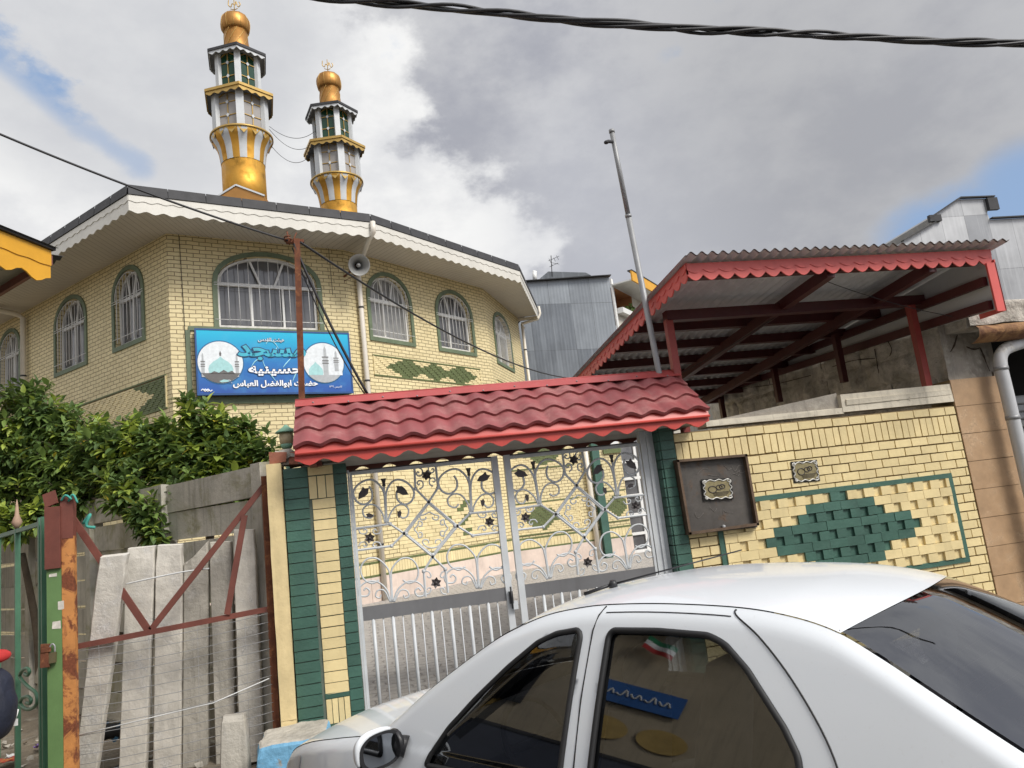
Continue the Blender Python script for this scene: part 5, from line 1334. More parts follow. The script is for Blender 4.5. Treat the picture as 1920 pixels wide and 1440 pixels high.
# ------------------------------------------------------------------ fence bay with leaning posts
FY = 6.36
M['galv_pale'] = mat('pale_plastic_strip', (.60, .61, .60), .5, var=.2)
fence = thing('wire_fence_frame', (-1.6, FY, 0), 'rusty angle iron fence frame with braces and sagging wires', 'fence')
def fpt(x, y, Y=FY): return onY(x, y, Y)
def fbar(nm, a, b, w, h, m_, side=(0, 1, 0)):
    m = MB(); m.bar(a, b, w, h, side); return m.build(nm, M[m_], fence)
pr_t, pr_b = fpt(496, 893), fpt(516, 1332)
o_ = fbar('corner_post', V(pr_b[0], FY, -.2), pr_t, .05, .05, 'rust'); o_['label'] = 'right rusty post beside the yellow rendered post'
ra, rb_ = fpt(140, 1213), fpt(503, 1142)
fbar('rail', ra, rb_, .04, .035, 'brown_paint')
fbar('brace', fpt(136, 972), fpt(279, 1183), .05, .02, 'brown_paint'); fbar('brace', fpt(283, 1181), fpt(494, 912), .045, .02, 'brown_paint'); fbar('brace', fpt(426, 1152, FY - .02), fpt(459, 966, FY - .02), .045, .02, 'brown_paint')
m = MB(); rr = random.Random(4)
for i in range(17):
    f = i / 16; za = (1 - f) * ra[2] + f * -.02; zb2 = (1 - f) * rb_[2] + f * .06
    pa = V(ra[0], FY - .03, za - .03); pb2 = V(rb_[0], FY - .03, zb2 - .03)
    m.tube(sag(pa, pb2, rr.uniform(.015, .045), 10), .0022, 4)
for i in range(4):
    s = (i + .5) / 4; x = ra[0] + (rb_[0] - ra[0]) * s; zt_ = ra[2] + (rb_[2] - ra[2]) * s
    m.tube([V(x, FY - .03, zt_ - .02), V(x + rr.uniform(-.03, .03), FY - .03, -.05)], .001, 4)
m.build('wire_mesh', M['galv'], fence)
m = MB(); m.tube([fpt(141, 1380, FY - .04), fpt(290, 1344, FY - .04), fpt(400, 1318, FY - .04), fpt(505, 1272, FY - .04)], .0045, 5); m.build('tie_wire', M['galv_pale'], fence)
m = MB(); m.tube(crom([fpt(232, 1096, FY + .05), fpt(290, 1083, FY - .0), fpt(345, 1072, FY), fpt(392, 1066, FY + .06)], 4), .006, 5)
tag(m.build('tie_strip', M['galv_pale']), 'pale tie strip holding the leaning concrete posts together', 'strip')

slabs = [  # top-left, top-right, bottom-left, bottom-right pixels, top depth, bottom depth, material, label
 ((184, 1047), (238, 1041), (140, 1440), (181, 1440), 6.27, 6.60, 'concrete_pale', 'leftmost leaning concrete post, tilted to the right in front of the brace'),
 ((235, 1030), (290, 1025), (222, 1440), (272, 1440), 6.50, 6.70, 'concrete_pale', 'pale concrete post leaning second from the left under the tie strip'),
 ((291, 1024), (341, 1022), (286, 1440), (338, 1440), 6.52, 6.72, 'concrete_pale', 'straight whitest concrete post in the middle of the leaning row'),
 ((344, 1024), (389, 1016), (341, 1440), (389, 1440), 6.56, 6.76, 'concrete', 'concrete post with a broken slanted top in the leaning row'),
 ((391, 1018), (434, 1016), (402, 1370), (442, 1360), 6.60, 6.72, 'concrete', 'grey rounded concrete post behind the steep brown brace'),
 ((436, 994), (477, 993), (448, 1400), (495, 1396), 6.52, 6.62, 'concrete_pale', 'rightmost and tallest leaning concrete post'),
]
def make_slab(tl, tr, bl, br, yt, yb_, m_, label, seed, broken=False, ext=True, th=.11, nm='concrete_post'):
    A, B, Cc, D = onY(*tl, yt), onY(*tr, yt), onY(*bl, yb_), onY(*br, yb_)
    def ex(t, b_): # run the side down to the ground
        d = b_ - t
        return t + d * ((-.05 - t[2]) / d[2]) if ext and d[2] < 0 and b_[2] > -.05 else b_
    Cc, D = ex(A, Cc), ex(B, D)
    ax = ((B - A) + (D - Cc)) / 2; dn = ((Cc - A) + (D - B)) / 2; nrm_ = np.cross(ax, dn); nrm_ /= np.linalg.norm(nrm_)
    if nrm_[1] > 0: nrm_ = -nrm_
    b = MB(); N = 22; R = 10
    sec = [(-.5, -.36), (-.5, .36), (-.455, .5), (-.15, .5), (.15, .5), (.455, .5), (.5, .36), (.5, -.36), (.455, -.5), (-.455, -.5)]
    k0 = len(b.v)
    for i in range(N + 1):
        v = i / N
        P0 = A + (Cc - A) * v; P1 = B + (D - B) * v; c = (P0 + P1) / 2; w = P1 - P0
        tp_ = 1.0 - .25 * max(0, 1 - v * 14)
        pts = []
        for (a, q) in sec:
            p = c + w * a * (.96 if tp_ < 1 else 1) + nrm_ * (q * th * tp_ - th / 2)
            if i == 0 and broken: p = p - Z3 * (.16 * (.5 - a)) * 1.0
            elif i == 1 and broken: p = p - Z3 * (.06 * (.5 - a))
            nz = V(mnoise.noise(Vector((p[0] * 12, p[2] * 9, seed))), mnoise.noise(Vector((p[0] * 12, p[2] * 9, seed + 9))), 0)
            pts.append(p + nz * (.0035 if i > 1 else .009))
        b.add(pts)
    for i in range(N):
        for j in range(R): a = k0 + i * R + j; a2 = k0 + i * R + (j + 1) % R; b.face((a, a2, a2 + R, a + R), 0, None, False)
    b.face([k0 + j for j in range(R)][::-1]); b.face([k0 + N * R + j for j in range(R)])
    return tag(b.build(nm, M[m_]), label, 'concrete post', 'old concrete posts leaning on the fence')
for i, s in enumerate(slabs): make_slab(*s, seed=i * 7, broken=(i == 3))
make_slab((413, 1345), (458, 1340), (412, 1460), (468, 1460), 6.12, 6.08, 'concrete', 'short rounded concrete stub standing in front of the wire fence', 77, th=.16)
# rubber and rubbish behind the posts
rb2 = tag(MB(), None, None) if False else None
b = MB(); c = onY(205, 1425, 6.95); b.tube([c + V(.22 * math.cos(k), .05 * math.sin(k), .16 * math.sin(k) + .05) for k in np.linspace(0, 2 * PI, 20)][:-1], .06, 8, closed=True)
tag(b.build('old_tyre', M['rubber']), 'old black tyre lying behind the wire fence at its foot', 'tyre')
b = MB(); c = onY(213, 1372, 7.0); b.grid(lambda u, v: c + V((u - .5) * .22, .05 * math.sin(u * 7), (v - .5) * .10 + .03 * math.sin(u * 9)), 8, 5)
b.grid(lambda u, v: c + V((u - .5) * .22, .015 + .05 * math.sin(u * 7), (v - .5) * .10 + .03 * math.sin(u * 9)), 8, 5)
tag(b.build('plastic_bag', mat('blue_plastic_film', (.08, .25, .45), .4, bump=.3)), 'scrap of blue plastic behind the wire fence', 'plastic bag')

# ------------------------------------------------------------------ orange and green gate posts
M['rope'] = mat('turquoise_rope', (.06, .32, .26), .8, bump=.4)
op = thing('orange_post', onY(130, 1300, 6.30) * V(1, 1, 0), 'tall orange rusted steel post beside the green gate post', 'post')
a, b_ = onY(128, 930, 6.30), onY(131, 1440, 6.30); xx = (a[0] + b_[0]) / 2
b = MB(); b.obox((a[0] - .043, 6.27, RZ), (.086, 0, 0), (0, .06, 0), (b_[0] * 0, 0, 1.66 + .25 - .02 + (onY(128, 1010, 6.3)[2] - 1.64))); b.build('orange_length', M['orange_rust'], op)
zt1, zt2 = onY(128, 1010, 6.3)[2], onY(128, 931, 6.3)[2]
b = MB(); b.obox((a[0] - .045, 6.268, zt1), (.09, 0, 0), (0, .064, 0), (0, 0, zt2 - zt1), 0, .004); b.build('brown_head', M['brown_paint'], op)
b = MB(); q = onY(128, 930, 6.26)
for k in range(2): b.tube(crom([q + V(-.05 + .05 * k, 0, -.03 - .01 * k), q + V(-.01 + .05 * k, -.02, .005), q + V(.03 + .04 * k, -.02, -.03 * (k % 2) - .03)], 4), .009, 5)
b.build('rope_tie', M['rope'], op); b = MB(); b.tube(crom([q + V(.1, 0, -.22), q + V(.16, -.03, -.16), q + V(.13, -.03, -.24), q + V(.19, -.02, -.26)], 4), .012, 5)
b.build('rope_end', M['rope'], op)
gpst = thing('green_gate_post', onY(105, 1300, 6.28) * V(1, 1, 0), 'green painted steel gate post with a brown plate at its top', 'post')
a = onY(106, 1200, 6.30)
b = MB(); b.box(a[0] - .053, a[0] + .05, 6.27, 6.36, RZ, onY(106, 1000, 6.3)[2]); b.build('post_body', M['post_green'], gpst)
z0, z1 = onY(106, 1066, 6.28)[2], onY(106, 950, 6.28)[2]
b = MB(); b.obox((a[0] - .058, 6.245, z0), (.108, 0, 0), (0, .024, 0), (0, 0, z1 - z0), 0, .003); b.obox((a[0] - .05, 6.25, z1 - .004), (.085, 0, .03), (0, .02, 0), (-.02, 0, .10), 0, .006); b.build('brown_plate', M['brown_paint'], gpst)
b = MB()
for (x, y, w, h) in ((114, 1135, .035, .06), (106, 1172, .055, .05), (99, 1078, .05, .02)):
    q = onY(x, y, 6.268); b.obox(q + V(-w / 2, 0, -h / 2), (w, 0, 0), (0, .002, 0), (0, 0, h), 0, .004)
b.build('torn_label', mat('torn_paper', (.62, .59, .52), .9, var=.25, vs=20), gpst)

# ------------------------------------------------------------------ green gate leaf swung open
gd = dirv(121.5); gn = -nout(gd); G0 = onY(93, 1200, 6.33) * V(1, 1, 0) + gd * .01
GP = lambda s, z, o=0.0: G0 + gd * s + gn * o + Z3 * z
ga = thing('green_gate', GP(.4, 0), 'green painted metal gate leaf with a scroll, standing ajar at the left edge', 'gate')
def guv(x, y): p = onP(x, y, G0, gn); return float((p - G0) @ gd), float(p[2])
s_st, _ = guv(78, 1200); s_b, _ = guv(33, 1250); zt3 = guv(60, 983)[1]; s_end = 1.75
def gbar(nm, s, w, z0, z1, m_='gate_green', th=.04):
    b = MB(); b.obox(GP(s - w / 2, z0, -th / 2), gd * w, gn * th, Z3 * (z1 - z0)); return b.build(nm, M[m_], ga)
gbar('stile', s_st - .0, .045, -.1, zt3 + .03); gbar('stile', s_st - .10, .03, -.1, zt3 + .03)
sp = abs(s_b - s_st)
for k in range(1, 4):
    s = s_st + sp * k
    gbar('bar', s, .042, -.1, zt3)
b = MB(); b.obox(GP(s_st - .02, zt3 - .035, -.018), gd * (sp * 3 + .05), gn * .036, Z3 * .035); b.build('rail', M['gate_green'], ga); b = MB(); b.obox(GP(s_st - .02, -.1, -.018), gd * (sp * 3 + .05), gn * .036, Z3 * .035); b.build('rail', M['gate_green'], ga)
b = MB()
def gz(x, y): s, z = guv(x, y); return GP(s, z, .0)
b.tube(crom([gz(*p) for p in ((46, 1263), (52, 1266), (55, 1258), (50, 1253), (42, 1257), (37, 1266), (40, 1274), (52, 1287), (66, 1298), (70, 1312), (66, 1324), (54, 1330), (43, 1326), (38, 1318), (42, 1309), (52, 1306), (58, 1312), (56, 1319), (50, 1318))], 5), .014, 7); b.build('scroll', M['gate_green'], ga)
# finials over the top rail
b = MB(); q = GP(s_b + .02, zt3)
b.lathe([(.012, 0), (.03, .03), (.045, .06), (.02, .12), (.012, .2), (.002, .26)], 8, q); b.build('spear_finial', mat('rusty_pink_casting', (.42, .28, .20), .8, var=.25, bump=.4), ga)
pk = onY(88, 1222, 6.24)
pl_ = thing('padlock', pk, 'rusty padlock and hasp on the green gate post', 'padlock')
b = MB(); b.box(pk[0] + .01, pk[0] + .06, 6.225, 6.255, pk[2] - .085, pk[2] - .01, 0, .003); b.build('lock_body', mat('worn_brass_lock', (.25, .22, .12), .5, metal=.6, var=.3), pl_)
b = MB(); b.tube(crom([V(pk[0] + .02, 6.24, pk[2] - .01), V(pk[0] + .02, 6.24, pk[2] + .03), V(pk[0] + .037, 6.24, pk[2] + .05), V(pk[0] + .052, 6.24, pk[2] + .03), V(pk[0] + .052, 6.24, pk[2] - .01)], 4), .006, 6); b.build('shackle', M['galv'], pl_)
b = MB(); b.box(pk[0] - .04, pk[0] + .015, 6.22, 6.25, pk[2] - .11, pk[2] + .055, 0, .006); b.box(pk[0] - .03, pk[0] + .03, 6.215, 6.235, pk[2] + .0, pk[2] + .03); b.build('hasp', M['rust'], pl_)

# ------------------------------------------------------------------ blue block
bb = tag(MB(), None, None) if False else None
b = MB(); c0 = onY(553, 1400, 5.95)
def rblock(u, v):
    return None
hx, hy, hz0, hz1 = .235, .26, RZ, .27
def blk(face):
    def f(u, v):
        a, c = 2 * u - 1, 2 * v - 1
        p = {'t': (a, c, 1), 'f': (a, -1, c), 'k': (-a, 1, c), 'l': (-1, -a, c), 'r': (1, a, c)}[face]
        q = V(*p); r = q / (np.sum(np.abs(q) ** 18) ** (1 / 18))
        w = V(c0[0] + r[0] * hx * (1.06 - .05 * r[2]), 6.0 + r[1] * hy, (hz0 + hz1) / 2 + r[2] * (hz1 - hz0) / 2)
        n = mnoise.noise(Vector((w[0] * 9, w[1] * 9, w[2] * 9))); n2 = mnoise.noise(Vector((w[0] * 25, w[1] * 25, w[2] * 25)))
        return w + (V(r[0], r[1], r[2]) * (n * .009 + n2 * .006))
    return f
for fc in 'tfklr': b.grid(blk(fc), 18, 18, 1 if fc == 't' else 0, False)
tag(b.build('painted_block', [M['blue_paint'], M['concrete']]), 'light blue painted concrete block with chipped edges at the pillar foot', 'concrete block')

# ------------------------------------------------------------------ litter
def litter(nm, x, y, w, h, m_, label, z=0.02):
    c = onZ(x, y, z); b = MB(); rr = random.Random(int(x * 7 + y))
    b.grid(lambda u, v: c + V((u - .5) * w + .02 * math.sin(v * 5), (v - .5) * h, .012 + .03 * mnoise.noise(Vector((u * 3 + x, v * 3, y)))), 8, 6)
    b.grid(lambda u, v: c + V((u - .5) * w + .02 * math.sin(v * 5), (v - .5) * h, .008 + .03 * mnoise.noise(Vector((u * 3 + x, v * 3, y)))), 8, 6)
    return tag(b.build(nm, m_), label, 'litter', 'litter on the soil plot')
litter('snack_wrapper', 8, 1428, .22, .16, mat('red_foil_wrapper', (.48, .05, .04), .35, var=.4, vs=14, col2=(.6, .42, .1), m2=(.55, .6), s2=14), 'crumpled red and yellow snack wrapper on the soil')
litter('paper_scrap', 24, 1419, .10, .09, M['white_paint'], 'white paper scrap beside the red wrapper')
litter('paper_scrap', 62, 1237, .20, .16, M['white_paint'], 'white paper scrap on the bank by the concrete wall', .08)
litter('paper_scrap', 73, 1398, .06, .10, mat('violet_wrapper', (.2, .12, .35), .4), 'small violet wrapper behind the green gate')
rr = random.Random(21)
b = MB()
for k in range(260):
    x = rr.uniform(-5.5, -.9); y = rr.uniform(6.5, 10); u_, v_ = (x + 14) / 13.3, (y - 5) / 12
    p = soil_fn(u_, v_); s = rr.uniform(.01, .05)
    kk = b.add([V(*p) + V(rr.uniform(-s, s), rr.uniform(-s, s), rr.uniform(-.2 * s, s)) for _ in range(6)])
    for q in ((0, 1, 2), (0, 2, 3), (0, 3, 4), (0, 4, 1), (5, 2, 1), (5, 3, 2), (5, 4, 3), (5, 1, 4)): b.face([kk + i for i in q])
o = b.build('rubble', M['concrete']); o['kind'] = 'stuff'; o['label'] = 'loose stones and rubble scattered over the soil plot'; o['category'] = 'rubble'
b = MB(); hc = onZ(46, 1232, .05)
b.grid(lambda u, v: hc + V((u - .5) * 1.3, (v - .5) * .8, .22 * math.sin(PI * u) * math.sin(PI * v) + .06 * mnoise.noise(Vector((u * 8, v * 8, 2))) - .03), 22, 16)
o = b.build('soil_heap', M['soil']); o['kind'] = 'structure'

# ------------------------------------------------------------------ citrus bushes
def leaf(mb, p, d, up, L, W, mi):
    d = d / np.linalg.norm(d); s = np.cross(d, up); l = np.linalg.norm(s)
    if l < 1e-5: s = V(1, 0, 0); l = 1
    s = s / l; n = np.cross(s, d)
    a, m1, m2, t = p, p + d * L * .38, p + d * L * .72, p + d * L - n * L * .14
    k = mb.add([a, m1 + s * W * .5 + n * W * .16, m1, m1 - s * W * .5 + n * W * .16, m2 + s * W * .36 + n * W * .08 - n * L * .04, m2 - n * L * .04, m2 - s * W * .36 + n * W * .08 - n * L * .04, t])
    for q in ((0, 1, 2), (0, 2, 3), (1, 4, 5, 2), (2, 5, 6, 3), (4, 7, 5), (5, 7, 6)): mb.face([k + i for i in q], mi, None, True)
def bush(name, label, blobs, ntw, trunk_xy, seed, light=.1, extra=()):
    """blobs: (px, py, r_px, depth) ellipsoidal clumps of the crown"""
    rr = random.Random(seed); t = thing(name, (trunk_xy[0], trunk_xy[1], 0), label, 'tree', 'citrus trees behind the concrete wall')
    cr = MB(); tw = MB(); centers = []
    tot = sum(b_[2] ** 2 for b_ in blobs)
    for (x, y, rp, D) in blobs:
        c = atD(x, y + 6, D); R = rp * D / F_PX * .93; centers.append(c); n = int(ntw * rp ** 2 / tot)
        for k in range(n):
            while True:
                q = V(rr.uniform(-1, 1), rr.uniform(-1, 1), rr.uniform(-1, 1)); l = np.linalg.norm(q)
                if .05 < l < 1: break
            q = q / l * l ** .45
            p = c + q * V(R, R * .9, R) * (1 + .42 * mnoise.noise(Vector(tuple(q * 2.2 + c))))
            dr = q / np.linalg.norm(q) * .8 + V(rr.uniform(-.4, .4), rr.uniform(-.4, .4), rr.uniform(.0, .9)); dr /= np.linalg.norm(dr)
            tl = rr.uniform(.09, .2)
            tw.tube([p - dr * tl, p], [.004, .002], 3, cap=False)
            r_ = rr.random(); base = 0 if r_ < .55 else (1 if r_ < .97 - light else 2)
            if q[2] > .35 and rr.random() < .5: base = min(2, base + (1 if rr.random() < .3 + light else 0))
            if q[2] > .2 and rr.random() < .10: p = p + V(rr.uniform(-.05, .05), 0, rr.uniform(.06, .2)); tl += .12
            m = rr.randint(7, 13); ref = V(.3, .5, .8); sx = np.cross(dr, ref); sx /= np.linalg.norm(sx); sy = np.cross(dr, sx); a0 = rr.uniform(0, 6)
            for j in range(m):
                a = a0 + j * 2.4; spread = rr.uniform(.55, 1.1) * (1.15 - .4 * j / m)
                d = dr * (.35 + .5 * j / m) + (sx * math.cos(a) + sy * math.sin(a)) * spread + V(0, 0, -.38 + rr.uniform(-.15, .15)); d /= np.linalg.norm(d)
                pp = p - dr * tl * (1 - j / m) * .9
                L = rr.uniform(.07, .18)
                mi = base if rr.random() < .86 else min(3, rr.choice((0, 1, 2)))
                if rr.random() < .006: mi = 3
                leaf(cr, pp, d, V(0, 0, 1) + .3 * V(rr.uniform(-1, 1), rr.uniform(-1, 1), 0), L, L * rr.uniform(.36, .46), mi)
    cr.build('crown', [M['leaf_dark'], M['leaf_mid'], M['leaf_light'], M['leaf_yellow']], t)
    base = V(trunk_xy[0], trunk_xy[1], -.1); mid = sum(centers) / len(centers)
    fork = base + (mid - base) * .84
    tw.tube(crom([base, base + (fork - base) * .5 + V(.05, .02, 0), fork], 5), [.06 - .0025 * i for i in range(11)], 8)
    for c, bl_ in zip(centers, blobs):
        if bl_[2] < 34: continue
        tw.tube(crom([fork, (fork + c) / 2 + V(rr.uniform(-.1, .1), rr.uniform(-.1, .1), .05), c], 4), [.035 - .0035 * i for i in range(9)], 6)
        for k in range(5):
            e = c + V(rr.uniform(-.2, .2), rr.uniform(-.2, .2), rr.uniform(-.15, .2)); tw.tube([c, (c + e) / 2 + V(0, 0, .04), e], [.012, .009, .005], 5)
    tw.build('trunk', M['bark'], t)
    return t
bush('citrus_tree', 'tallest dark citrus tree at the left edge, reaching up to the mosque window', [(35, 780, 66, 9.6), (85, 775, 60, 9.6), (140, 800, 48, 9.4), (120, 840, 60, 9.3), (25, 835, 66, 9.4), (20, 860, 70, 9.4), (95, 850, 62, 9.4), (120, 900, 58, 9.0), (50, 930, 60, 9.2), (20, 930, 50, 9.2), (5, 745, 30, 9.8), (60, 745, 34, 9.8), (110, 790, 40, 9.5), (150, 870, 55, 9.1), (150, 930, 45, 8.9)], 800, (-3.9, 10.8), 1, .10)
bush('citrus_tree', 'broad middle citrus tree hanging over the concrete wall in a long tuft', [(195, 825, 52, 8.6), (235, 860, 55, 8.4), (290, 830, 52, 8.3), (260, 830, 50, 8.4), (215, 900, 50, 8.3), (285, 890, 56, 8.0), (330, 850, 52, 8.0), (330, 920, 40, 7.5), (280, 955, 38, 7.3), (290, 995, 26, 7.15), (240, 925, 40, 7.7), (250, 805, 34, 8.5), (165, 925, 40, 8.4), (180, 850, 45, 8.7), (320, 820, 36, 8.2), (130, 960, 30, 8.6)], 780, (-2.9, 9.5), 2, .12)
bush('citrus_tree', 'right citrus tree with light shoots in front of the signboard corner', [(385, 830, 54, 7.9), (440, 830, 48, 7.8), (350, 830, 48, 8.0), (430, 850, 50, 7.8), (390, 900, 48, 7.5), (455, 880, 42, 7.6), (482, 845, 30, 7.6), (410, 800, 34, 7.9), (362, 775, 26, 8.0), (350, 745, 15, 8.0), (378, 752, 13, 8.0), (410, 770, 13, 8.0), (465, 815, 22, 7.8), (500, 880, 26, 7.5), (345, 880, 44, 7.7), (440, 915, 30, 7.35), (420, 870, 45, 7.6), (480, 900, 30, 7.4), (505, 850, 24, 7.5)], 720, (-2.05, 8.6), 3, .28)
bush('citrus_tree', 'small low shrub with yellowing leaves behind the green gate top', [(70, 960, 30, 8.4), (30, 985, 26, 8.6), (5, 970, 28, 8.6)], 70, (-4.0, 10.6), 4, .35)

# ------------------------------------------------------------------ yellow eaved house at the upper left
hc = atD(95, 505, 9.0); zf_ = hc[2]
d1 = -dirv(67); d2_ = dirv(133.4)
yh = thing('yellow_eaved_house', hc + d1 * 1.0 + d2_ * 1.5, 'neighbouring house eave with an amber scalloped fascia at the upper left', 'house')
n1 = np.array([d1[1], -d1[0], 0]); n1 = n1 if n1 @ (hc - (hc + d2_)) > 0 else -n1
YP = lambda s, z, o=0.0: V(hc[0], hc[1], 0) + d1 * s + n1 * o + Z3 * z
b = MB(); board(b, 0, 4.6, zf_ + .24, zf_ - .20, .09, .40, YP, -.02, 0, wave=True); board(b, 0, 4.6, zf_ + .235, zf_ + .03, .012, .34, YP, 0, .012, wave=True); b.build('fascia', M['shop_yellow'], yh)
b = MB(); b.obox(YP(-.03, zf_ + .24, .05), d1 * 4.7, -n1 * .14, Z3 * .03); b.build('roof_edge', M['slate'], yh)
n2 = np.array([d2_[1], -d2_[0], 0]); n2 = n2 if n2 @ d1 < 0 else -n2
YQ = lambda s, z, o=0.0: V(hc[0], hc[1], 0) + d2_ * s + n2 * o + Z3 * z
b = MB()
b.grid(lambda u, v: YQ(5.0 * u, zf_ + .20 + .018 * math.sin(5.0 * u * 2 * PI / .16) - .03 * v, .16 - .5 * v), 240, 2); b.build('corrugated_sheet', M['slate'], yh)
b = MB(); a, bb_, c, d = YP(.0, zf_ + .16, -.03), YP(4.6, zf_ + .16, -.03), YP(4.6, zf_ + .16, -.03) + d2_ * 5, YP(0, zf_ + .16, -.03) + d2_ * 5
b.quad(a, d, c, bb_); b.build('soffit', M['soffit'], yh)
b = MB(); k = b.add([YP(-.05, zf_ + .27, .08), YP(4.7, zf_ + .27, .08), YP(4.7, zf_ + 1.3, .08) + d2_ * 3, YP(-.05, zf_ + 1.3, .08) + d2_ * 3]); b.face((k, k + 1, k + 2, k + 3)); b.build('roof', M['slate'], yh)
b = MB(); b.bar(YQ(.0, zf_ + .12, .0), YQ(5, zf_ + .12, .0), .05, .12); b.build('edge_board', M['brown_paint'], yh)
hb = YP(1.4, 0, -.9) + d2_ * 2.6
b = MB(); b.obox(YP(1.6, -.1, 0) + d2_ * 2.4, d1 * 4, d2_ * 4, Z3 * (zf_ + .2)); b.build('wall', M['cream_wall'], yh)

# ------------------------------------------------------------------ grey clad apartment block behind
D_ = 30.0
ab = thing('apartment_building', atD(1080, 650, D_) * V(1, 1, 0), 'grey metal clad apartment block with a balcony under an orange eave, behind the mosque', 'building')
k0 = atD(1143, 531, D_); up_ = atD(1143, 531, D_)
ad = dirv(-5); an = nout(ad); A0 = V(k0[0], k0[1], 0)
AP = plane_map(A0, ad, an)
def auv(x, y): p = onP(x, y, A0, an); return float((p - A0) @ ad), float(p[2])
pts = [auv(*q) for q in ((1152, 530), (1138, 514), (975, 527))]
sR, sTop, sL = pts
b = MB(); z00 = 0.0
b.poly([AP(-9, 0), AP(0, 0), AP(0, sR[1]), AP(0, sTop[1] - .12), AP(-9, sL[1] + (sL[1] - sTop[1]) * .6)], 0, [(-9, 0), (0, 0), (0, sR[1]), (0, sTop[1]), (-9, sL[1] - .5)])
b.obox(AP(-9, 0, -10), ad * 8.98, an * 9.98, Z3 * (sL[1] - .5)); b.build('clad_wall', M['corr_grey'], ab)
fd = dirv(48); fn = nout(fd); FPm = plane_map(A0 + V(.02, 0, 0), fd, fn)
def fuv(x, y): p = onP(x, y, A0, fn); return float((p - A0) @ fd), float(p[2])
b = MB(); 
(sb0, zb1), (sb1, zb0) = fuv(1155, 548), fuv(1190, 590)
zlo = fuv(1175, 585)[1]; zhi = fuv(1175, 552)[1]; zt_ = sR[1] - .1
b.quad(FPm(0, 0), FPm(9, 0), FPm(9, zlo - .25), FPm(0, zlo - .25)); b.quad(FPm(0, zhi), FPm(9, zhi), FPm(9, zt_), FPm(0, zt_)); b.quad(FPm(0, zlo - .3), FPm(.25, zlo - .3), FPm(.25, zhi + .1), FPm(0, zhi + .1)); b.quad(FPm(2.3, zlo - .3), FPm(9, zlo - .3), FPm(9, zhi + .1), FPm(2.3, zhi + .1)); b.build('front_wall', M['cream_wall'], ab)
b = MB(); b.quad(FPm(.25, zlo - .25, -1.4), FPm(2.3, zlo - .25, -1.4), FPm(2.3, zhi, -1.4), FPm(.25, zhi, -1.4)); b.quad(FPm(2.3, zlo - .25, -1.4), FPm(2.3, zlo - .25, 0), FPm(2.3, zhi, 0), FPm(2.3, zhi, -1.4)); b.quad(FPm(.25, zhi, 0), FPm(2.3, zhi, 0), FPm(2.3, zhi, -1.4), FPm(.25, zhi, -1.4)); b.quad(FPm(.25, zlo - .25, -1.4), FPm(.25, zlo - .25, 0), FPm(2.3, zlo - .25, 0), FPm(2.3, zlo - .25, -1.4)); b.build('balcony_recess', M['orange_wall'], ab)
b = MB(); b.obox(FPm(.25, zlo - .3, -.05), fd * 2.05, fn * .35, Z3 * .22); b.obox(FPm(.0, 0, 0), fd * .18, fn * .06, Z3 * (zhi + .3)); bf = b.build('balcony_front', M['white_paint'], ab)
b = MB(); rr = random.Random(6)
for k in range(60):
    p = FPm(rr.uniform(1.2, 2.2), zlo - .05 + rr.uniform(0, .28), rr.uniform(-.1, .25)); leaf(b, p, V(rr.uniform(-1, 1), rr.uniform(-1, 1), rr.uniform(-.3, 1)), Z3, .22, .1, rr.randint(0, 1))
b.build('balcony_plants', [M['leaf_mid'], M['leaf_dark']], ab)
b = MB()
for k in range(5): b.tube([FPm(2.6 + .12 * k, zlo - .5, .3), FPm(3.1 + .12 * k, zlo + .5, .5)], .02, 4)
b.obox(FPm(2.6, zlo - 1.4, 0), fd * 1.6, fn * .5, Z3 * .1); b.build('drying_rack', M['galv'], ab)
zsof = sR[1] - .12
b = MB(); b.obox(FPm(.0, zsof, 0) , fd * 10, fn * .95, Z3 * .06); b.build('eave_soffit', M['white_paint'], ab)
b = MB(); b.obox(FPm(-.03, zsof - .03, .92), fd * 10, fn * .06, Z3 * .42); b.build('orange_fascia', M['shop_yellow'], ab)
b = MB(); b.obox(FPm(-.03, zsof + .39, .8), fd * 10, fn * .2, Z3 * .04); b.bar(AP(-9, sL[1] + .02 + (sL[1] - sTop[1]) * .6, .05), AP(.06, sTop[1] - .10, .05), .3, .03); b.build('roof', M['slate'], ab)
b = MB()
for q in ([(1010, 524), (1028, 509), (1098, 511), (1108, 516)],):
    P4 = [AP(*auv(*p), .0) for p in q]; m = len(P4); kk = b.add(P4 + [p - an * 3 for p in P4]); b.face(range(kk, kk + m)); b.face([kk + m + i for i in range(m)][::-1]); b.face((kk, kk + m, kk + m + 1, kk + 1)); b.face((kk + 1, kk + m + 1, kk + m + 2, kk + 2)); b.face((kk + 2, kk + m + 2, kk + m + 3, kk + 3))
b.build('stair_head', M['corr_grey'], ab)
b = MB(); b.tube([AP(*auv(1002, 510)), AP(*auv(1003, 526))], .09, 8); b.tube([AP(*auv(999, 509)), AP(*auv(1006, 511))], .06, 6); b.build('vent_pipe', M['white_paint'], ab)
tv = thing('tv_antenna', AP(*auv(1033, 523)), 'thin television antenna on the grey block roof', 'antenna')
b = MB(); pt_ = lambda x, y, o=0: AP(*auv(x, y), .3 + o)
b.tube([pt_(1033, 523), pt_(1031, 484)], .018, 5); b.build('mast', M['slate'], tv)
b = MB()
for (a, c) in (((1026, 494), (1046, 485)), ((1028, 505), (1044, 498)), ((1027, 490), (1034, 503)), ((1041, 484), (1045, 492)), ((1036, 488), (1039, 495)), ((1030, 497), (1046, 500))): b.tube([pt_(*a), pt_(*c)], .009, 4)
b.build('antenna_element', M['slate'], tv)

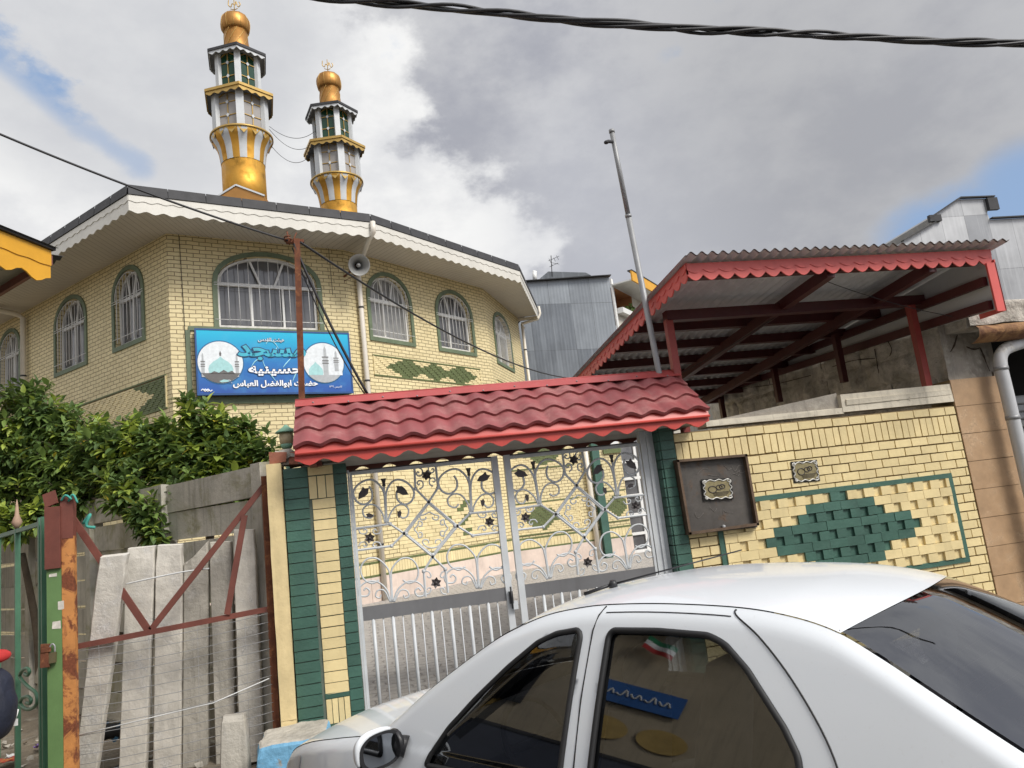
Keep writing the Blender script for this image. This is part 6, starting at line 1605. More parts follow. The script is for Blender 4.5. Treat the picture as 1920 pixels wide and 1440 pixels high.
# ------------------------------------------------------------------ pale gabled building on the right
D2 = 24.0; g0 = atD(1780, 480, D2); gdv = dirv(-4); gnv = nout(gdv); GA = V(g0[0], g0[1], 0); GPm = plane_map(GA, gdv, gnv)
def guv2(x, y): p = onP(x, y, GA, gnv); return float((p - GA) @ gdv), float(p[2])
gbld = thing('gabled_building', GA, 'pale metal clad gabled building with a raised roof monitor at the right', 'building')
o2 = [guv2(*q) for q in ((1690, 455), (1751, 420), (1745, 408), (1797, 374), (1856, 372), (1851, 400), (1856, 412), (1990, 405))]
b = MB(); poly = [(o2[0][0] - 5, 0)] + [(o2[0][0] - 5, o2[0][1] - 3.0)] + o2 + [(o2[-1][0] + 4, o2[-1][1] - .6), (o2[-1][0] + 4, 0)]
b.poly([GPm(*p) for p in poly], 0, poly); mm = len(poly); kk = b.add([GPm(*p, 0) for p in poly] + [GPm(*p, -8) for p in poly])
for i in range(mm): j = (i + 1) % mm; b.face((kk + i, kk + mm + i, kk + mm + j, kk + j), 0)
b.build('clad_gable', M['corr_pale'], gbld)
b = MB()
for (p, q) in ((o2[0], o2[1]), ((o2[2][0] - .12, o2[2][1] - .08), o2[3]), (o2[3], (o2[4][0] + .1, o2[4][1])), (o2[6], o2[7])):
    b.bar(GPm(*p, .06) + Z3 * .03, GPm(*q, .06) + Z3 * .03, .14, .04)
b.build('roof_edge', M['slate'], gbld)
b = MB(); 
for (x, y, w, h) in ((1750, 411, .42, .22), (1858, 384, .36, .42)):
    s, z = guv2(x, y); b = MB(); b.obox(GPm(s - w / 2, z - h / 2, .0), gdv * w, gnv * .12, Z3 * h); b.build('vent_louvre', M['slate'], gbld)
# ------------------------------------------------------------------ white saloon car
CTH = rad(124.33); CA = V(math.cos(CTH), math.sin(CTH), 0); CLf = V(-CA[1], CA[0], 0); CP0 = V(1.299, 3.114, RZ)
def CW(x, y, z): return CP0 + CA * (2.3 - x) + CLf * y + Z3 * z
TOPX = [(.03, .52), (.08, .66), (.22, .765), (.5, .855), (.8, .915), (1.1, .965), (1.2, 1.015), (1.32, 1.095), (1.46, 1.185), (1.75, 1.35), (1.9, 1.415), (2.05, 1.462), (2.2, 1.487), (2.35, 1.50), (2.6, 1.503), (2.88, 1.492), (3.06, 1.468), (3.2, 1.43), (3.32, 1.37), (3.44, 1.30), (3.64, 1.18), (3.82, 1.075), (3.92, 1.045), (4.08, 1.03), (4.18, 1.0), (4.24, .90)]
_tp = crom([V(*p) for p in TOPX], 8); _tx = np.array([p[0] for p in _tp]); _tz = np.array([p[1] for p in _tp])
def ztop(x): return float(np.interp(x, _tx, _tz))
def yside(x, z):
    k = 1.0
    if x < 1.0: k -= .26 * ((1.0 - x) / 1.0) ** 2.2
    if x > 3.4: k -= .15 * ((x - 3.4) / .85) ** 2
    if z < .95: y = .80 + .062 * (1 - ((z - .60) / .36) ** 2) if z > .24 else .80
    else:
        y = .80 - (z - .95) * .34 - .25 * (z - .95) ** 2 * .6
    d = ztop(x) - z
    if d < .05: y -= .028 * (1 - d / .05) ** 2
    return y * k
WF = [(1.515, .905), (1.535, .945), (1.62, 1.045), (1.76, 1.165), (1.91, 1.28), (2.05, 1.372), (2.14, 1.405), (2.245, 1.42), (2.262, 1.40), (2.235, .912)]
WR = [(2.365, .918), (2.392, 1.405), (2.41, 1.422), (2.6, 1.424), (2.80, 1.415), (2.86, 1.392), (2.94, 1.325), (3.06, 1.185), (3.10, 1.12), (3.115, 1.0), (3.11, .945)]
def inpoly(p, poly):
    c = False; n = len(poly); x, y = p
    for i in range(n):
        (x1, y1), (x2, y2) = poly[i], poly[i - 1]
        if (y1 > y) != (y2 > y) and x < (x2 - x1) * (y - y1) / (y2 - y1) + x1: c = not c
    return c
def chaikin(P, n=2):
    P = [np.array(p, float) for p in P]
    # subdivide long edges first so that corners keep a small radius
    Q = []
    for i in range(len(P)):
        a, b_ = P[i], P[(i + 1) % len(P)]; L = np.linalg.norm(b_ - a)
        Q.append(a)
        if L > .07: Q.append(a + (b_ - a) * min(.03 / L, .4)); Q.append(b_ - (b_ - a) * min(.03 / L, .4))
    for _ in range(n):
        R = []
        for i in range(len(Q)): a, b_ = Q[i], Q[(i + 1) % len(Q)]; R += [a * .75 + b_ * .25, a * .25 + b_ * .75]
        Q = R
    out = []
    for i in range(len(Q)):
        a, b_ = Q[i], Q[(i + 1) % len(Q)]; L = np.linalg.norm(b_ - a); m = max(1, int(L / .03)); out += [tuple(a + (b_ - a) * k / m) for k in range(m)]
    return out
WFs, WRs = chaikin(WF), chaikin(WR)
def snap(x, z):
    for poly in (WFs, WRs):
        A = np.array(poly); B = np.roll(A, -1, 0); d = B - A; p = np.array((x, z))
        t = np.clip(((p - A) * d).sum(1) / ((d * d).sum(1) + 1e-12), 0, 1); q = A + d * t[:, None]; r = np.hypot(*(q - p).T); i = int(r.argmin())
        if r[i] < .0115: return q[i]
    return None
car = thing('parked_car', CP0 * V(1, 1, 0) + Z3 * RZ, 'white four door saloon car parked nose in towards the gate', 'car')
def paint_mat():
    t = NT('white_car_paint'); n = t.noise(2.2, 5, .6); n2 = t.noise(60, 4, .7)
    c = t.mix(t.ramp(n, .35, .75, 0, .12), (.76, .795, .825), (.68, .70, .71)); c = t.mix(t.ramp(n2, .6, .8, 0, .22), c, (.5, .48, .44)); sx = t.new('ShaderNodeSeparateXYZ'); t.l.new(t.tc.outputs['Object'], sx.inputs[0]); c = t.mix(t.math('MULTIPLY', t.ramp(sx.outputs[2], .75, -.1, 0, .6), t.ramp(n, .3, .6)), c, (.36, .31, .25))
    t.base(c); t.b.inputs['Roughness'].default_value = .38; t.b.inputs['Coat Weight'].default_value = .7; t.b.inputs['Coat Roughness'].default_value = .06
    t.l.new(t.bump(t.noise(1.6, 2, .5), .04, .02), t.b.inputs['Normal'])
    ge = t.new('ShaderNodeNewGeometry'); df = t.new('ShaderNodeBsdfDiffuse'); df.inputs[0].default_value = (.02, .02, .022, 1); mx = t.new('ShaderNodeMixShader')   # bare dark lining on the inner side of the panels
    t.l.new(ge.outputs['Backfacing'], mx.inputs[0]); t.l.new(t.b.outputs[0], mx.inputs[1]); t.l.new(df.outputs[0], mx.inputs[2]); t.l.new(mx.outputs[0], t.out.inputs[0]); return t.m
M['paint'] = paint_mat()
M['paint_trim'] = mat('white_trim_paint', (.76, .795, .825), .35, var=.06, bump=0, coat=.6)
def car_glass(name, tint, ior=1.55):
    t = NT(name); t.n.remove(t.b)
    tr = t.n.new('ShaderNodeBsdfTransparent'); tr.inputs[0].default_value = (*tint, 1)
    gl_ = t.n.new('ShaderNodeBsdfGlossy'); gl_.inputs['Roughness'].default_value = .015; gl_.inputs[0].default_value = (.95, .97, 1, 1)
    ge = t.n.new('ShaderNodeNewGeometry'); dp = t.n.new('ShaderNodeVectorMath'); dp.operation = 'DOT_PRODUCT'; t.l.new(ge.outputs['Normal'], dp.inputs[0]); t.l.new(ge.outputs['Incoming'], dp.inputs[1])
    ca_ = t.math('ABSOLUTE', dp.outputs['Value']); f0 = ((ior - 1) / (ior + 1)) ** 2
    fr = t.n.new('ShaderNodeMath'); fr.operation = 'MULTIPLY_ADD'; t.l.new(t.math('POWER', t.math('SUBTRACT', 1.0, ca_), 5.0), fr.inputs[0]); fr.inputs[1].default_value = 1 - f0; fr.inputs[2].default_value = f0
    f2 = t.n.new('ShaderNodeMath'); f2.operation = 'MULTIPLY_ADD'; f2.inputs[1].default_value = 1.5; f2.inputs[2].default_value = .045; t.l.new(fr.outputs[0], f2.inputs[0])
    mx = t.n.new('ShaderNodeMixShader'); t.l.new(f2.outputs[0], mx.inputs[0]); t.l.new(tr.outputs[0], mx.inputs[1]); t.l.new(gl_.outputs[0], mx.inputs[2]); t.l.new(mx.outputs[0], t.out.inputs[0])
    return t.m
M['car_glass'] = car_glass('tinted_car_glass', (.34, .355, .36)); M['car_glass_rear'] = car_glass('tinted_rear_glass', (.22, .225, .25), 1.75)
M['deflector'] = car_glass('smoked_deflector', (.20, .21, .24), 1.28)
M['car_dark'] = mat('dark_cabin_trim', (.02, .02, .022), .7, var=.2, bump=.1)
M['car_seat'] = mat('grey_seat_fabric', (.13, .125, .125), .9, var=.2, bump=.3)
XA, XB = .03, 4.24
AXF, AXR = .80, 3.44
def body_side(sgn):
    def f(u, v):
        x = XA + (XB - XA) * u; zt_ = ztop(x); z = .20 + (zt_ - .20) * v
        if 1.4 < x < 3.2 and z > .85:
            q = snap(x, z)
            if q is not None: x, z = float(q[0]), float(q[1])
        return CW(x, sgn * yside(x, z), z)
    def skip(u, v):
        x = XA + (XB - XA) * u; z = .20 + (ztop(x) - .20) * v
        if inpoly((x, z), WFs) or inpoly((x, z), WRs): return True
        return math.hypot(x - AXF, z - .30) < .335 or math.hypot(x - AXR, z - .30) < .335
    return f, skip
b = MB()
for sgn in (1, -1):
    f, sk = body_side(sgn); b.grid(f, 230, 84, 0, True, None, sk, sgn < 0)
def over(x, v, bulge_x, bulge_z, inset=0.0):
    zt_ = ztop(x); y = yside(x, zt_); w = 1 - abs(v) ** 2.4
    return CW(x + bulge_x * (1 - v * v), y * v, zt_ + bulge_z * w + .004)
def bx(x):  # fore-aft bow of the top surface
    return float(np.interp(x, [.03, .5, 1.1, 1.3, 1.9, 2.3, 2.9, 3.25, 3.8, 3.95, 4.24], [-.14, -.08, -.10, -.14, -.07, 0, 0, .08, .10, .07, .05]))
def bz(x): return float(np.interp(x, [.03, .4, 1.1, 1.25, 1.9, 2.4, 3.0, 3.25, 3.8, 4.24], [.02, .05, .05, .02, .035, .042, .042, .03, .02, .02]))
def top_part(x0, x1, nu, nv=36, m_=None, off=0.0, vlim=1.0):
    return lambda u, v: over(x0 + (x1 - x0) * u, (2 * v - 1) * vlim, bx(x0 + (x1 - x0) * u), bz(x0 + (x1 - x0) * u) + off)
b.grid(top_part(XA, 1.17, 40), 40, 36, 0, True, None, None, True)          # bonnet
b.grid(top_part(1.93, 3.215, 50), 50, 36, 0, True, None, None, True)       # roof
b.grid(top_part(3.845, XB, 20), 20, 36, 0, True, None, None, True)         # boot
def endcap(x, z0):
    return lambda u, v: CW(x + bx(x) * (1 - (2 * u - 1) ** 2) * (1.0), (2 * u - 1) * yside(x, z0 + (ztop(x) - z0) * v), z0 + (ztop(x) - z0) * v)
b.grid(endcap(XA, .2), 24, 8); b.grid(endcap(XB, .2), 24, 10, 0, True, None, None, True)
b.build('body', M['paint'], car)
b = MB(); b.grid(lambda u, v: CW(.1 + 4.05 * u, (2 * v - 1) * .72, .21), 4, 4); b.build('floor_pan', M['car_dark'], car)
# inner wheel housings
for ax_ in (AXF, AXR):
    for sgn in (1, -1):
        h = MB(); pts = []
        h.grid(lambda u, v: CW(ax_ + .34 * math.cos(PI * u * 1.3 - .15 * PI), sgn * (.62 + .2 * v), .30 + .34 * math.sin(PI * u * 1.3 - .15 * PI)), 24, 1)
        h.grid(lambda u, v: CW(ax_ + .34 * v * math.cos(2 * PI * u), sgn * .62, .30 + .34 * v * math.sin(2 * PI * u)), 24, 2); h.build('wheel_housing', M['car_dark'], car)
# glass
b = MB(); b.grid(top_part(1.16, 1.945, 40, off=-.006, vlim=.965), 40, 30); b.build('windscreen', M['car_glass'], car)
b = MB(); b.grid(top_part(3.205, 3.85, 40, off=-.002, vlim=.985), 40, 30); rw = b.build('rear_window', M['car_glass_rear'], car)
b = MB()
fo = lambda x, v, o: over(x, v, bx(x), bz(x) + o)
# black ceramic border of the rear glass, just under the pane
for (xa, xb, va, vb) in ((3.21, 3.30, -.98, .98), (3.76, 3.85, -.98, .98), (3.30, 3.76, -.98, -.86), (3.30, 3.76, .86, .98)):
    b.grid(lambda u, v: fo(xa + (xb - xa) * u, va + (vb - va) * v, -.010), 8, 30)
b.build('glass_border', M['black_plastic'], rw)
b = MB()
for k in range(12):
    x = 3.33 + .40 * k / 11; b.tube([fo(x, -.84 + 1.68 * i / 24, -.008) for i in range(25)], .0012, 3)
b.build('heater_wire', mat('brown_heater_wire', (.12, .07, .04), .6, bump=0), rw)
def seal(nm, poly, sgn, r=.0135, parent=car):
    P = chaikin(poly); t = MB()
    t.tube([CW(p[0], sgn * (yside(p[0], p[1]) + .001), p[1]) for p in P], r, 6, closed=True); return t.build(nm, M['rubber'], parent)
def side_grid(poly, sgn, off, n=60, grow=True):
    xs = [p[0] for p in poly]; zs = [p[1] for p in poly]; x0, x1, z0, z1 = min(xs) - .01, max(xs) + .01, min(zs) - .01, max(zs) + .01
    g = MB(); cx_, cz_ = (x0 + x1) / 2, (z0 + z1) / 2
    def f(u, v): x = x0 + (x1 - x0) * u; z = z0 + (z1 - z0) * v; return CW(x, sgn * (yside(x, z) + off), z)
    def sk(u, v):
        x = x0 + (x1 - x0) * u; z = z0 + (z1 - z0) * v; k = .92 if grow else 1
        return not inpoly((cx_ + (x - cx_) * k, cz_ + (z - cz_) * k), poly)
    g.grid(f, n, n, 0, True, None, sk); return g
for sgn in (1, -1):
    for poly, nm in ((WF, 'door_glass'), (WR, 'door_glass')):
        o = side_grid(poly, sgn, -.010).build(nm, M['car_glass'], car); seal('rubber_seal', poly, sgn, .0118, o)
    # quarter pillar strip on the rear door glass
    t = MB(); t.tube([CW(x, sgn * (yside(x, z) - .002), z) for x, z in ((2.93, .95), (2.93, 1.10), (2.93, 1.32))], .010, 5)
    # wind deflector over the front door glass
    up_ = crom([V(x, z) for x, z in ((1.62, 1.035), (1.76, 1.155), (1.91, 1.272), (2.05, 1.365), (2.14, 1.398), (2.235, 1.412))], 5)
    lo_ = crom([V(x, z) for x, z in ((1.655, 1.02), (1.79, 1.105), (1.94, 1.205), (2.08, 1.295), (2.16, 1.325), (2.24, 1.335))], 5)
    g = MB(); nn_ = len(up_) - 1
    def dfn(u, v):
        i = int(round(u * nn_)); x, z = up_[i] * (1 - v) + lo_[i] * v; return CW(x, sgn * (yside(x, z) + .004 + .016 * math.sin(PI * min(v, .6) / 1.2) ), z)
    g.grid(dfn, nn_, 5); g.build('wind_deflector', M['deflector'], car)
    # panel gaps
    def gap(pts, nm='door_gap', r=.0032):
        t = MB(); t.tube([CW(x, sgn * (yside(x, z) + .0005), z) for x, z in pts], r, 5); t.build(nm, M['rubber'], car)
    gap([(2.345, 1.497), (2.33, 1.47), (2.315, 1.42), (2.30, 1.2), (2.295, .92), (2.30, .7), (2.31, .45), (2.32, .25)])
    gap([tuple(p) for p in crom([V(2.88, 1.488), V(2.885, 1.475), V(2.97, 1.42), V(3.08, 1.31), V(3.18, 1.17), V(3.225, 1.05), V(3.235, .92), V(3.19, .76), V(3.08, .62), V(3.03, .45), V(3.02, .25)], 6)])
    gap([(1.36, .95), (1.33, .8), (1.31, .55), (1.33, .28)])
    gap([(1.2 + .0 * i, .2) for i in range(2)] if False else [(x, ztop(x) - .022) for x in np.linspace(2.36, 2.87, 24)], 'roof_gap', .0022)
    # door handles
    for hx_ in (2.14, 2.98):
        t = MB(); t.tube([CW(hx_ - .08, sgn * (yside(hx_, .84) + .012), .84), CW(hx_ - .05, sgn * (yside(hx_, .84) + .03), .845), CW(hx_ + .06, sgn * (yside(hx_, .84) + .03), .845), CW(hx_ + .09, sgn * (yside(hx_, .84) + .012), .84)], .014, 8); t.build('door_handle', M['paint_trim'], car)
    # rubbing strip
    t = MB(); t.grid(lambda u, v: CW(1.3 + 1.75 * u, sgn * (yside(1.3 + 1.75 * u, .50 + .06 * v) + .008), .50 + .06 * v), 30, 2); t.build('rubbing_strip', M['black_plastic'], car)
    # lamps
    side_grid([(.09, .58), (.09, .66), (.25, .745), (.46, .80), (.42, .68), (.25, .60)], sgn, .004, 60, False).build('headlight', mat('clear_headlamp', (.6, .62, .64), .08, bump=.1), car)
    side_grid([(3.98, .72), (3.96, 1.0), (4.12, 1.0), (4.22, .92), (4.23, .74)], sgn, .004, 30, False).build('tail_light', mat('red_tail_lamp', (.42, .01, .01), .1, bump=.1), car)
    # wheels
    for ax_ in (AXF, AXR):
        c = CW(ax_, sgn * .735, .30); n = CLf * sgn
        def wl(prof, mb, nn=32):
            k0 = len(mb.v)
            for r, o in prof: mb.add([c + n * o + (CA * math.cos(2 * PI * j / nn) + Z3 * math.sin(2 * PI * j / nn)) * r for j in range(nn)])
            for i in range(len(prof) - 1):
                for j in range(nn): a = k0 + i * nn; mb.face((a + j, a + (j + 1) % nn, a + nn + (j + 1) % nn, a + nn + j), 0, None, True)
        t = MB(); wl([(.19, -.08), (.28, -.085), (.30, -.06), (.30, .06), (.285, .085), (.195, .08)], t); w_ = t.build('wheel', M['rubber'], car)
        t = MB(); wl([(.195, .078), (.18, .05), (.05, .055), (.0, .06)], t)
        for k in range(7):
            a = 2 * PI * k / 7; r0 = CA * math.cos(a) + Z3 * math.sin(a); t.bar(c + n * .062 + r0 * .04, c + n * .075 + r0 * .185, .04, .015, n)
        t.build('rim', mat('silver_wheel_trim', (.45, .46, .47), .35, metal=.5), w_)
    # exterior mirror
    mc = CW(1.335, sgn * .925, .975); mm = MB()
    def mfn(half):
        def f(u, v):
            th = 2 * PI * u; ph = PI * v if half is None else (PI * .5 * v if half else PI * (.5 + .5 * v))
            x = .075 * math.sin(ph) * math.cos(th) if False else 0
            sx = math.copysign(abs(math.cos(th)) ** .75, math.cos(th)); sz = math.copysign(abs(math.sin(th)) ** .75, math.sin(th))
            return mc + CLf * sgn * (.108 * sx * math.sin(ph) ** .8) + Z3 * (.072 * sz * math.sin(ph) ** .8) + CA * (.075 * math.cos(ph))
        return f
    g = MB(); g.grid(mfn(True), 32, 10, 0, True); mo = g.build('side_mirror', M['paint_trim'], car)
    g = MB(); g.grid(lambda u, v: mc + CLf * sgn * .1065 * math.copysign(abs(math.cos(2 * PI * u)) ** .75, math.cos(2 * PI * u)) + Z3 * .071 * math.copysign(abs(math.sin(2 * PI * u)) ** .75, math.sin(2 * PI * u)) - CA * .028 * v, 32, 2, 0, True)
    g.grid(lambda u, v: mc - CA * .028 + (CLf * sgn * .1065 * math.copysign(abs(math.cos(2 * PI * u)) ** .75, math.cos(2 * PI * u)) + Z3 * .071 * math.copysign(abs(math.sin(2 * PI * u)) ** .75, math.sin(2 * PI * u))) * (1 - .16 * v), 32, 1); g.build('mirror_rim', M['black_plastic'], mo)
    g = MB(); arc = [(mc - CA * .012 + CLf * sgn * .112 * math.copysign(abs(math.cos(t)) ** .75, math.cos(t)) + Z3 * .076 * math.copysign(abs(math.sin(t)) ** .75, math.sin(t))) for t in np.linspace(.28 * PI, 1.08 * PI, 22)] if False else [(mc - CA * .012 + CLf * sgn * .108 * math.copysign(abs(math.cos(t)) ** .75, math.cos(t)) + Z3 * .074 * math.copysign(abs(math.sin(t)) ** .75, math.sin(t))) for t in np.linspace(-.12 * PI, .66 * PI, 22)]
    g.tube(arc, [.008 + .009 * math.sin(PI * i / 21) for i in range(22)], 8); g.build('mirror_cap', M['paint_trim'], mo)
    g = MB(); g.poly([mc - CA * .026 + CLf * sgn * .09 * math.copysign(abs(math.cos(t)) ** .75, math.cos(t)) + Z3 * .06 * math.copysign(abs(math.sin(t)) ** .75, math.sin(t)) for t in np.linspace(0, 2 * PI, 32)[:-1]]); g.build('mirror_glass', glass_mat('mirror_silver', (.35, .37, .40), .02, 0, 1.5, 1.0), mo)
    g = MB(); g.tube([mc - CLf * sgn * .09, CW(1.37, sgn * (yside(1.4, .95) + .0), .955)], [.035, .045], 10); g.lathe([(.0, 0), (.0, .0)], 4, mc) if False else None
    g.tube([mc - CLf * sgn * .075, mc - CLf * sgn * .10], [.058, .058], 14); g.build('mirror_arm', M['black_plastic'], mo)
# bumpers, grille, plates
b = MB(); b.grid(lambda u, v: CW(XA - .03 + bx(.03) * (1 - (2 * u - 1) ** 2), (2 * u - 1) * .62, .42 + .1 * v), 20, 2); b.build('front_grille', M['black_plastic'], car)
b = MB(); b.grid(lambda u, v: CW(XB + .02 + bx(4.24) * (1 - (2 * u - 1) ** 2), (2 * u - 1) * .26, .62 + .11 * v), 8, 2); b.build('number_plate', M['white_paint'], car)
# cabin
def seat(x, y, w):
    s = MB()
    s.grid(lambda u, v: CW(x + .02 - .12 * math.sin(PI * u) * .4 + (.0), y + w * (2 * v - 1) * (1 - .15 * u), .55 + .60 * u), 10, 10)
    def bk(u, v):
        a = 2 * PI * v; h = .50 + .62 * u; ww = w * (1 - .18 * u ** 2); dp = .07 * (1 - .3 * u)
        return CW(x + .16 * u + dp * math.cos(a), y + ww * math.copysign(abs(math.sin(a)) ** .6, math.sin(a)), h)
    s = MB(); s.grid(bk, 12, 24)
    s.grid(lambda u, v: CW(x - .45 + .5 * u, y + w * (2 * v - 1), .52 + .06 * math.sin(PI * u) * 1 - .02), 8, 6)
    def hd(u, v):
        a = 2 * PI * v; p = math.sin(PI * u) ** .5; return CW(x + .20 + .05 * p * math.cos(a), y + .13 * p * math.copysign(abs(math.sin(a)) ** .6, math.sin(a)), 1.13 + .20 * u)
    s.grid(hd, 10, 20); s.build('seat', M['car_seat'], car)
seat(2.15, .36, .24); seat(2.15, -.36, .24); seat(3.0, .36, .30); seat(3.0, -.36, .30)
b = MB(); b.grid(lambda u, v: CW(1.15 + .38 * u, (2 * v - 1) * .68, .93 - .10 * u ** 2), 8, 10); b.grid(lambda u, v: CW(1.53 + .04 * u, (2 * v - 1) * .66, .83 - .3 * u), 4, 10); b.build('dashboard', M['car_dark'], car)
b = MB(); wc = CW(1.72, .36, .90); t1 = CLf; t2 = Z3 * .88 + CA * .47
b.tube([wc + t1 * .18 * math.cos(k) + t2 * .18 * math.sin(k) for k in np.linspace(0, 2 * PI, 28)[:-1]], .014, 6, closed=True); b.tube([wc - t1 * .17, wc + t1 * .17], .015, 5); b.tube([wc, wc + CA * .2 - Z3 * .08], .03, 6); b.build('steering_wheel', M['car_dark'], car)
b = MB(); b.grid(lambda u, v: CW(3.28 + .5 * u, (2 * v - 1) * .58, 1.02 + .01 * u), 4, 8)
for sgn in (1, -1):
    b.grid(lambda u, v: CW(1.45 + 1.9 * u, sgn * (.735 - .0 * v), .45 + .43 * v), 12, 3)
b.grid(lambda u, v: CW(2.0 + .9 * u, (2 * v - 1) * .5, 1.44 + .02 * (1 - (2 * v - 1) ** 2)), 6, 8); b.build('cabin_trim', M['car_dark'], car)
b = MB(); mr = CW(1.90, 0, 1.33); b.obox(mr - CLf * .11 - Z3 * .03, CLf * .22, Z3 * .06, CA * .03); b.build('interior_mirror', M['black_plastic'], car)
# aerial
ab0 = over(1.98, .1, bx(1.98), bz(1.98)); 
def roofpt(x, y): return onZ(x, y, ab0[2])
base = over(2.03, -.05, bx(2.03), bz(2.03))
q0 = proj_ = None
def inv_roof(px_, py_):
    best = None
    for x in np.linspace(1.94, 2.6, 34):
        for v in np.linspace(-.9, .9, 37):
            p = over(x, v, bx(x), bz(x)); d = p - CAM; zz = d @ FW; X = 960 + F_PX * (d @ RT) / zz; Y = 720 - F_PX * (d @ UP) / zz
            e = (X - px_) ** 2 + (Y - py_) ** 2
            if best is None or e < best[0]: best = (e, p, zz)
    return best
e_, bp_, bd = inv_roof(1150, 1101)
m0 = onP(1095, 1114, bp_, FW); tip = onP(1391, 1031, bp_ , FW * .9 + V(0, .1, 0))
b = MB(); b.lathe([(.02, 0), (.018, .018), (.012, .03)], 10, bp_); mid_ = bp_ + Z3 * .035
b.tube([onP(1095, 1114, mid_, FW), onP(1150, 1095, mid_, FW)], [.008, .007], 6); b.tube([onP(1150, 1095, mid_, FW), tip], [.0042, .0028], 5)
b.build('aerial', M['black_plastic'], car)
# ------------------------------------------------------------------ person with a rucksack at the left edge
def skin_geo(joints, edges, sub=2):
    """joints: list of ((x,y,z), (rx,ry)); returns vertices, faces"""
    me = bpy.data.meshes.new('sk'); me.from_pydata([tuple(map(float, j[0])) for j in joints], edges, [])
    o = bpy.data.objects.new('sk', me); COL.objects.link(o)
    sk = o.modifiers.new('Skin', 'SKIN'); sk.use_smooth_shade = True
    for i, j in enumerate(joints): me.skin_vertices[0].data[i].radius = j[1] if isinstance(j[1], tuple) else (j[1], j[1])
    me.skin_vertices[0].data[0].use_root = True
    s = o.modifiers.new('Sub', 'SUBSURF'); s.levels = sub; s.render_levels = sub
    dg = bpy.context.evaluated_depsgraph_get(); dg.update(); m2 = bpy.data.meshes.new_from_object(o.evaluated_get(dg))
    v = [np.array(p.co) for p in m2.vertices]; f = [tuple(p.vertices) for p in m2.polygons]
    bpy.data.objects.remove(o); bpy.data.meshes.remove(me); bpy.data.meshes.remove(m2); return v, f
pc = atD(-78, 1300, 4.6); PO = V(pc[0], pc[1], RZ); pf = V(-.93, .36, 0); pf /= np.linalg.norm(pf); ps = V(-pf[1], pf[0], 0)
def PL_(f, s, z): return PO + pf * f + ps * s + Z3 * z
per = thing('person', PO, 'person in a red hooded jacket carrying a navy rucksack, cut off by the left edge', 'person')
def addskin(nm, J, E, m_, sub=2):
    v, f = skin_geo([(PL_(*p), r) for p, r in J], E, sub); b = MB(); k = b.add(v)
    for q in f: b.face([k + i for i in q], 0, None, True)
    return b.build(nm, m_, per)
# one continuous body
J = [((0, 0, .86), (.13, .10)), ((.0, 0, 1.05), (.125, .095)), ((-.01, 0, 1.24), (.145, .10)), ((-.01, 0, 1.34), (.07, .06)), ((.01, 0, 1.41), (.048, .048)), ((.03, 0, 1.48), (.07, .075)), ((.03, 0, 1.56), (.078, .088)), ((.02, 0, 1.62), (.05, .06))]
E_ = [(i, i + 1) for i in range(7)]
def limb(start, pts):
    last = start
    for p, r in pts: J.append((p, r)); E_.append((last, len(J) - 1)); last = len(J) - 1
    return last
for s in (1, -1):
    st_ = .10 if s > 0 else -.10
    limb(0, [((.0, s * .09, .80), .085), ((.03 + st_, s * .095, .46), .058), ((-.02 + st_ * 1.2, s * .095, .10), .042), ((.02 + st_ * 1.2, s * .095, .045), .04), ((.14 + st_ * 1.2, s * .10, .03), .032)])
    w = limb(2, [((-.01, s * .17, 1.29), .055), ((-.02, s * .235, 1.08), .043), ((.08, s * .23, .90), .034), ((.12, s * .225, .83), (.03, .018)), ((.14, s * .22, .785), (.032, .016))])
    for k in range(4):
        o = (k - 1.5) * .017; L = (.05, .062, .064, .052)[k]
        limb(w, [((.145 + o, s * .222, .765), .0085), ((.155 + o * 1.1, s * .212, .765 - L * .5), .008), ((.15 + o * 1.1, s * .20, .765 - L), .007)])
    limb(w - 1, [((.165, s * .205, .80), .010), ((.18, s * .195, .775), .009), ((.185, s * .188, .755), .008)])
body = addskin('body', J, E_, M['skin'])
# face details: nose, ears, eyes, mouth
b = MB(); c = PL_(.03, 0, 1.545)
b.tube([PL_(.105, 0, 1.56), PL_(.128, 0, 1.53), PL_(.108, 0, 1.52)], [.008, .012, .008], 6)
for s in (1, -1): b.tube([PL_(.03, s * .082, 1.53), PL_(.02, s * .092, 1.55), PL_(.03, s * .084, 1.57)], [.008, .013, .008], 6)
b.build('nose_and_ears', M['skin'], body)
b = MB()
for s in (1, -1): b.lathe([(.002, -.009), (.009, -.004), (.009, .004), (.002, .009)], 10, PL_(.098, s * .03, 1.56))
b.build('eyes', mat('dark_eyes', (.02, .015, .01), .2, bump=0), body)
b = MB(); b.tube([PL_(.098, -.022, 1.497), PL_(.108, 0, 1.495), PL_(.098, .022, 1.497)], .005, 5); b.build('mouth', mat('lips', (.34, .12, .10), .5, bump=0), body)
J2 = [((0, 0, .82), (.155, .125)), ((0, 0, 1.03), (.155, .125)), ((-.01, 0, 1.24), (.17, .13)), ((-.01, 0, 1.335), (.085, .08)), ((-.01, 0, 1.385), (.075, .07))]; E2_ = [(i, i + 1) for i in range(4)]
for s in (1, -1):
    k = len(J2); J2 += [((-.01, s * .175, 1.28), .075), ((-.02, s * .24, 1.08), .062), ((.075, s * .233, .90), .052), ((.10, s * .228, .865), .05)]; E2_ += [(2, k), (k, k + 1), (k + 1, k + 2), (k + 2, k + 3)]
addskin('jacket', J2, E2_, M['red_cloth'])
J3 = [((-.14, 0, 1.34), (.13, .06)), ((-.24, 0, 1.385), (.15, .055)), ((-.31, 0, 1.36), (.10, .03))]
addskin('hood', J3, [(0, 1), (1, 2)], M['red_cloth'])
J4 = [((0, 0, .88), (.14, .11))]; E4_ = []
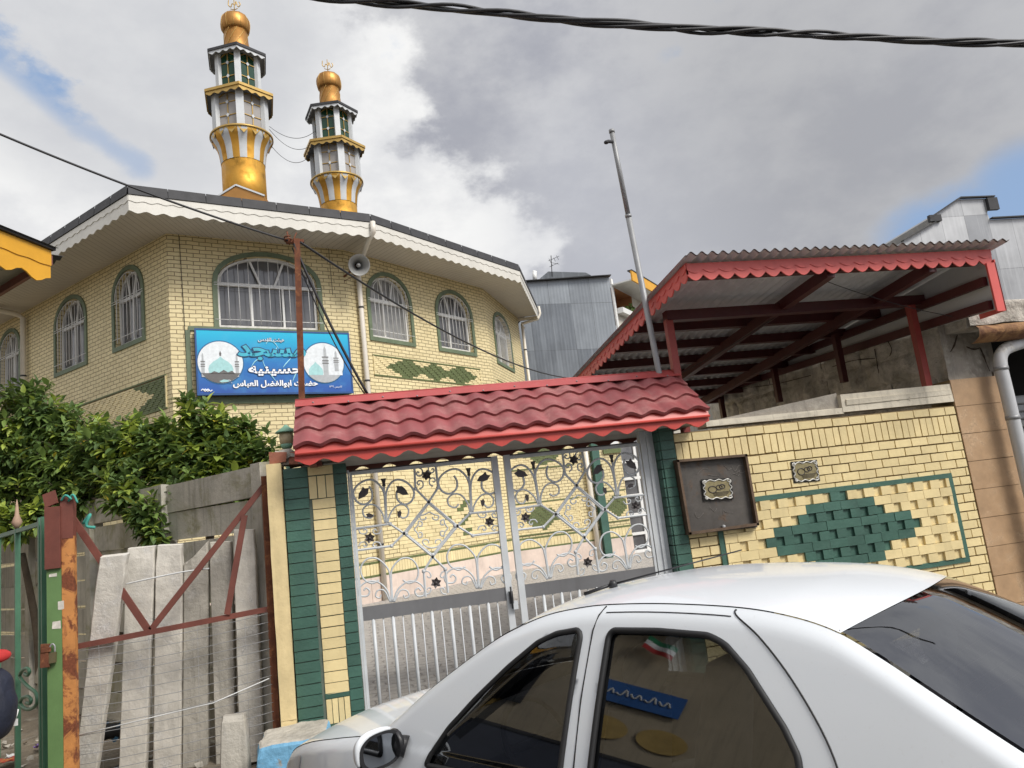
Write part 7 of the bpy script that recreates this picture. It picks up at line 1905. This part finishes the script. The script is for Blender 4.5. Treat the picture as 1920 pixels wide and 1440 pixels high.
for s in (1, -1):
    st_ = .10 if s > 0 else -.10; k = len(J4)
    J4 += [((.0, s * .09, .78), .098), ((.03 + st_, s * .095, .46), .072), ((-.02 + st_ * 1.2, s * .095, .11), .058)]; E4_ += [(0, k), (k, k + 1), (k + 1, k + 2)]
addskin('trousers', J4, E4_, M['denim'])
for s in (1, -1):
    st_ = .12 if s > 0 else -.12
    addskin('shoe', [((-.03 + st_, s * .097, .045), .047), ((.05 + st_, s * .098, .045), .046), ((.15 + st_, s * .10, .035), .036)], [(0, 1), (1, 2)], M['car_dark'])
addskin('hair', [((.0, 0, 1.635), (.06, .075)), ((-.02, 0, 1.60), (.085, .095)), ((-.04, 0, 1.53), (.07, .082)), ((-.045, 0, 1.47), (.045, .06))], [(0, 1), (1, 2), (2, 3)], M['hair'])
pack = thing('rucksack', PL_(-.2, 0, .8), 'navy rucksack with a pale zip tag on the person\'s back', 'rucksack')
v, f = skin_geo([(PL_(-.20, 0, .87), (.135, .115)), (PL_(-.235, 0, 1.02), (.15, .15)), (PL_(-.225, 0, 1.18), (.145, .14)), (PL_(-.19, 0, 1.32), (.11, .085))], [(0, 1), (1, 2), (2, 3)], 3)
b = MB(); k = b.add([p + V(1, 1, .4) * .012 * mnoise.noise(Vector(tuple(p * 11))) for p in v])
for q in f: b.face([k + i for i in q], 0, None, True)
b.build('bag', M['navy'], pack)
b = MB(); b.grid(lambda u, v: PL_(-.355 - .035 * math.sin(PI * u) * math.sin(PI * v), -.11 + .22 * u, .86 + .20 * v), 8, 8); b.build('front_pocket', M['navy'], pack) if False else None
b = MB(); q = PL_(-.30, -.13, 1.03); b.tube([q, q + V(.0, -.02, -.03), q + V(-.01, -.02, -.055)], .006, 5); b.obox(q + V(-.012, -.03, -.09), (.022, 0, 0), (0, .006, 0), (0, 0, .04)); b.build('zip_tag', M['white_paint'], pack)
b = MB()
for s in (1, -1): b.tube(crom([PL_(-.12, s * .10, 1.33), PL_(.02, s * .12, 1.38), PL_(.14, s * .12, 1.25), PL_(.13, s * .13, 1.05), PL_(-.08, s * .15, .92)], 5), .018, 5)
b.build('strap', M['navy'], pack)

# ------------------------------------------------------------------ the far side of the street (mirrored in the car glass)
OX = -7.0
opp = thing('street_building', (OX - 3, -3, 0), 'rendered street building left of the camera, mirrored in the side windows of the white car', 'building')
b = MB(); b.box(OX - 8, OX, -14, 9.5, RZ, 6.2); b.build('wall', mat('tan_street_render', (.50, .42, .29), .85, var=.2, vs=.8, bump=.2, streak=.4), opp)
b = MB(); b.box(OX - 8.2, OX + .35, -14.2, 9.7, 6.202, 6.5); b.build('parapet', M['cream_wall'], opp)
b = MB(); b.box(OX, OX + .03, -14, 9.5, RZ, 2.75); b.build('stand_in_dado', mat('stand_in_dark_blue', (.06, .07, .10), .7, var=.25, vs=1.2, bump=.1), opp)  # navy dado added to stand in for a parked car's dark reflection
b = MB(); b.box(OX, OX + .05, -14, 9.5, 2.75, 2.82); b.build('dado_line', M['slate'], opp)
for y0, y1, z0, z1 in ((-6.5, -4.6, .2, 2.6), (-3.6, -2.2, 3.5, 5.2), (4.6, 5.6, 3.4, 5.0), (-9.5, -8, 3.5, 5.2)):
    b = MB(); b.box(OX + .03, OX + .06, y0, y1, z0, z1); w_ = b.build('window', M['slate'], opp); b = MB()
    for k in range(9): b.tube([(OX + .12, y0 + .1 + k * (y1 - y0 - .2) / 8, z0), (OX + .12, y0 + .1 + k * (y1 - y0 - .2) / 8, z1)], .018, 5)
    b.build('grille', M['black_plastic'], w_)
# two plain round yellow wall paintings
b = MB()
for yc in (2.62, 3.42, 5.2): b.prism([(yc + .34 * math.cos(k), 3.42 + .27 * math.sin(k)) for k in np.linspace(0, 2 * PI, 28)[:-1]], lambda y, z, o: V(OX + .03 + o, y, z), 0, .004)
b.build('painted_discs', mat('ochre_wall_painting', (.55, .38, .12), .8, bump=0), opp)
bn = thing('blue_banner', (OX, 1.8, 3.6), 'blue banner with white lettering on the street building, mirrored in the rear door glass', 'banner')
b = MB(); b.box(OX + .05, OX + .08, 2.55, 3.75, 4.02, 4.55); b.build('banner_cloth', mat('blue_banner_cloth', (.02, .13, .42), .6, var=.1, bump=.1), bn)
b = MB()
for k in range(5):
    y = 2.72 + k * .2; b.tube(crom([V(OX + .085, y, 4.22), V(OX + .085, y + .05, 4.34 + .04 * (k % 2)), V(OX + .085, y + .1, 4.22), V(OX + .085, y + .17, 4.27 + .05 * ((k + 1) % 2))], 4), .018, 4)
b.build('lettering', M['white_paint'], bn)
fl_ = thing('wall_flag', (OX, 3.3, 5.2), 'green white and red flag hanging on the street building, mirrored in the rear door glass', 'flag')
for k, m_ in enumerate((mat('green_flag_cloth', (.02, .22, .09), .8, bump=0), M['white_paint'], M['red_cloth'])):
    b = MB(); b.grid(lambda u, v: V(OX + .2 + .04 * math.sin(u * 8), 3.05 + .5 * u, 5.72 - .12 * k - .12 * v + .16 * u), 12, 2); b.build('flag_band', m_, fl_)
b = MB()
for k in range(46): b.tube([(OX + 1.6, -5 + k * .2, RZ), (OX + 1.6, -5 + k * .2, 1.25)], .018, 5)
for z in (1.12, .0): b.box(OX + 1.57, OX + 1.63, -5.05, 4.1, z, z + .05)
tag(b.build('iron_railing', M['black_plastic']), 'black iron railing before the street building, mirrored in the front door glass', 'railing')
far = thing('far_street_house', (6, -14, 0), 'long rendered house across the street behind the camera, mirrored in the car', 'house')
b = MB(); b.box(-4, 26, -20, -11, RZ, 3.4); b.build('wall', M['cream_wall'], far); b = MB(); b.box(-4.3, 26.3, -20.3, -10.7, 3.402, 3.7); b.build('roof', M['slate'], far)

# ------------------------------------------------------------------ sky and light
SUN_EL, SUN_AZ = rad(44), math.atan2(-.78, .62)     # direction towards the sun, from behind the camera on the right
sd = V(math.cos(SUN_EL) * math.cos(SUN_AZ), math.cos(SUN_EL) * math.sin(SUN_AZ), math.sin(SUN_EL))
w = bpy.data.worlds.new('World'); sc.world = w; w.use_nodes = True
nt = w.node_tree; N = nt.nodes; Lk = nt.links; bg = N['Background']
def wn(t, **k):
    n = N.new(t)
    for a, v in k.items(): setattr(n, a, v)
    return n
def wset(n, i, v):
    if isinstance(v, bpy.types.NodeSocket): Lk.new(v, n.inputs[i])
    else: n.inputs[i].default_value = v
sky = wn('ShaderNodeTexSky', sky_type='NISHITA'); sky.sun_disc = False; sky.sun_elevation = SUN_EL; sky.sun_rotation = math.atan2(sd[0], sd[1]); sky.air_density = 1.0; sky.dust_density = 1.5
tc = wn('ShaderNodeTexCoord'); D3 = tc.outputs['Generated']
def wmath(op, a, b=0.0, c=None):
    n = wn('ShaderNodeMath', operation=op); wset(n, 0, a); wset(n, 1, b)
    if c is not None: wset(n, 2, c)
    return n.outputs[0]
def wdot(v):
    n = wn('ShaderNodeVectorMath', operation='DOT_PRODUCT'); Lk.new(D3, n.inputs[0]); n.inputs[1].default_value = tuple(float(c) for c in v); return n.outputs['Value']
def wramp(f, a, b, c=0.0, d=1.0, sm=True):
    n = wn('ShaderNodeMapRange'); n.interpolation_type = 'SMOOTHSTEP' if sm else 'LINEAR'; wset(n, 0, f)
    for i, v in enumerate((a, b, c, d)): n.inputs[i + 1].default_value = v
    return n.outputs[0]
def wnoise(scale, det=7, rough=.55, off=(0, 0, 0), squash=(1, 1, 1.6), dist=.0):
    m = wn('ShaderNodeMapping'); m.inputs['Location'].default_value = off; m.inputs['Scale'].default_value = squash; Lk.new(D3, m.inputs[0])
    n = wn('ShaderNodeTexNoise'); Lk.new(m.outputs[0], n.inputs['Vector']); n.inputs['Scale'].default_value = scale; n.inputs['Detail'].default_value = det; n.inputs['Roughness'].default_value = rough; n.inputs['Distortion'].default_value = dist
    return n.outputs['Fac']
def wmix(f, a, b):
    n = wn('ShaderNodeMix', data_type='RGBA'); wset(n, 0, f)
    for i, v in ((6, a), (7, b)):
        if isinstance(v, bpy.types.NodeSocket): Lk.new(v, n.inputs[i])
        else: n.inputs[i].default_value = (*v, 1)
    return n.outputs[2]
def dpx(x, y): r = ray(x, y); return r / np.linalg.norm(r)
def blob(x, y, px_r, soft=.5):
    d = dpx(x, y); a = math.atan(px_r / F_PX); return wramp(wdot(d), math.cos(a), math.cos(a * (1 - soft)))
n1_ = wnoise(2.6, 8, .58, (1.3, .4, 2.2)); n2_ = wnoise(7.0, 8, .6, (4, 1, 0)); n3_ = wnoise(16, 6, .6, (0, 5, 1))
nz = wmath('ADD', wmath('MULTIPLY', wmath('SUBTRACT', n1_, .5), 1.0), wmath('ADD', wmath('MULTIPLY', wmath('SUBTRACT', n2_, .5), .55), wmath('MULTIPLY', wmath('SUBTRACT', n3_, .5), .22)))
# bright cumulus bank (left of the middle) against a grey deck on the right: soft plane through view directions
pA, pB = dpx(740, 120), dpx(1010, 380)
edge = np.cross(pA, pB); edge /= np.linalg.norm(edge)
if edge @ dpx(300, 400) < 0: edge = -edge
f_edge = wmath('ADD', wdot(edge), wmath('MULTIPLY', nz, .42))
bright = wramp(f_edge, -.02, .045)
billow = wramp(wmath('ADD', n2_, wmath('MULTIPLY', wmath('SUBTRACT', n3_, .5), .5)), .30, .72)
white = wmix(billow, (5.3, 5.35, 5.5), (6.6, 6.6, 6.55))
greyc = wmix(wramp(wmath('ADD', n1_, wmath('MULTIPLY', wmath('SUBTRACT', n2_, .5), .6)), .36, .66), (2.85, 2.93, 3.3), (4.3, 4.34, 4.5))
cl = wmix(bright, greyc, white)
# darker soft patch at the upper left
up_l = wramp(wmath('ADD', blob(250, 40, 420, .9), wmath('MULTIPLY', nz, .5)), .25, .9)
cl = wmix(wmath('MULTIPLY', up_l, .6), cl, (3.9, 4.0, 4.25))
mid = blob(1180, 400, 330, .95); cl = wmix(wmath('MULTIPLY', mid, .45), cl, (4.3, 4.4, 4.75))
topr = blob(1700, 120, 620, .95); cl = wmix(wmath('MULTIPLY', topr, .55), cl, (2.75, 2.78, 2.9))
# brighter cloud around the hidden sun, behind the camera
glow = wmath('POWER', wmath('MAXIMUM', wdot(sd), 0.0), 3.0)
back = wmath('MULTIPLY_ADD', glow, 2.2, 1.0)
mulc = wn('ShaderNodeVectorMath', operation='SCALE'); Lk.new(cl, mulc.inputs[0]); Lk.new(back, mulc.inputs['Scale'])
# openings of blue
def wseg(x0, y0, x1, y1, wpx):
    # soft band of directions between two view directions
    a_, b_ = dpx(x0, y0), dpx(x1, y1); n_ = np.cross(a_, b_); n_ /= np.linalg.norm(n_); m_ = a_ + b_; m_ /= np.linalg.norm(m_)
    d = wmath('ABSOLUTE', wmath('ADD', wdot(n_), wmath('MULTIPLY', nz, .10)))
    half = math.acos(max(-1, min(1, float(a_ @ b_)))) / 2
    return wmath('MULTIPLY', wramp(d, wpx / F_PX, 0.0), wramp(wdot(m_), math.cos(half * 1.25), math.cos(half * .6)))
h1 = wramp(wmath('ADD', wseg(-80, 10, 200, 250, 75), wmath('MULTIPLY', nz, 2.4)), .38, .95)
h3 = wramp(wmath('ADD', wseg(120, 190, 300, 330, 60), wmath('MULTIPLY', nz, 1.1)), .35, 1.0)
h2 = wramp(wmath('ADD', wseg(1650, 470, 2300, 290, 105), wmath('MULTIPLY', nz, .45)), .12, 1.0)
h2b = wramp(wmath('ADD', blob(1930, 370, 120, .95), wmath('MULTIPLY', nz, .5)), .2, 1.1)
hole = wmath('MAXIMUM', wmath('MAXIMUM', wmath('MULTIPLY', h1, .9), wmath('MULTIPLY', h3, .5)), wmath('MAXIMUM', wmath('MULTIPLY', h2, .9), wmath('MULTIPLY', h2b, .9)))
hs = wn('ShaderNodeVectorMath', operation='SCALE'); Lk.new(sky.outputs[0], hs.inputs[0]); hs.inputs['Scale'].default_value = 1.0
skyb = wmix(.75, sky.outputs[0], (2.0, 3.1, 5.0))
col = wmix(hole, mulc.outputs[0], skyb)
Lk.new(col, bg.inputs['Color']); bg.inputs['Strength'].default_value = .10
sl = bpy.data.lights.new('sun', 'SUN'); sl.energy = 2.2; sl.angle = rad(20); sl.color = (1.0, .955, .88)
so_ = bpy.data.objects.new('sun', sl); COL.objects.link(so_); so_.rotation_euler = Vector(tuple(-sd)).to_track_quat('-Z', 'Y').to_euler(); so_.location = (0, -10, 20)
sc.view_settings.view_transform = 'Standard'; sc.view_settings.look = 'None'; sc.view_settings.exposure = .5; sc.view_settings.gamma = 1; sc.view_settings.use_curve_mapping = False
sc.render.engine = 'CYCLES'; sc.cycles.max_bounces = 6; sc.cycles.diffuse_bounces = 3; sc.cycles.glossy_bounces = 4; sc.cycles.transparent_max_bounces = 10; sc.cycles.use_denoising = True; sc.cycles.sample_clamp_indirect = 8; sc.cycles.caustics_reflective = False; sc.cycles.caustics_refractive = False
